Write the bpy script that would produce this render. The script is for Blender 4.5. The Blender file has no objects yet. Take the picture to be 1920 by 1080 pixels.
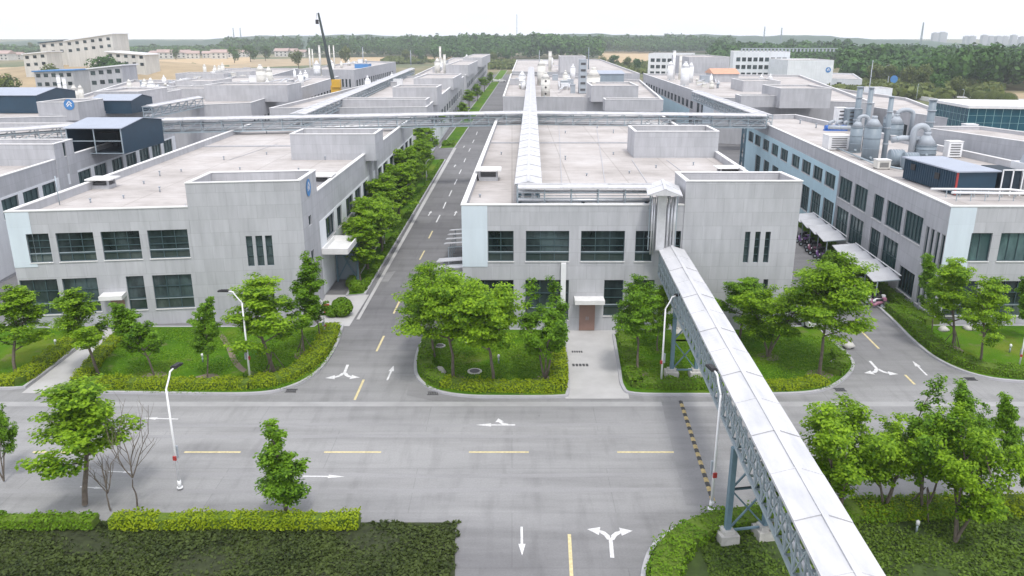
import bpy, math, random
import numpy as np
from mathutils import Vector, Matrix
R = math.radians
C = bpy.context.scene.collection
scene = bpy.context.scene

# ------------------------------------------------------------------ camera
CAMH = 24.0; F = 1500.0; HOR = 70.0
TH = math.atan((540.0 - HOR) / F); CT, ST = math.cos(TH), math.sin(TH)
cam_d = bpy.data.cameras.new('camera'); cam = bpy.data.objects.new('camera', cam_d); C.objects.link(cam)
cam.location = (0, 0, CAMH); cam.rotation_euler = (math.pi / 2 - TH, 0, 0)
cam_d.sensor_width = 36; cam_d.lens = 36 * F / 1920; cam_d.clip_end = 20000; cam_d.clip_start = 0.5
scene.camera = cam

# ------------------------------------------------------------------ light
SUN_EL, SUN_AZ = 62.0, 165.0      # elevation; azimuth measured clockwise from +Y
w = bpy.data.worlds.new('World'); scene.world = w; w.use_nodes = True
wn = w.node_tree.nodes; wl = w.node_tree.links
bg = wn['Background']
sky = wn.new('ShaderNodeTexSky'); sky.sky_type = 'NISHITA'; sky.sun_disc = False
sky.sun_elevation = R(SUN_EL); sky.sun_rotation = R(SUN_AZ)
sky.air_density = 1.0; sky.dust_density = 4.0; sky.ozone_density = 1.0; sky.altitude = 50
mx = wn.new('ShaderNodeMixRGB'); mx.inputs[0].default_value = 0.86
mx.inputs[2].default_value = (11.9, 12.0, 12.6, 1)      # thin overcast veil in front of the blue
tcw = wn.new('ShaderNodeTexCoord'); mpw = wn.new('ShaderNodeMapping'); mpw.inputs['Scale'].default_value = (1.5, 1.5, 9); wl.new(tcw.outputs['Generated'], mpw.inputs[0])
nw_ = wn.new('ShaderNodeTexNoise'); nw_.inputs['Scale'].default_value = 2.2; nw_.inputs['Detail'].default_value = 5; wl.new(mpw.outputs[0], nw_.inputs['Vector'])
rw = wn.new('ShaderNodeValToRGB'); rw.color_ramp.elements[0].position = .3; rw.color_ramp.elements[0].color = (9.5, 9.75, 11.0, 1); rw.color_ramp.elements[1].position = .65; rw.color_ramp.elements[1].color = (10.9, 10.95, 11.7, 1)
wl.new(nw_.outputs['Fac'], rw.inputs[0]); wl.new(rw.outputs[0], mx.inputs[2])
wl.new(sky.outputs[0], mx.inputs[1]); wl.new(mx.outputs[0], bg.inputs[0]); bg.inputs[1].default_value = 0.10
sd = bpy.data.lights.new('sun', 'SUN'); sun = bpy.data.objects.new('sun', sd); C.objects.link(sun)
sd.energy = 1.5; sd.angle = R(10); sd.color = (1.0, 0.965, 0.91)
az = R(SUN_AZ); el = R(SUN_EL)
dvec = Vector((math.sin(az) * math.cos(el), math.cos(az) * math.cos(el), math.sin(el)))
sun.rotation_euler = dvec.to_track_quat('Z', 'Y').to_euler()
vs = scene.view_settings
vs.view_transform = 'Standard'; vs.look = 'None'; vs.gamma = 1; vs.use_curve_mapping = False; vs.exposure = 0.46
scene.render.resolution_x = 1024; scene.render.resolution_y = 576
scene.cycles.volume_bounces = 1

# ------------------------------------------------------------------ pixel helpers (photo 1920x1080)
def ray(px, py):
    u = (px - 960) / F; v = -(py - 540) / F
    return (u, CT + v * ST, -ST + v * CT)
def G(px, py, z=0.0):                       # the point at height z seen at this pixel
    d = ray(px, py); t = (z - CAMH) / d[2]
    return (d[0] * t, d[1] * t)
def zat(Y, py):                             # height seen in row py at ground distance Y
    d = ray(960, py); return CAMH + Y * d[2] / d[1]
def xat(px, Y, z):
    return (px - 960) / F * (Y * CT + (CAMH - z) * ST)
def s_on(A, B, px, z):                      # distance along wall A-B where column px crosses height z
    k = (px - 960) / F; L = math.hypot(B[0]-A[0], B[1]-A[1]); dx = (B[0]-A[0])/L; dy = (B[1]-A[1])/L
    return (k * (A[1]*CT + (CAMH-z)*ST) - A[0]) / (dx - k*dy*CT)

# ------------------------------------------------------------------ object helpers
def tag(o, label=None, cat=None, group=None, kind=None):
    if label: o['label'] = label
    if cat: o['category'] = cat
    if group: o['group'] = group
    if kind: o['kind'] = kind
    return o
def thing(name, label, cat, loc=(0, 0, 0), rz=0.0, group=None):
    o = bpy.data.objects.new(name, None); C.objects.link(o); o.empty_display_size = 0.3
    o.location = loc; o.rotation_euler = (0, 0, rz)
    return tag(o, label, cat, group)
def kids(o): return KIDS.get(o.name, [])
KIDS = {}
def link(o, parent=None):
    C.objects.link(o)
    if parent is not None:
        o.parent = parent; KIDS.setdefault(parent.name, []).append(o)
    return o
def copy_tree(o, loc=None, rz=None, sc=None, label=None, group=None, parent=None):
    c = o.copy(); link(c, parent)
    if loc is not None: c.location = loc
    if rz is not None: c.rotation_euler = (0, 0, rz)
    if sc is not None: c.scale = sc if hasattr(sc, '__len__') else (sc, sc, sc)
    if label: c['label'] = label
    if group: c['group'] = group
    for ch in kids(o): copy_tree(ch, parent=c)
    return c
def origin(p):
    o = Vector((0, 0, 0))
    while p is not None:
        o += p.location; p = p.parent
    return o

class MB:
    """collects faces of one mesh; world coordinates unless local=True at build"""
    def __init__(s): s.v = []; s.f = []; s.uv = []; s.m = []; s.mi = 0; s.sm = []
    def face(s, pts, uv=None, smooth=False):
        n = len(s.v); s.v += [tuple(p) for p in pts]; s.f.append(tuple(range(n, n+len(pts))))
        s.uv.append(uv if uv else [(p[0]+p[1]*0.37, p[2]) if len(p) > 2 else (0, 0) for p in pts]); s.m.append(s.mi); s.sm.append(smooth)
    def box(s, c, size, rz=0.0, ax=None):
        """c centre; size full; rz rotation or ax=(X,Y,Z) unit vectors"""
        hx, hy, hz = size[0]/2, size[1]/2, size[2]/2
        if ax is None:
            ca, sa = math.cos(rz), math.sin(rz); ax = ((ca, sa, 0), (-sa, ca, 0), (0, 0, 1))
        X, Y, Z = [Vector(a) for a in ax]; c = Vector(c)
        P = {}
        for i in (-1, 1):
            for j in (-1, 1):
                for k in (-1, 1): P[i, j, k] = c + X*hx*i + Y*hy*j + Z*hz*k
        for q, (a, b) in (([(-1,-1,-1),(-1,1,-1),(1,1,-1),(1,-1,-1)], (1, 0)), ([(-1,-1,1),(1,-1,1),(1,1,1),(-1,1,1)], (0, 1)),
                  ([(-1,-1,-1),(1,-1,-1),(1,-1,1),(-1,-1,1)], (0, 2)), ([(1,-1,-1),(1,1,-1),(1,1,1),(1,-1,1)], (1, 2)),
                  ([(1,1,-1),(-1,1,-1),(-1,1,1),(1,1,1)], (0, 2)), ([(-1,1,-1),(-1,-1,-1),(-1,-1,1),(-1,1,1)], (1, 2))):
            h = (hx, hy, hz)
            s.face([P[k] for k in q], [(k[a]*h[a], k[b]*h[b]) for k in q])
    def bar(s, a, b, wd=0.08, ht=None):
        ht = ht or wd; a = Vector(a); b = Vector(b); d = b - a; L = d.length
        if L < 1e-5: return
        X = d / L; up = Vector((0, 0, 1)) if abs(X.z) < 0.95 else Vector((0, 1, 0))
        Y = up.cross(X).normalized(); Z = X.cross(Y)
        s.box((a+b)/2, (L, wd, ht), ax=(X, Y, Z))
    def tube(s, pts, r, n=8, cap=True, smooth=True):
        pts = [Vector(p) for p in pts]; rs = r if hasattr(r, '__len__') else [r]*len(pts); rings = []; prev = None
        for i, p in enumerate(pts):
            d = (pts[min(i+1, len(pts)-1)] - pts[max(i-1, 0)])
            if d.length < 1e-7: d = Vector((0, 0, 1))
            d.normalize()
            if prev is None:
                u = Vector((1, 0, 0)) if abs(d.x) < 0.9 else Vector((0, 1, 0))
            else: u = prev
            x = (u - d*u.dot(d)).normalized(); y = d.cross(x); prev = x
            base = len(s.v)
            for k in range(n):
                a = 2*math.pi*k/n; s.v.append(tuple(p + (x*math.cos(a) + y*math.sin(a))*rs[i]))
            rings.append(base)
        for i in range(len(rings)-1):
            for k in range(n):
                k2 = (k+1) % n
                s.f.append((rings[i]+k, rings[i]+k2, rings[i+1]+k2, rings[i+1]+k)); s.m.append(s.mi); s.sm.append(smooth)
                s.uv.append([(k*.1, i), (k*.1+.1, i), (k*.1+.1, i+1), (k*.1, i+1)])
        if cap:
            for b, rev in ((rings[0], True), (rings[-1], False)):
                idx = [b+k for k in range(n)]
                s.f.append(tuple(reversed(idx)) if rev else tuple(idx)); s.m.append(s.mi); s.sm.append(False); s.uv.append([(0, 0)]*n)
    def lathe(s, c, prof, n=20, smooth=True):
        """prof [(r,z)] around vertical axis at c"""
        s.tube([(c[0], c[1], c[2]+z) for r_, z in prof], [max(r_, 1e-3) for r_, z in prof], n, True, smooth) if all(prof[i+1][1] > prof[i][1] for i in range(len(prof)-1)) else None
    def prism(s, poly, z0, z1):
        a = sum(poly[i][0]*poly[(i+1) % len(poly)][1] - poly[(i+1) % len(poly)][0]*poly[i][1] for i in range(len(poly)))
        if a < 0: poly = poly[::-1]
        s.face([(p[0], p[1], z1) for p in poly], [(p[0], p[1]) for p in poly])
        s.face([(p[0], p[1], z0) for p in poly[::-1]], [(p[0], p[1]) for p in poly[::-1]])
        L = 0
        for i in range(len(poly)):
            p = poly[i]; q = poly[(i+1) % len(poly)]; l = math.hypot(q[0]-p[0], q[1]-p[1])
            s.face([(p[0], p[1], z0), (q[0], q[1], z0), (q[0], q[1], z1), (p[0], p[1], z1)], [(L, z0), (L+l, z0), (L+l, z1), (L, z1)]); L += l
    def build(s, name, mat, parent=None, label=None, local=False):
        me = bpy.data.meshes.new(name); o = Vector((0, 0, 0)) if local else origin(parent)
        me.from_pydata([(x-o.x, y-o.y, z-o.z) for x, y, z in s.v], [], s.f)
        for m in (mat if isinstance(mat, (list, tuple)) else [mat]): me.materials.append(m)
        uvl = me.uv_layers.new(name='UVMap'); flat = [c for f in s.uv for p in f for c in p]
        uvl.data.foreach_set('uv', flat)
        me.polygons.foreach_set('material_index', s.m); me.polygons.foreach_set('use_smooth', s.sm)
        me.update()
        ob = bpy.data.objects.new(name, me); link(ob, parent)
        if label: ob['label'] = label
        return ob
def np_mesh(name, V, Q, mat, parent=None, loc=None, smooth=False):
    V = np.asarray(V, np.float32).reshape(-1, 3); Q = np.asarray(Q, np.int32)
    k = Q.shape[1]; me = bpy.data.meshes.new(name)
    me.vertices.add(len(V)); me.vertices.foreach_set('co', V.ravel())
    me.loops.add(Q.size); me.loops.foreach_set('vertex_index', Q.ravel())
    me.polygons.add(len(Q)); me.polygons.foreach_set('loop_start', np.arange(0, Q.size, k, dtype=np.int32))
    me.polygons.foreach_set('loop_total', np.full(len(Q), k, np.int32))
    me.update(calc_edges=True); me.validate()
    me.materials.append(mat)
    ob = bpy.data.objects.new(name, me); link(ob, parent)
    if loc is not None: ob.location = loc
    return ob

# ------------------------------------------------------------------ materials
def new_mat(name):
    m = bpy.data.materials.new(name); m.use_nodes = True; nt = m.node_tree
    return m, nt.nodes, nt.links, nt.nodes['Principled BSDF']
def noise_fac(n, l, scale, detail=3, coord='pos', stretch=None, rough=0.6):
    if coord == 'pos': src = n.new('ShaderNodeNewGeometry').outputs['Position']
    elif coord == 'obj': src = n.new('ShaderNodeTexCoord').outputs['Object']
    else: src = n.new('ShaderNodeUVMap').outputs[0]
    if stretch:
        mp = n.new('ShaderNodeMapping'); mp.inputs['Scale'].default_value = stretch; l.new(src, mp.inputs[0]); src = mp.outputs[0]
    t = n.new('ShaderNodeTexNoise'); t.inputs['Scale'].default_value = scale; t.inputs['Detail'].default_value = detail
    t.inputs['Roughness'].default_value = rough; l.new(src, t.inputs['Vector']); return t.outputs['Fac']
def ramp(n, l, fac, stops):
    r = n.new('ShaderNodeValToRGB'); l.new(fac, r.inputs[0]); e = r.color_ramp.elements
    while len(e) > 1: e.remove(e[-1])
    e[0].position = stops[0][0]; e[0].color = (*stops[0][1], 1)
    for p, c in stops[1:]:
        x = e.new(p); x.color = (*c, 1)
    return r.outputs[0]
def mixc(n, l, a, b, fac, mode='MIX'):
    m = n.new('ShaderNodeMixRGB'); m.blend_type = mode
    for i, v in ((1, a), (2, b), (0, fac)):
        if hasattr(v, 'links') or hasattr(v, 'is_linked'): l.new(v, m.inputs[i])
        elif i: m.inputs[i].default_value = (*v, 1)
        else: m.inputs[0].default_value = v
    return m.outputs[0]
def g3(v): return (v, v, v)
def simple(name, col, rough=0.7, metal=0.0, var=0.12, scale=0.8, bump=0.0, coord='pos', stretch=None, spec=0.5):
    m, n, l, p = new_mat(name)
    f = noise_fac(n, l, scale, 4, coord, stretch)
    tint = ramp(n, l, f, [(0.25, g3(1-var)), (0.75, g3(1+var))])
    c = mixc(n, l, col, tint, 1.0, 'MULTIPLY'); l.new(c, p.inputs['Base Color'])
    p.inputs['Roughness'].default_value = rough; p.inputs['Metallic'].default_value = metal
    p.inputs['Specular IOR Level'].default_value = spec
    if bump:
        b = n.new('ShaderNodeBump'); b.inputs['Strength'].default_value = bump; b.inputs['Distance'].default_value = 0.05
        l.new(f, b.inputs['Height']); l.new(b.outputs[0], p.inputs['Normal'])
    return m
def wall_mat(name, col, joint=0.86, bw=1.6, bh=1.15, var=0.05, stain=0.15):
    m, n, l, p = new_mat(name)
    uv = n.new('ShaderNodeUVMap')
    br = n.new('ShaderNodeTexBrick'); l.new(uv.outputs[0], br.inputs['Vector'])
    br.inputs['Scale'].default_value = 1; br.inputs['Brick Width'].default_value = bw; br.inputs['Row Height'].default_value = bh
    br.inputs['Mortar Size'].default_value = 0.018; br.inputs['Mortar Smooth'].default_value = 0.3; br.offset = 0.0 if bw > 2 else 0.5
    br.inputs['Color1'].default_value = (*g3(1-var), 1); br.inputs['Color2'].default_value = (*g3(1+var*.6), 1); br.inputs['Mortar'].default_value = (*g3(joint), 1)
    f = noise_fac(n, l, 0.9, 5, 'uv', (1.6, 0.22, 1)); t1 = ramp(n, l, f, [(0.3, g3(1-stain)), (0.62, g3(1.03))])
    f2 = noise_fac(n, l, 0.12, 3, 'uv'); t2 = ramp(n, l, f2, [(0.3, (0.95, 0.955, 0.95)), (0.7, (1.04, 1.03, 1.03))])
    c = mixc(n, l, col, br.outputs[0], 1.0, 'MULTIPLY'); c = mixc(n, l, c, t1, 1.0, 'MULTIPLY'); c = mixc(n, l, c, t2, 1.0, 'MULTIPLY')
    l.new(c, p.inputs['Base Color']); p.inputs['Roughness'].default_value = 0.8; p.inputs['Specular IOR Level'].default_value = 0.3
    return m
def leaf_mat(name, dark, light, trans=0.35, nscale=0.6, isl=0.5):
    m, n, l, p = new_mat(name)
    geo = n.new('ShaderNodeNewGeometry')
    f = noise_fac(n, l, nscale, 3, 'pos')
    a = n.new('ShaderNodeMath'); a.operation = 'MULTIPLY_ADD'; l.new(geo.outputs['Random Per Island'], a.inputs[0]); a.inputs[1].default_value = isl
    l.new(f, a.inputs[2])
    c = ramp(n, l, a.outputs[0], [(0.35, dark), (0.62, tuple((x+y)/2 for x, y in zip(dark, light))), (0.98, light)])
    l.new(c, p.inputs['Base Color']); p.inputs['Roughness'].default_value = 0.62; p.inputs['Specular IOR Level'].default_value = 0.25
    tr = n.new('ShaderNodeBsdfTranslucent'); ms = n.new('ShaderNodeMixShader'); ms.inputs[0].default_value = trans
    l.new(c, tr.inputs[0]); l.new(p.outputs[0], ms.inputs[1]); l.new(tr.outputs[0], ms.inputs[2])
    l.new(ms.outputs[0], n['Material Output'].inputs[0]); return m

M = {}
M['conc'] = wall_mat('concrete_panel', (0.465, 0.475, 0.50), joint=0.8, var=0.06)
M['conc_far'] = wall_mat('far_render', (0.47, 0.475, 0.495), joint=0.93, bw=2.4, bh=1.6)
M['white_wall'] = wall_mat('white_render', (0.74, 0.77, 0.80), joint=0.95, bw=3.0, bh=1.5, stain=0.06)
M['blue_panel'] = wall_mat('pale_blue_panel', (0.60, 0.68, 0.74), joint=0.94, bw=3, bh=3.0, var=0.02, stain=0.05)
M['cyan_panel'] = wall_mat('cyan_cladding', (0.47, 0.65, 0.73), joint=0.93, bw=3, bh=2.0, var=0.03, stain=0.06)
M['coping'] = simple('coping_white', (0.74, 0.74, 0.73), 0.6, var=0.08, scale=1.5)
def deck_mat():
    m, n, l, p = new_mat('roof_screed')
    uv = n.new('ShaderNodeUVMap')
    br = n.new('ShaderNodeTexBrick'); l.new(uv.outputs[0], br.inputs['Vector']); br.offset = 0.0
    br.inputs['Scale'].default_value = 1; br.inputs['Brick Width'].default_value = 5.8; br.inputs['Row Height'].default_value = 6.2
    br.inputs['Mortar Size'].default_value = 0.07; br.inputs['Mortar Smooth'].default_value = 0.6
    br.inputs['Color1'].default_value = (*g3(0.97), 1); br.inputs['Color2'].default_value = (*g3(1.02), 1); br.inputs['Mortar'].default_value = (0.74, 0.73, 0.71, 1)
    f = noise_fac(n, l, 0.16, 6, 'pos'); c = ramp(n, l, f, [(0.3, (0.34, 0.315, 0.295)), (0.5, (0.45, 0.42, 0.40)), (0.7, (0.53, 0.505, 0.49))])
    f2 = noise_fac(n, l, 1.6, 5, 'pos', (0.4, 1.5, 1)); t = ramp(n, l, f2, [(0.28, g3(0.80)), (0.46, g3(1.0)), (0.8, g3(1.05))]); f6 = noise_fac(n, l, 0.6, 2, 'pos'); t6 = ramp(n, l, f6, [(0.2, g3(0.80)), (0.28, g3(1.0))]); c = mixc(n, l, c, t6, 1.0, 'MULTIPLY')
    c = mixc(n, l, c, br.outputs[0], 1.0, 'MULTIPLY'); c = mixc(n, l, c, t, 1.0, 'MULTIPLY')
    l.new(c, p.inputs['Base Color']); p.inputs['Roughness'].default_value = 0.9; return m
M['deck'] = deck_mat()
def road_mat(name, lo, hi, tint=(1, 1, 1.01)):
    m, n, l, p = new_mat(name)
    f = noise_fac(n, l, 0.07, 5, 'pos', (0.45, 1.2, 1))
    c = ramp(n, l, f, [(0.3, tuple(lo*t for t in tint)), (0.68, tuple(hi*t for t in tint))])
    f2 = noise_fac(n, l, 9.0, 6, 'pos'); t = ramp(n, l, f2, [(0.25, g3(0.9)), (0.75, g3(1.08))])
    f3 = noise_fac(n, l, 0.55, 5, 'pos', (0.25, 1.6, 1)); t3 = ramp(n, l, f3, [(0.33, g3(0.87)), (0.52, g3(1.0))])
    vo = n.new('ShaderNodeTexVoronoi'); vo.feature = 'DISTANCE_TO_EDGE'; vo.inputs['Scale'].default_value = 0.11
    gp = n.new('ShaderNodeNewGeometry'); nz = n.new('ShaderNodeTexNoise'); nz.inputs['Scale'].default_value = 0.8
    l.new(gp.outputs['Position'], nz.inputs['Vector']); ad = n.new('ShaderNodeMixRGB'); ad.blend_type = 'ADD'; ad.inputs[0].default_value = 1.6
    l.new(gp.outputs['Position'], ad.inputs[1]); l.new(nz.outputs['Color'], ad.inputs[2]); l.new(ad.outputs[0], vo.inputs['Vector'])
    cr = ramp(n, l, vo.outputs['Distance'], [(0.0, g3(0.93)), (0.004, g3(1.0))])
    for x in (t, t3, cr): c = mixc(n, l, c, x, 1.0, 'MULTIPLY')
    l.new(c, p.inputs['Base Color']); p.inputs['Roughness'].default_value = 0.85; p.inputs['Specular IOR Level'].default_value = 0.3; return m
M['road'] = road_mat('cross_street_asphalt', 0.27, 0.37)
M['road_dark'] = road_mat('side_street_asphalt', 0.165, 0.225)
def blend_roads():      # the side streets' older, darker surfacing fades in beyond the junctions
    m, n, l, p = new_mat('worn_asphalt_near_fade'); nodes = []
    f = noise_fac(n, l, 0.07, 5, 'pos', (0.45, 1.2, 1))
    a = ramp(n, l, f, [(0.3, (.245, .247, .25)), (0.68, (.335, .335, .335))]); b = ramp(n, l, f, [(0.3, (.155, .155, .16)), (0.68, (.22, .22, .225))])
    g = n.new('ShaderNodeNewGeometry'); sx = n.new('ShaderNodeSeparateXYZ'); l.new(g.outputs['Position'], sx.inputs[0])
    nz = noise_fac(n, l, 0.18, 4, 'pos'); ad = n.new('ShaderNodeMath'); ad.operation = 'MULTIPLY_ADD'; l.new(nz, ad.inputs[0]); ad.inputs[1].default_value = 9.0; l.new(sx.outputs[1], ad.inputs[2])
    mr = n.new('ShaderNodeMapRange'); l.new(ad.outputs[0], mr.inputs[0]); mr.inputs[1].default_value = 54; mr.inputs[2].default_value = 74
    mr2 = n.new('ShaderNodeMapRange'); l.new(ad.outputs[0], mr2.inputs[0]); mr2.inputs[1].default_value = 42.5; mr2.inputs[2].default_value = 36;  # near stub darkened: bottom fade of the view painted into the asphalt
    mx_ = n.new('ShaderNodeMath'); mx_.operation = 'MAXIMUM'; l.new(mr.outputs[0], mx_.inputs[0]); l.new(mr2.outputs[0], mx_.inputs[1])
    c = mixc(n, l, a, b, mx_.outputs[0])
    f2 = noise_fac(n, l, 9.0, 6, 'pos'); t = ramp(n, l, f2, [(0.25, g3(0.90)), (0.75, g3(1.08))])
    f3 = noise_fac(n, l, 0.45, 6, 'pos', (0.22, 1.5, 1)); t3 = ramp(n, l, f3, [(0.33, g3(0.80)), (0.56, g3(1.0))])
    f4 = noise_fac(n, l, 1.2, 3, 'pos', (1.0, .16, 1)); t4 = ramp(n, l, f4, [(0.32, g3(0.88)), (0.5, g3(1.0))])
    f5 = noise_fac(n, l, 0.9, 2, 'pos'); t5 = ramp(n, l, f5, [(0.2, g3(0.72)), (0.27, g3(1.0))])
    br = n.new('ShaderNodeTexBrick'); l.new(g.outputs['Position'], br.inputs['Vector']); br.inputs['Scale'].default_value = 1; br.inputs['Brick Width'].default_value = 11; br.inputs['Row Height'].default_value = 4.6; br.inputs['Mortar Size'].default_value = .03; br.inputs['Mortar Smooth'].default_value = .4
    br.inputs['Color1'].default_value = (.96, .96, .96, 1); br.inputs['Color2'].default_value = (1.04, 1.04, 1.03, 1); br.inputs['Mortar'].default_value = (.84, .84, .84, 1)
    for x in (t, t3, t4, t5, br.outputs[0]): c = mixc(n, l, c, x, 1.0, 'MULTIPLY')
    l.new(c, p.inputs['Base Color']); p.inputs['Roughness'].default_value = 0.85; p.inputs['Specular IOR Level'].default_value = 0.3; return m
M['road'] = M['road_dark'] = blend_roads()
M['track'] = road_mat('polished_wheel_track', 0.24, 0.325)
M['paving'] = simple('concrete_paving', (0.46, 0.455, 0.45), 0.85, var=0.12, scale=0.5)
M['kerb'] = simple('kerb_stone', (0.42, 0.42, 0.44), 0.8, var=0.12, scale=1.0)
M['paint_w'] = simple('road_paint_white', (0.66, 0.66, 0.66), 0.6, var=0.3, scale=5)
M['paint_y'] = simple('road_paint_yellow', (0.62, 0.53, 0.29), 0.6, var=0.28, scale=5)
M['paint_b'] = simple('bump_black', (0.05, 0.05, 0.05), 0.7)
M['hump_y'] = simple('worn_bump_yellow', (0.42, 0.33, 0.15), 0.7, var=0.3, scale=4)
M['iron'] = simple('drain_iron', (0.07, 0.07, 0.075), 0.6, var=0.2, scale=6)
def lawn_mat():
    m, n, l, p = new_mat('lawn_grass')
    f = noise_fac(n, l, 0.16, 4, 'pos'); c = ramp(n, l, f, [(0.3, (0.045, 0.125, 0.006)), (0.5, (0.08, 0.18, 0.008)), (0.68, (0.15, 0.20, 0.022))])
    f2 = noise_fac(n, l, 14, 5, 'pos'); t = ramp(n, l, f2, [(0.25, g3(0.62)), (0.75, g3(1.32))])
    f3 = noise_fac(n, l, 0.9, 5, 'pos'); bare = ramp(n, l, f3, [(0.58, g3(0)), (0.72, g3(0.7))])
    c = mixc(n, l, c, t, 1.0, 'MULTIPLY'); c = mixc(n, l, c, (0.17, 0.15, 0.09), bare)
    l.new(c, p.inputs['Base Color']); p.inputs['Roughness'].default_value = 0.95; p.inputs['Specular IOR Level'].default_value = 0.1
    b = n.new('ShaderNodeBump'); b.inputs['Strength'].default_value = 0.6; b.inputs['Distance'].default_value = 0.08; l.new(f2, b.inputs['Height']); l.new(b.outputs[0], p.inputs['Normal'])
    return m
M['lawn'] = lawn_mat()
M['fade_bed'] = simple('ground_cover_painted_fade', (0.030, 0.040, 0.012), 0.95, var=0.6, scale=2.2, bump=0.6)  # near left bed: dark fade at the frame bottom put into its colour
M['fade_bed2'] = simple('rough_grass_painted_fade', (0.045, 0.075, 0.014), 0.95, var=0.5, scale=1.6, bump=0.6)  # near right bed: grass colour lowered to carry the same painted fade
M['soil'] = simple('bare_soil', (0.20, 0.165, 0.12), 0.95, var=0.3, scale=2.0)
def land_mat():
    m, n, l, p = new_mat('open_land')
    f = noise_fac(n, l, 0.006, 6, 'pos'); c = ramp(n, l, f, [(0.36, (0.06, 0.095, 0.03)), (0.48, (0.12, 0.135, 0.055)), (0.58, (0.24, 0.20, 0.11)), (0.7, (0.10, 0.13, 0.045))])
    f2 = noise_fac(n, l, 0.12, 5, 'pos'); t = ramp(n, l, f2, [(0.3, g3(0.72)), (0.7, g3(1.2))])
    c = mixc(n, l, c, t, 1.0, 'MULTIPLY'); l.new(c, p.inputs['Base Color']); p.inputs['Roughness'].default_value = 0.95; return m
M['land'] = land_mat()
M['field'] = simple('ripe_wheat_field', (0.47, 0.35, 0.20), 0.95, var=0.2, scale=0.05, stretch=(1, 6, 1))
M['field2'] = simple('brown_field', (0.36, 0.28, 0.17), 0.95, var=0.22, scale=0.06)
M['hill'] = simple('wooded_hill', (0.035, 0.075, 0.04), 0.95, var=0.35, scale=0.03)
M['leaf'] = leaf_mat('leaf_bright', (0.035, 0.125, 0.008), (0.31, 0.50, 0.022), 0.42)
M['leaf_d'] = leaf_mat('leaf_dark', (0.028, 0.10, 0.010), (0.22, 0.41, 0.022), 0.4)
M['leaf_far'] = leaf_mat('leaf_wood', (0.012, 0.05, 0.014), (0.075, 0.165, 0.03), 0.15, 0.03)
M['leaf_far2'] = leaf_mat('leaf_scrub', (0.035, 0.072, 0.015), (0.17, 0.20, 0.05), 0.15, 0.1)
M['hedge'] = leaf_mat('hedge_golden', (0.17, 0.27, 0.006), (0.36, 0.45, 0.012), 0.3, 0.8, 0.28)
M['hedge_g'] = leaf_mat('hedge_green', (0.08, 0.19, 0.008), (0.19, 0.33, 0.014), 0.3, 0.8, 0.28)
M['hedge_in'] = simple('hedge_twigs', (0.09, 0.15, 0.010), 0.95, var=0.3, scale=4)
M['bark'] = simple('bark', (0.15, 0.125, 0.10), 0.95, var=0.35, scale=5, bump=0.5)
M['frame'] = simple('window_frame', (0.045, 0.085, 0.095), 0.5, var=0.05)
def glass_mat(name, lo, hi):
    m, n, l, p = new_mat(name)
    f = noise_fac(n, l, 0.5, 4, 'pos', (1.5, 1, 0.6)); oi = n.new('ShaderNodeObjectInfo'); ma = n.new('ShaderNodeMath'); ma.operation = 'MULTIPLY_ADD'; l.new(oi.outputs['Random'], ma.inputs[0]); ma.inputs[1].default_value = .3; l.new(f, ma.inputs[2]); c = ramp(n, l, ma.outputs[0], [(0.45, lo), (0.68, tuple((x+y)/2.6 for x, y in zip(lo, hi))), (0.86, hi)])
    l.new(c, p.inputs['Base Color']); p.inputs['Roughness'].default_value = 0.12; p.inputs['Specular IOR Level'].default_value = 0.42
    b = n.new('ShaderNodeBump'); b.inputs['Strength'].default_value = 0.04; l.new(f, b.inputs['Height']); l.new(b.outputs[0], p.inputs['Normal'])
    return m
M['glass'] = glass_mat('window_glass', (0.006, 0.012, 0.014), (0.075, 0.11, 0.115))
M['glass_low'] = glass_mat('frosted_glass', (0.03, 0.05, 0.045), (0.10, 0.13, 0.12))
M['glass_g'] = glass_mat('curtained_glass', (0.03, 0.07, 0.075), (0.10, 0.17, 0.17))
M['glass_b'] = glass_mat('curtain_wall_glass', (0.012, 0.075, 0.11), (0.04, 0.19, 0.25))
M['steel'] = simple('galvanised_steel', (0.36, 0.43, 0.47), 0.45, 0.3, var=0.12, scale=2)
M['steel_b'] = simple('blue_grey_painted_steel', (0.13, 0.21, 0.26), 0.5, 0.0, var=0.15, scale=3)
M['pipe'] = simple('insulated_pipe_silver', (0.62, 0.63, 0.65), 0.35, 0.5, var=0.1, scale=3)
def sheet_mat():
    m, n, l, p = new_mat('roof_sheet_white')
    f = noise_fac(n, l, 0.7, 6, 'pos', (2.4, 0.5, 1)); c = ramp(n, l, f, [(0.30, (0.47, 0.48, 0.50)), (0.5, (0.555, 0.56, 0.575)), (0.7, (0.595, 0.595, 0.605))])
    tc = n.new('ShaderNodeUVMap'); wv = n.new('ShaderNodeTexWave'); wv.bands_direction = 'X'; wv.inputs['Scale'].default_value = 0.8
    l.new(tc.outputs[0], wv.inputs['Vector'])
    b = n.new('ShaderNodeBump'); b.inputs['Strength'].default_value = 0.16; b.inputs['Distance'].default_value = 0.03; l.new(wv.outputs['Fac'], b.inputs['Height']); l.new(b.outputs[0], p.inputs['Normal'])
    l.new(c, p.inputs['Base Color']); p.inputs['Roughness'].default_value = 0.5; return m
M['sheet'] = sheet_mat()
M['white'] = simple('white_paint', (0.78, 0.79, 0.80), 0.45, var=0.06, scale=1.5)
M['cream'] = simple('cream_frp', (0.68, 0.67, 0.62), 0.5, var=0.1, scale=1.2)
M['tank'] = simple('grey_pvc', (0.21, 0.26, 0.30), 0.5, var=0.12, scale=0.8, stretch=(1, 1, .2))
M['tank_l'] = simple('light_grey_pvc', (0.36, 0.40, 0.44), 0.5, var=0.1, scale=0.8)
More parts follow.
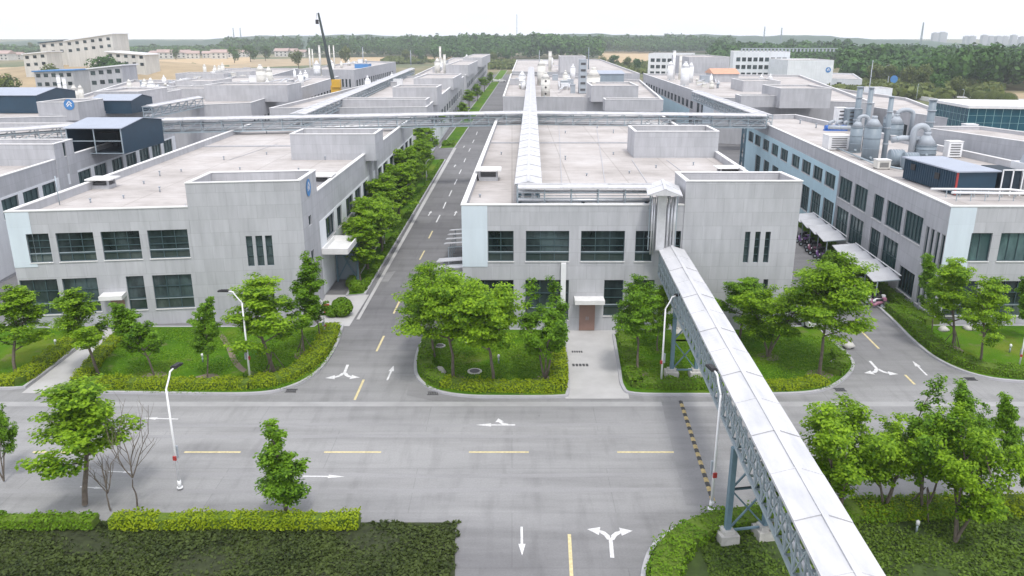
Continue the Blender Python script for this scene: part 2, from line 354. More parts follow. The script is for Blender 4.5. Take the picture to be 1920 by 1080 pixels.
M['navy'] = simple('navy_sheet_metal', (0.012, 0.045, 0.08), 0.5, var=0.15, scale=0.8)
M['navy_in'] = simple('navy_interior', (0.010, 0.025, 0.04), 0.7)
M['grey_roof'] = simple('grey_sheet_roof', (0.34, 0.38, 0.45), 0.5, var=0.08, scale=0.5)
M['blue'] = simple('blue_paint', (0.03, 0.14, 0.50), 0.5, var=0.1)
M['blue_roof'] = simple('bright_blue_roof', (0.06, 0.22, 0.50), 0.5, var=0.12)
M['gutter'] = simple('gutter_concrete', (0.335, 0.335, 0.335), 0.85, var=0.15, scale=0.6)
M['boom'] = simple('boom_dark', (0.035, 0.05, 0.05), 0.5)
M['clay_pale'] = simple('village_roof', (0.40, 0.30, 0.27), 0.8, var=0.2, scale=0.1)
M['awning'] = simple('awning_sheet', (0.47, 0.48, 0.50), 0.6, var=0.12, scale=0.8)
M['red'] = simple('red_paint', (0.38, 0.04, 0.035), 0.5, var=0.1)
M['dark'] = simple('dark_rubber', (0.02, 0.02, 0.022), 0.6)
M['door'] = simple('brown_door', (0.27, 0.17, 0.14), 0.6, var=0.1, scale=2)
M['yellow'] = simple('crane_yellow', (0.65, 0.38, 0.03), 0.5)
M['orange'] = simple('orange_clay', (0.58, 0.33, 0.22), 0.7, var=0.12)
M['stone'] = simple('pale_rock', (0.50, 0.49, 0.46), 0.9, var=0.2, scale=3, bump=0.5)
M['pink'] = simple('pink_paint', (0.36, 0.16, 0.23), 0.4)
M['purple'] = simple('purple_paint', (0.30, 0.15, 0.42), 0.4)
M['car'] = simple('car_white', (0.80, 0.80, 0.80), 0.25, var=0.02)
M['teal_mark'] = simple('pale_teal', (0.3, 0.5, 0.5), 0.6)

# ------------------------------------------------------------------ ground, streets
def structure(o, name=None): o['kind'] = 'structure'; return o
def sheet(name, poly, z, mat):
    mb = MB(); a = sum(poly[i][0]*poly[(i+1) % len(poly)][1] - poly[(i+1) % len(poly)][0]*poly[i][1] for i in range(len(poly)))
    if a < 0: poly = poly[::-1]
    mb.face([(p[0], p[1], z) for p in poly], [(p[0], p[1]) for p in poly]); return structure(mb.build(name, mat))
def gp(*pts): return [G(x, y) for x, y in pts]
def arc(pts, n=6):
    """Catmull-Rom through pixel ground points (open)"""
    P = [Vector(p) for p in pts]; out = []
    for i in range(len(P)-1):
        p0 = P[max(i-1, 0)]; p1 = P[i]; p2 = P[i+1]; p3 = P[min(i+2, len(P)-1)]
        for k in range(n):
            t = k/n; out.append(tuple(0.5*((2*p1) + (p2-p0)*t + (2*p0-5*p1+4*p2-p3)*t*t + (3*p1-p0-3*p2+p3)*t**3)))
    out.append(tuple(P[-1])); return out
def offset_line(pts, d, closed=False):
    out = []; n = len(pts)
    for i, p in enumerate(pts):
        a = pts[(i-1) % n] if (closed or i > 0) else p; b = pts[(i+1) % n] if (closed or i < n-1) else p
        t = Vector((b[0]-a[0], b[1]-a[1]))
        if t.length < 1e-6: t = Vector((1, 0))
        t.normalize(); out.append((p[0]-t.y*d, p[1]+t.x*d))
    return out

# land sheet: fine enough not to matter, reaches far past what can be seen
sheet('ground', [(-9000, -1500), (9000, -1500), (9000, 11000), (-9000, 11000)], -0.06, M['land'])
# asphalt of the estate's side streets, then the paler cross street on top
sheet('side_street', [(-130, 45), (110, 45), (110, 330), (10, 560), (-60, 560), (-150, 330)], 0.0, M['road_dark'])
YF, YN = 50.2, 36.9        # far and near edge of the cross street
sheet('cross_street', [(-160, YN-1.5), (-6, YN-1.5), (-6, -20), (16, -20), (16, YN-1.5), (150, YN-1.5), (150, YF+0.2), (-160, YF+0.2)], 0.006, M['road'])
sheet('gutter_strip', [(-160, 49.6), (150, 49.6), (150, 50.3), (-160, 50.3)], 0.010, M['gutter'])

KERBS = []
def island(label, outline, lawn_z=0.13, mat='lawn', kerb=True):
    """raised planted bed: kerb ring + grass"""
    a = sum(outline[i][0]*outline[(i+1) % len(outline)][1] - outline[(i+1) % len(outline)][0]*outline[i][1] for i in range(len(outline)))
    if a < 0: outline = outline[::-1]
    inner = offset_line(outline, 0.22, True)
    mb = MB(); n = len(outline)
    for i in range(n):
        j = (i+1) % n; a_, b_, c_, d_ = outline[i], outline[j], inner[j], inner[i]
        mb.face([(*a_, .16), (*b_, .16), (*c_, .16), (*d_, .16)]); mb.face([(*a_, -0.02), (*b_, -0.02), (*b_, .16), (*a_, .16)]); mb.face([(*d_, .16), (*c_, .16), (*c_, .05), (*d_, .05)])
    if kerb: structure(mb.build('kerb', M['kerb']))
    m2 = MB(); m2.face([(*p, lawn_z) for p in inner], [p for p in inner]); structure(m2.build('lawn', M[mat]))
    return outline

LF_H = 12000
def leaf_quads(P, N, size, rng, asp=1.5):
    """quads at P with normals N"""
    n = len(P); N = N/np.linalg.norm(N, axis=1, keepdims=True)
    r = rng.normal(size=(n, 3)); T = np.cross(N, r); T /= np.linalg.norm(T, axis=1, keepdims=True) + 1e-9; B = np.cross(N, T)
    s = size*(0.6+0.8*rng.random((n, 1))); a = T*s*asp*0.5; b = B*s*0.5
    V = np.stack([P-a, P-b*1.0, P+a, P+b*1.0], 1).reshape(-1, 3)
    return V, np.arange(n*4).reshape(-1, 4)
hedge_n = [0]
def hedge(path, width, height, label, z0=0.13, mat='hedge', dens=330, group='clipped hedges around the lawns', leaf=0.095, seed=1):
    """path: ground polyline (centre); rounded clipped hedge with a leafy skin"""
    height *= .72; width *= .92; rng = np.random.default_rng(seed); P = [Vector(p) for p in path]
    t = thing('hedge', label, 'hedge', (P[0].x, P[0].y, z0), group=group)
    mb = MB(); L = offset_line(path, width*0.42); Rr = offset_line(path, -width*0.42)
    for i in range(len(path)-1):
        a, b, c, d = L[i], L[i+1], Rr[i+1], Rr[i]; h = z0+height*0.9
        mb.face([(*d, h), (*c, h), (*b, h), (*a, h)]); mb.face([(*a, z0), (*b, z0), (*b, h), (*a, h)]); mb.face([(*d, z0), (*c, z0), (*c, h), (*d, h)])
    for i in (0, -1): mb.face([(*L[i], z0), (*Rr[i], z0), (*Rr[i], z0+height*.9), (*L[i], z0+height*.9)])
    mb.build('stems', M['hedge_in'], t)
    PP = []; NN = []
    for i in range(len(P)-1):
        d = P[i+1]-P[i]; ln = d.length; 
        if ln < 1e-4: continue
        d /= ln; nrm = np.array([-d.y, d.x]); k = max(8, int(ln*dens))
        u = rng.random(k)*ln; per = rng.random(k)*(width+2*height); base = np.array([P[i].x, P[i].y])[None] + np.outer(u, [d.x, d.y])
        side = np.where(per < width, per-width/2, np.where(per < width+height, width/2, -width/2))
        zz = np.where(per < width, height, np.where(per < width+height, per-width, per-width-height))
        # soft lumps
        lump = 0.10*np.sin(base[:, 0]*2.3+seed)+0.09*np.sin(base[:, 1]*3.1+base[:, 0]*1.7)+.08*np.sin(base[:, 0]*7.1+base[:, 1]*5.3) + rng.normal(0, .07, k)
        zz = zz*(1+lump*0.9); side = side*(1+lump*0.8)
        pos = np.concatenate([base+nrm[None]*side[:, None], (z0+zz)[:, None]], 1)
        nn = np.where((per < width)[:, None], [0, 0, 1.0], np.concatenate([nrm[None]*np.sign(side)[:, None], np.full((k, 1), .25)], 1)) + rng.normal(0, .45, (k, 3))
        PP.append(pos); NN.append(nn)
    PP = np.concatenate(PP); NN = np.concatenate(NN)
    V, Q = leaf_quads(PP, NN, leaf, rng); V -= np.array(t.location)[None]
    np_mesh('foliage', V, Q, M[mat], t); return t

# ---- lawns and hedges in front of the blocks
il0 = gp((-420, 735), (-200, 735), (20, 731)) + gp((48, 728), (100, 690), (160, 640), (178, 622)) + gp((45, 613), (-420, 600))
island('far left', il0)
il1 = gp((136, 731), (150, 738)) + arc(gp((300, 740), (470, 741), (545, 728), (598, 698), (630, 655), (645, 612))) + gp((600, 606), (590, 614), (400, 614), (250, 614), (228, 625), (190, 665))
island('left', il1)
il2 = arc(gp((800, 628), (783, 655), (776, 690), (785, 715), (815, 735), (870, 745), (950, 747), (1050, 746), (1067, 738), (1068, 700), (1060, 628)))
il2 += gp((1030, 619), (880, 619)); island('middle', il2)
il3 = arc(gp((1148, 628), (1158, 690), (1165, 727), (1190, 741), (1300, 743), (1450, 742), (1535, 736), (1580, 716), (1602, 690), (1592, 668), (1560, 640)))
il3 += gp((1530, 612), (1400, 618), (1200, 619)); island('right', il3)
il4 = arc(gp((1640, 572), (1672, 602), (1712, 642), (1760, 678), (1830, 706), (1925, 719), (2120, 724)))
il4 += gp((2200, 612), (1790, 612), (1750, 612)); island('far right', il4)
# planted strip beside the street, right of the left block
st1 = gp((650, 556), (687, 552), (705, 521), (740, 462), (790, 380), (838, 300), (815, 303), (700, 470), (655, 540))
st1 = [G(648, 556), G(686, 553), G(836, 300), G(806, 300)]
island('street strip', st1)
st2 = [G(823, 279), G(853, 278), G(952, 132), G(938, 132)]
island('far street strip', st2, mat='lawn')
# strip between right street and right block
st3 = [G(1545, 489), G(1567, 483), G(1720, 600), G(1660, 583)]
# near side of the cross street
nl = [(-120, 36.1), (-3.2, 36.1), (-2.7, 35.6), (-1.9, 20), (-120, 20)]
island('near left', nl, lawn_z=.05, mat='fade_bed', kerb=False)
nr = arc([(7.0, 20), (5.9, 29), (6.3, 32.6), (7.9, 35.0), (11, 36.6), (16, 37.4), (26, 38.0), (60, 38.4), (110, 38.6)], 5) + [(110, 20)]
island('near right', nr, mat='fade_bed2')
# paths
def path_sheet(name, pts, z=0.02, mat='paving'): return sheet(name, [G(*p) for p in pts], z, M[mat])
path_sheet('path', [(40, 738), (160, 738), (236, 617), (196, 617)])
path_sheet('driveway', [(1060, 748), (1180, 748), (1152, 617), (1058, 617)])
path_sheet('forecourt', [(600, 612), (655, 612), (692, 553), (602, 553)])
path_sheet('pavement', [(668, 600), (674, 600), (856, 278), (850, 278)], 0.05)

H1 = 'golden clipped hedge '
hedge(offset_line(gp((-300, 728), (30, 727), (60, 715), (100, 685), (160, 638)), 0.55)[:], 1.3, .75, H1+'at the far left, lining the left side of the pale footpath', seed=2)
hl = gp((238, 628), (195, 668), (150, 726)); hedge(offset_line(hl, -0.1), 1.2, .75, H1+'lining the right side of the pale footpath', seed=3)
hp = gp((162, 729), (300, 733), (465, 733)); hedge(offset_line(hp, 0.35), 1.2, .8, H1+'along the cross street in front of the left lawn', seed=4)
hc = arc(gp((468, 733), (535, 721), (588, 692), (620, 655), (634, 617))); hedge(offset_line(hc, 0.55), 1.5, .75, H1+'curving round the corner of the left lawn to the side street', seed=5)
hm = arc(gp((806, 632), (793, 658), (788, 690), (798, 712), (826, 730))); hedge(offset_line(hm, 0.4), 1.2, .8, 'green clipped hedge round the left end of the middle lawn', mat='hedge_g', seed=6)
hm = arc(gp((826, 730), (880, 737), (960, 739), (1052, 738), (1060, 725), (1060, 690), (1052, 635))); hedge(offset_line(hm, 0.5), 1.25, .75, H1+'along the front and right side of the middle lawn', seed=7)
hm = arc(gp((1157, 632), (1168, 690), (1178, 724), (1210, 733), (1345, 735))); hedge(offset_line(hm, 0.55), 1.3, .75, 'green clipped hedge beside the concrete driveway, under the pipe bridge', mat='hedge_g', seed=8)
hm = arc(gp((1440, 735), (1500, 733), (1555, 724))); hedge(offset_line(hm, 0.5), 1.4, .5, H1+'short and low, on the street side of the right-hand lawn', seed=9)
hm = arc(gp((1574, 708), (1592, 688), (1582, 668))); hedge(offset_line(hm, 0.5), 1.2, .6, 'short green hedge at the rounded right tip of the lawn by the turning arrow', mat='hedge_g', seed=10)
hm = arc(gp((1655, 582), (1685, 608), (1725, 648), (1772, 680), (1835, 703), (1925, 715), (2100, 720))); hedge(offset_line(hm, 0.75), 1.4, .85, 'green clipped hedge curving round the lawn of the right block', mat='hedge_g', seed=11)
hedge([G(1690, 588), G(1735, 606), G(1748, 612)], 1.9, .8, 'dark green shrub bed at the foot of the right block', mat='hedge_g', seed=12)
hedge([(-90, 35.5), (-21.3, 35.5)], .9, .7, 'ragged green hedge on the near side of the cross street, far left', mat='hedge_g', seed=13)
hedge([(-20.5, 35.5), (-17.5, 35.45), (-14.5, 35.55), (-11, 35.45), (-7.8, 35.5)], .9, .85, 'ragged hedge on the near side of the cross street round the narrow tree', mat='hedge', seed=14)
hm = arc([(7.9, 24), (6.9, 29), (7.3, 32.0), (8.6, 34.0), (11, 35.4), (16, 36.2), (24, 36.8)]); hedge(hm, 1.7, .9, 'thick hedge curving round the near lawn under the pipe bridge support', mat='hedge_g', seed=15)
hedge([(18, 36.5), (32, 37.2), (75, 37.6)], 1.6, .85, H1+'behind the foreground trees at the right', seed=16)
hedge([G(655, 549), G(684, 547)], 1.1, .8, 'low box hedge closing the near end of the street strip', mat='hedge_g', seed=17)
hedge(offset_line([G(686, 548), G(832, 303)], 0.35), 0.7, .55, 'long low hedge edging the street side of the tree strip', mat='hedge_g', seed=18, dens=150, leaf=.14)
hedge([G(830, 272), G(852, 272)], 6.0, .8, 'broad dark shrub bed beyond the street junction', mat='hedge_g', seed=19, dens=260, leaf=.25)

M['repair'] = road_mat('asphalt_repair', 0.215, 0.29)
for pts_ in ([(1240, 753), (1276, 753), (1340, 948), (1286, 948)], [(770, 712), (838, 741), (905, 749), (815, 752), (762, 741)], [(640, 470), (655, 470)] and [(705, 521+8), (720, 505+8), (742, 508), (728, 528)]):
    sheet('road_repair', [G(*q) for q in pts_], 0.011, M['repair'])
rt = random.Random(4)
for k_ in range(4):       # tyre tracks
    y_ = (39.0, 40.6, 45.3, 46.9)[k_]; L_ = [(x_, y_+rt.uniform(-.12, .12)) for x_ in range(-30, 40, 5)]
    a_, b_ = offset_line(L_, .22), offset_line(L_, -.22); mb = MB()
    for i in range(len(L_)-1): mb.face([(*b_[i], .0085), (*b_[i+1], .0085), (*a_[i+1], .0085), (*a_[i], .0085)])
    structure(mb.build('road_wear', M['track']))
# ---- markings
def stripe(a, b, wd, mat, name='lane_line', z=0.012):
    a = Vector(a); b = Vector(b); d = (b-a).normalized(); n = Vector((-d.y, d.x))*wd/2
    return sheet(name, [tuple(a+n), tuple(b+n), tuple(b-n), tuple(a-n)], z, M[mat])
for x0, x1, y in ((355, 459, 836), (611, 717, 840.5), (880, 991, 842), (1155, 1260, 839), (1668, 1710, 824), (80, 190, 832)):
    A = G(x0, y); B = G(x1, y); stripe((A[0], 43.3), (B[0], 43.3), 0.17, 'paint_y')
for a, b in (((665, 750), (682, 712)), ((706, 659), (720, 630)), ((738, 588), (750, 563)), ((787, 487), (796, 470)),
             ((804, 447), (811, 433)), ((818, 417), (825, 403)), ((831, 391), (836, 379)), ((842, 368), (847, 357)), ((852, 346), (857, 336)), ((861, 326), (865, 318)), ((870, 304), (873, 297)), ((879, 284), (882, 278)), ((886, 268), (889, 262)), ((893, 253), (895, 247))):
    stripe(G(*a), G(*b), 0.17, 'paint_y' if a[1] > 440 else 'paint_w')
for a, b in (((1616, 622), (1648, 654)), ((1697, 703), (1715, 721)), ((1503, 511), (1525, 533))):
    stripe(G(*a), G(*b), 0.17, 'paint_y')
stripe((2.9, 34.9), (2.7, 29.5), 0.17, 'paint_y'); stripe((2.65, 27), (2.6, 22), 0.17, 'paint_y')
def marking(name, pos, ang, polys, sc=1.0, z=0.012):
    """polys in local metres, +x forward"""
    mb = MB(); ca, sa = math.cos(ang), math.sin(ang)
    for k, poly in enumerate(polys):
        pts = [(pos[0]+(x*ca-y*sa)*sc, pos[1]+(x*sa+y*ca)*sc) for x, y in poly]
        a = sum(pts[i][0]*pts[(i+1) % len(pts)][1] - pts[(i+1) % len(pts)][0]*pts[i][1] for i in range(len(pts)))
        if a < 0: pts = pts[::-1]
        mb.face([(p[0], p[1], z+k*0.002) for p in pts])
    return structure(mb.build(name, M['paint_w']))
STR = [[(-1.0, -.05), (.25, -.05), (.25, .05), (-1.0, .05)], [(.22, -.15), (1.0, 0), (.22, .15)]]
def bent(sg, x0=0.0):    # curved arm of a turn arrow
    return [[(x0-.1, 0), (x0+.12, sg*.02), (x0+.32, sg*.16), (x0+.42, sg*.36), (x0+.30, sg*.38), (x0+.12, sg*.2), (x0-.1, sg*.11)], [(x0+.56, sg*.30), (x0+.13, sg*.36), (x0+.42, sg*.72)]]
TWO = [[(-1.0, -.06), (0, -.06), (0, .06), (-1.0, .06)]] + bent(1) + bent(-1)
SL = [[(-1.0, -.06), (.25, -.06), (.25, .06), (-1.0, .06)], [(.22, -.17), (1.0, 0), (.22, .17)]] + bent(-1, -.55)
def mark_px(name, tail, head, polys, lo=-1.0, hi=1.0, sc=None):
    a = Vector(G(*tail)); b = Vector(G(*head)); d = b-a; k = d.length/(hi-lo); k = sc or k; m = a+d*(-lo/(hi-lo))
    marking(name, m, math.atan2(d.y, d.x), polys, k)
mark_px('straight_arrow', (726, 713), (738, 686), STR); mark_px('turn_arrow', (652, 684), (641, 712), TWO, -1, .6)
mark_px('turn_arrow', (966, 797), (892, 797), SL); mark_px('straight_arrow', (334, 786), (268, 784), STR)
mark_px('straight_arrow', (568, 893), (646, 894), STR); mark_px('straight_arrow', (203, 884), (250, 886), STR); mark_px('straight_arrow', (150, 913), (195, 916), STR)
mark_px('turn_arrow', (1631, 677), (1655, 704), TWO, -1, .6); mark_px('straight_arrow', (1738, 704), (1711, 677), STR)
mark_px('turn_arrow', (1148, 1046), (1143, 988), TWO, -1, .6); mark_px('straight_arrow', (978, 988), (979, 1042), STR)
for a in ((806, 400), (854, 400), (853, 311), (870, 275)): marking('straight_arrow', G(*a), R(88), STR, 1.6)
def hump(a, b, n=26):
    a = Vector(G(*a)); b = Vector(G(*b)); d = b-a
    t = thing('speed_hump', 'narrow black and yellow speed hump across the cross street', 'speed hump', (a.x, a.y, 0.01))
    nn = Vector((-d.y, d.x)).normalized()*0.13
    mb = MB()
    for i in range(n):
        p = a+d*i/n; q = a+d*(i+1)/n; mb.mi = i % 2
        for s in (1, -1):
            mb.face([(p.x+nn.x*s, p.y+nn.y*s, .012), (q.x+nn.x*s, q.y+nn.y*s, .012), (q.x, q.y, .06), (p.x, p.y, .06)])
    mb.build('rubber_strip', [M['paint_b'], M['hump_y']], t)
hump((1276, 752), (1337, 940))
for p, nm in (((546, 733), 'iron drain grate at the corner of the left lawn'), ((812, 738), 'iron drain grate at the corner of the middle lawn'), ((1575, 731), 'iron drain grate at the tip of the right-hand lawn'), ((1820, 711), 'iron drain grate below the curved hedge at the right')):
    A = G(*p); mb = MB()
    for k in range(6): mb.box((A[0]-.3+.12*k, A[1], .025), (.07, .42, .03))
    mb.box((A[0], A[1]-.24, .025), (.8, .05, .034)); mb.box((A[0], A[1]+.24, .025), (.8, .05, .034))
    tag(mb.build('drain_grate', M['iron']), nm, 'drain', 'drain grates')
for p, r, nm in (((890, 700), .55, 'round manhole cover nearest the street in the middle lawn'), ((878, 642), .5, 'round manhole cover in the middle lawn, behind the two big trees'), ((825, 652), .45, 'round manhole cover at the left end of the middle lawn')):
    A = G(*p); t = thing('manhole_cover', nm, 'manhole', (A[0], A[1], .13), group='manholes in the lawn')
    mb = MB(); mb.tube([(A[0], A[1], .13), (A[0], A[1], .2)], r, 20, smooth=False); mb.build('rim', M['stone'], t)
    mb = MB(); mb.tube([(A[0], A[1], .19), (A[0], A[1], .215)], r*.7, 20, smooth=False); mb.build('cover', M['iron'], t)
for p, s, nm in (((1082, 660), (.9, .35), 'near'), ((1088, 685), (1.3, .45), 'nearest')):
    A = G(*p); mb = MB()
    for k in range(5): mb.box((A[0]-s[0]/2+s[0]*(k+.5)/5, A[1], .03), (s[0]/5*.7, s[1], .02))
    tag(mb.build('drain_cover', M['iron']), 'small dark slotted cover in the concrete driveway' if nm == 'near' else 'larger dark slotted cover in the concrete driveway', 'drain')

# ------------------------------------------------------------------ buildings
def inset(poly, d):
    n = len(poly); out = []
    for i in range(n):
        a, b, c = Vector(poly[i-1]), Vector(poly[i]), Vector(poly[(i+1) % n])
        d1 = (b-a).normalized(); d2 = (c-b).normalized(); n1 = Vector((-d1.y, d1.x)); n2 = Vector((-d2.y, d2.x))
        k = d/(1+n1.dot(n2)); p = b+(n1+n2)*k; out.append((p.x, p.y))
    return out
def wall_holes(mb, A, B, z0, z1, wins, depth=0.28, out=0.0, reveal=True, s0=0, s1=None, uoff=0):
    """outer wall face of A->B (outside on the right of A->B) with rectangular holes and reveals"""
    A = Vector(A); B = Vector(B); L = (B-A).length; d = (B-A)/L; n = Vector((d.y, -d.x))
    if s1 is None: s1 = L
    ws = [(max(a, s0), min(b, s1), max(c, z0), min(e, z1)) for a, b, c, e in wins if a < s1-.02 and b > s0+.02 and c < z1 and e > z0]
    S = sorted(set([s0, s1]+[x for w_ in ws for x in w_[:2]])); Z = sorted(set([z0, z1]+[x for w_ in ws for x in w_[2:]]))
    def P(s, z, o=out): q = A+d*s+n*o; return (q.x, q.y, z)
    for i in range(len(S)-1):
        j = 0
        while j < len(Z)-1:
            sc = (S[i]+S[i+1])/2
            def hole(jj):
                zc = (Z[jj]+Z[jj+1])/2; return any(w_[0] < sc < w_[1] and w_[2] < zc < w_[3] for w_ in ws)
            if hole(j): j += 1; continue
            k = j
            while k+1 < len(Z)-1 and not hole(k+1): k += 1
            a, b, c, e = S[i], S[i+1], Z[j], Z[k+1]
            mb.face([P(a, c), P(b, c), P(b, e), P(a, e)], [(uoff+a, c), (uoff+b, c), (uoff+b, e), (uoff+a, e)]); j = k+1
    if reveal:
        for a, b, c, e in ws:
            I = out-depth
            mb.face([P(a, c, out), P(a, e, out), P(a, e, I), P(a, c, I)]); mb.face([P(b, c, I), P(b, e, I), P(b, e, out), P(b, c, out)])
            mb.face([P(a, e, out), P(b, e, out), P(b, e, I), P(a, e, I)]); mb.face([P(a, c, I), P(b, c, I), P(b, c, out), P(a, c, out)])
    return P
def add_window(A, B, w_, parent, nx=3, nz=3, inset_=0.18, glass='glass', bar=0.055, name='window', transom=None):
    A = Vector(A); B = Vector(B); L = (B-A).length; d = (B-A)/L; n = Vector((d.y, -d.x)); a, b, c, e = w_
    def P(s, z, o): q = A+d*s+n*o; return Vector((q.x, q.y, z))
    mb = MB(); X = Vector((d.x, d.y, 0)); Y = Vector((n.x, n.y, 0)); Z = Vector((0, 0, 1))
    def vbar(s, z0, z1, t=bar): mb.box(P(s, (z0+z1)/2, -inset_), (t, .07, z1-z0), ax=(X, Y, Z))
    def hbar(z, t=bar, s0=a, s1=b): mb.box(P((s0+s1)/2, z, -inset_+.004), (s1-s0-.004, .07, t), ax=(X, Y, Z))
    for i in range(nx+1): vbar(a+bar/2+(b-a-bar)*i/nx, c+.002, e-.002)
    for j in range(nz+1): hbar(c+bar/2+(e-c-bar)*j/nz)
    if transom: hbar(c+(e-c)*transom, bar*1.3)
    f = mb.build(name, M['frame'], parent)
    zc_ = c+(e-c)*.30 if (nz >= 3 and e-c > 2) else c
    m2 = MB(); m2.face([P(a, zc_, -inset_-.05), P(b, zc_, -inset_-.05), P(b, e, -inset_-.05), P(a, e, -inset_-.05)])
    m2.build('pane', M[glass], f)
    if zc_ > c:
        m3 = MB(); m3.face([P(a, c, -inset_-.05), P(b, c, -inset_-.05), P(b, zc_, -inset_-.05), P(a, zc_, -inset_-.05)]); m3.build('lower_pane', M['glass_low'], f)
        m4 = MB(); m4.box(P((a+b)/2, zc_, -inset_+.01), (b-a-.01, .09, .07), ax=(X, Y, Z)); m4.build('rail', M['steel'], f)
    m5 = MB(); m5.box(P((a+b)/2, c-.03, .02), (b-a+.08, .12, .06), ax=(X, Y, Z)); m5.build('sill', M['coping'], f)
    return f
def block_walls(parent, poly, z0, h, wins=None, mat='conc', th=0.3, deck=0.7, name='wall', coping=True, roof='deck', wst=None, rlabel=None):
    """poly CCW footprint. wins {side:[(s0,s1,z0,z1,nx,nz,glass)]}"""
    wins = wins or {}; mb = MB(); n = len(poly); inn = inset(poly, th); u = 0
    for i in range(n):
        A, B = poly[i], poly[(i+1) % n]; L = math.hypot(B[0]-A[0], B[1]-A[1])
        wall_holes(mb, A, B, z0, h, [w_[:4] for w_ in wins.get(i, [])], uoff=u); u += L
        C1, D1 = inn[(i+1) % n], inn[i]
        mb.face([(*A, h), (*B, h), (*C1, h), (*D1, h)])
        mb.face([(*C1, h-deck-.05), (*D1, h-deck-.05), (*D1, h), (*C1, h)], [(0, 0), (L, 0), (L, deck), (0, deck)])
    wobj = mb.build(name, M[mat], parent)
    m2 = MB(); m2.face([(*p, h-deck) for p in inn], [(p[0], p[1]) for p in inn]); rf = m2.build('roof', M[roof], parent)
    if coping:
        co = inset(poly, -0.06); ci = inset(poly, th+.06); m3 = MB()
        for i in range(n):
            j = (i+1) % n; a, b, c, d = co[i], co[j], ci[j], ci[i]; zt, zb = h+.09, h+.003
            m3.face([(*a, zt), (*b, zt), (*c, zt), (*d, zt)]); m3.face([(*a, zb), (*b, zb), (*b, zt), (*a, zt)]); m3.face([(*c, zb), (*d, zb), (*d, zt), (*c, zt)]); m3.face([(*d, zb), (*c, zb), (*b, zb), (*a, zb)])
        m3.build('coping', M['coping'], parent)
    for i, ws in wins.items():
        for w_ in ws:
            st = w_[4:]
            if st and st[0] == 'void': continue
            add_window(poly[i], poly[(i+1) % n], w_[:4], parent, *(st[:2] if st else (2, 2)), glass=(st[2] if len(st) > 2 else 'glass'))
    return wobj, rf
def patch(parent, A, B, s0, s1, z0, z1, wins, mat, out=0.035, name='cladding', label=None):
    mb = MB(); P = wall_holes(mb, A, B, z0, z1, [w_[:4] for w_ in wins], depth=out+.02, out=out, s0=s0, s1=s1)
    for a, b in ((s0, s0), (s1, s1)):
        mb.face([P(a, z0, 0), P(a, z0, out), P(a, z1, out), P(a, z1, 0)])
    mb.face([P(s0, z1, out), P(s1, z1, out), P(s1, z1, 0), P(s0, z1, 0)]); mb.face([P(s0, z0, 0), P(s1, z0, 0), P(s1, z0, out), P(s0, z0, out)])
    return mb.build(name, M[mat], parent, label)
def wpx(A, B, lst, z0, z1, *st):
    zm = (z0+z1)/2; out = []
    for a, b in lst:
        sa, sb = sorted((s_on(A, B, a, zm), s_on(A, B, b, zm))); out.append((sa, sb, z0, z1)+st)
    return out
def boxpart(parent, name, poly, z0, z1, mat, label=None):
    mb = MB(); mb.prism(poly, z0, z1); return mb.build(name, M[mat], parent, label)
def rect(cx, cy, wx, wy, rz=0.0):
    ca, sa = math.cos(rz), math.sin(rz)
    return [(cx+x*ca-y*sa, cy+x*sa+y*ca) for x, y in ((-wx/2, -wy/2), (wx/2, -wy/2), (wx/2, wy/2), (-wx/2, wy/2))]
def sub_tower(parent, poly, z0, h, wins=None, mat='conc', deck=0.9, name='tower'):
    """raised stair tower: one part whose coping, roof, windows are sub-parts"""
    mb = MB(); n = len(poly); inn = inset(poly, .25); u = 0; wins = wins or {}
    for i in range(n):
        A, B = poly[i], poly[(i+1) % n]; L = math.hypot(B[0]-A[0], B[1]-A[1])
        wall_holes(mb, A, B, z0, h, [w_[:4] for w_ in wins.get(i, [])], uoff=u); u += L
        mb.face([(*A, h), (*B, h), (*inn[(i+1) % n], h), (*inn[i], h)]); mb.face([(*inn[(i+1) % n], h-deck-.05), (*inn[i], h-deck-.05), (*inn[i], h), (*inn[(i+1) % n], h)])
    t = mb.build(name, M[mat], parent)
    m2 = MB(); m2.face([(*p, h-deck) for p in inn], [(p[0], p[1]) for p in inn]); m2.build('roof', M['deck'], t)
    co = inset(poly, -0.05); ci = inset(poly, .30); m3 = MB()
    for i in range(n):
        j = (i+1) % n; a, b, c, d = co[i], co[j], ci[j], ci[i]; zt, zb = h+.08, h+.003
        m3.face([(*a, zt), (*b, zt), (*c, zt), (*d, zt)]); m3.face([(*a, zb), (*b, zb), (*b, zt), (*a, zt)]); m3.face([(*c, zb), (*d, zb), (*d, zt), (*c, zt)])
    m3.build('coping', M['coping'], t)
    for i, ws in wins.items():
        for w_ in ws:
            A, B = Vector(poly[i]), Vector(poly[(i+1) % n]); st = w_[4:]
            # window with frame and pane in one mesh (third level would be the pane)
            d = (B-A).normalized(); nn = Vector((d.y, -d.x)); a, b, c, e = w_[:4]; nx, nz = st[:2] if st else (1, 2)
            mw = MB(); X = Vector((d.x, d.y, 0)); Y = Vector((nn.x, nn.y, 0)); Z = Vector((0, 0, 1))
            def P(s, z, o): q = A+d*s+nn*o; return Vector((q.x, q.y, z))
            for k in range(nx+1): mw.box(P(a+.025+(b-a-.05)*k/nx, (c+e)/2, -.18), (.05, .06, e-c-.004), ax=(X, Y, Z))
            for k in range(nz+1): mw.box(P((a+b)/2, c+.025+(e-c-.05)*k/nz, -.176), (b-a-.004, .06, .05), ax=(X, Y, Z))
            mw.mi = 1; mw.face([P(a, c, -.23), P(b, c, -.23), P(b, e, -.23), P(a, e, -.23)])
            mw.build('window', [M['frame'], M['glass']], t)
    return t
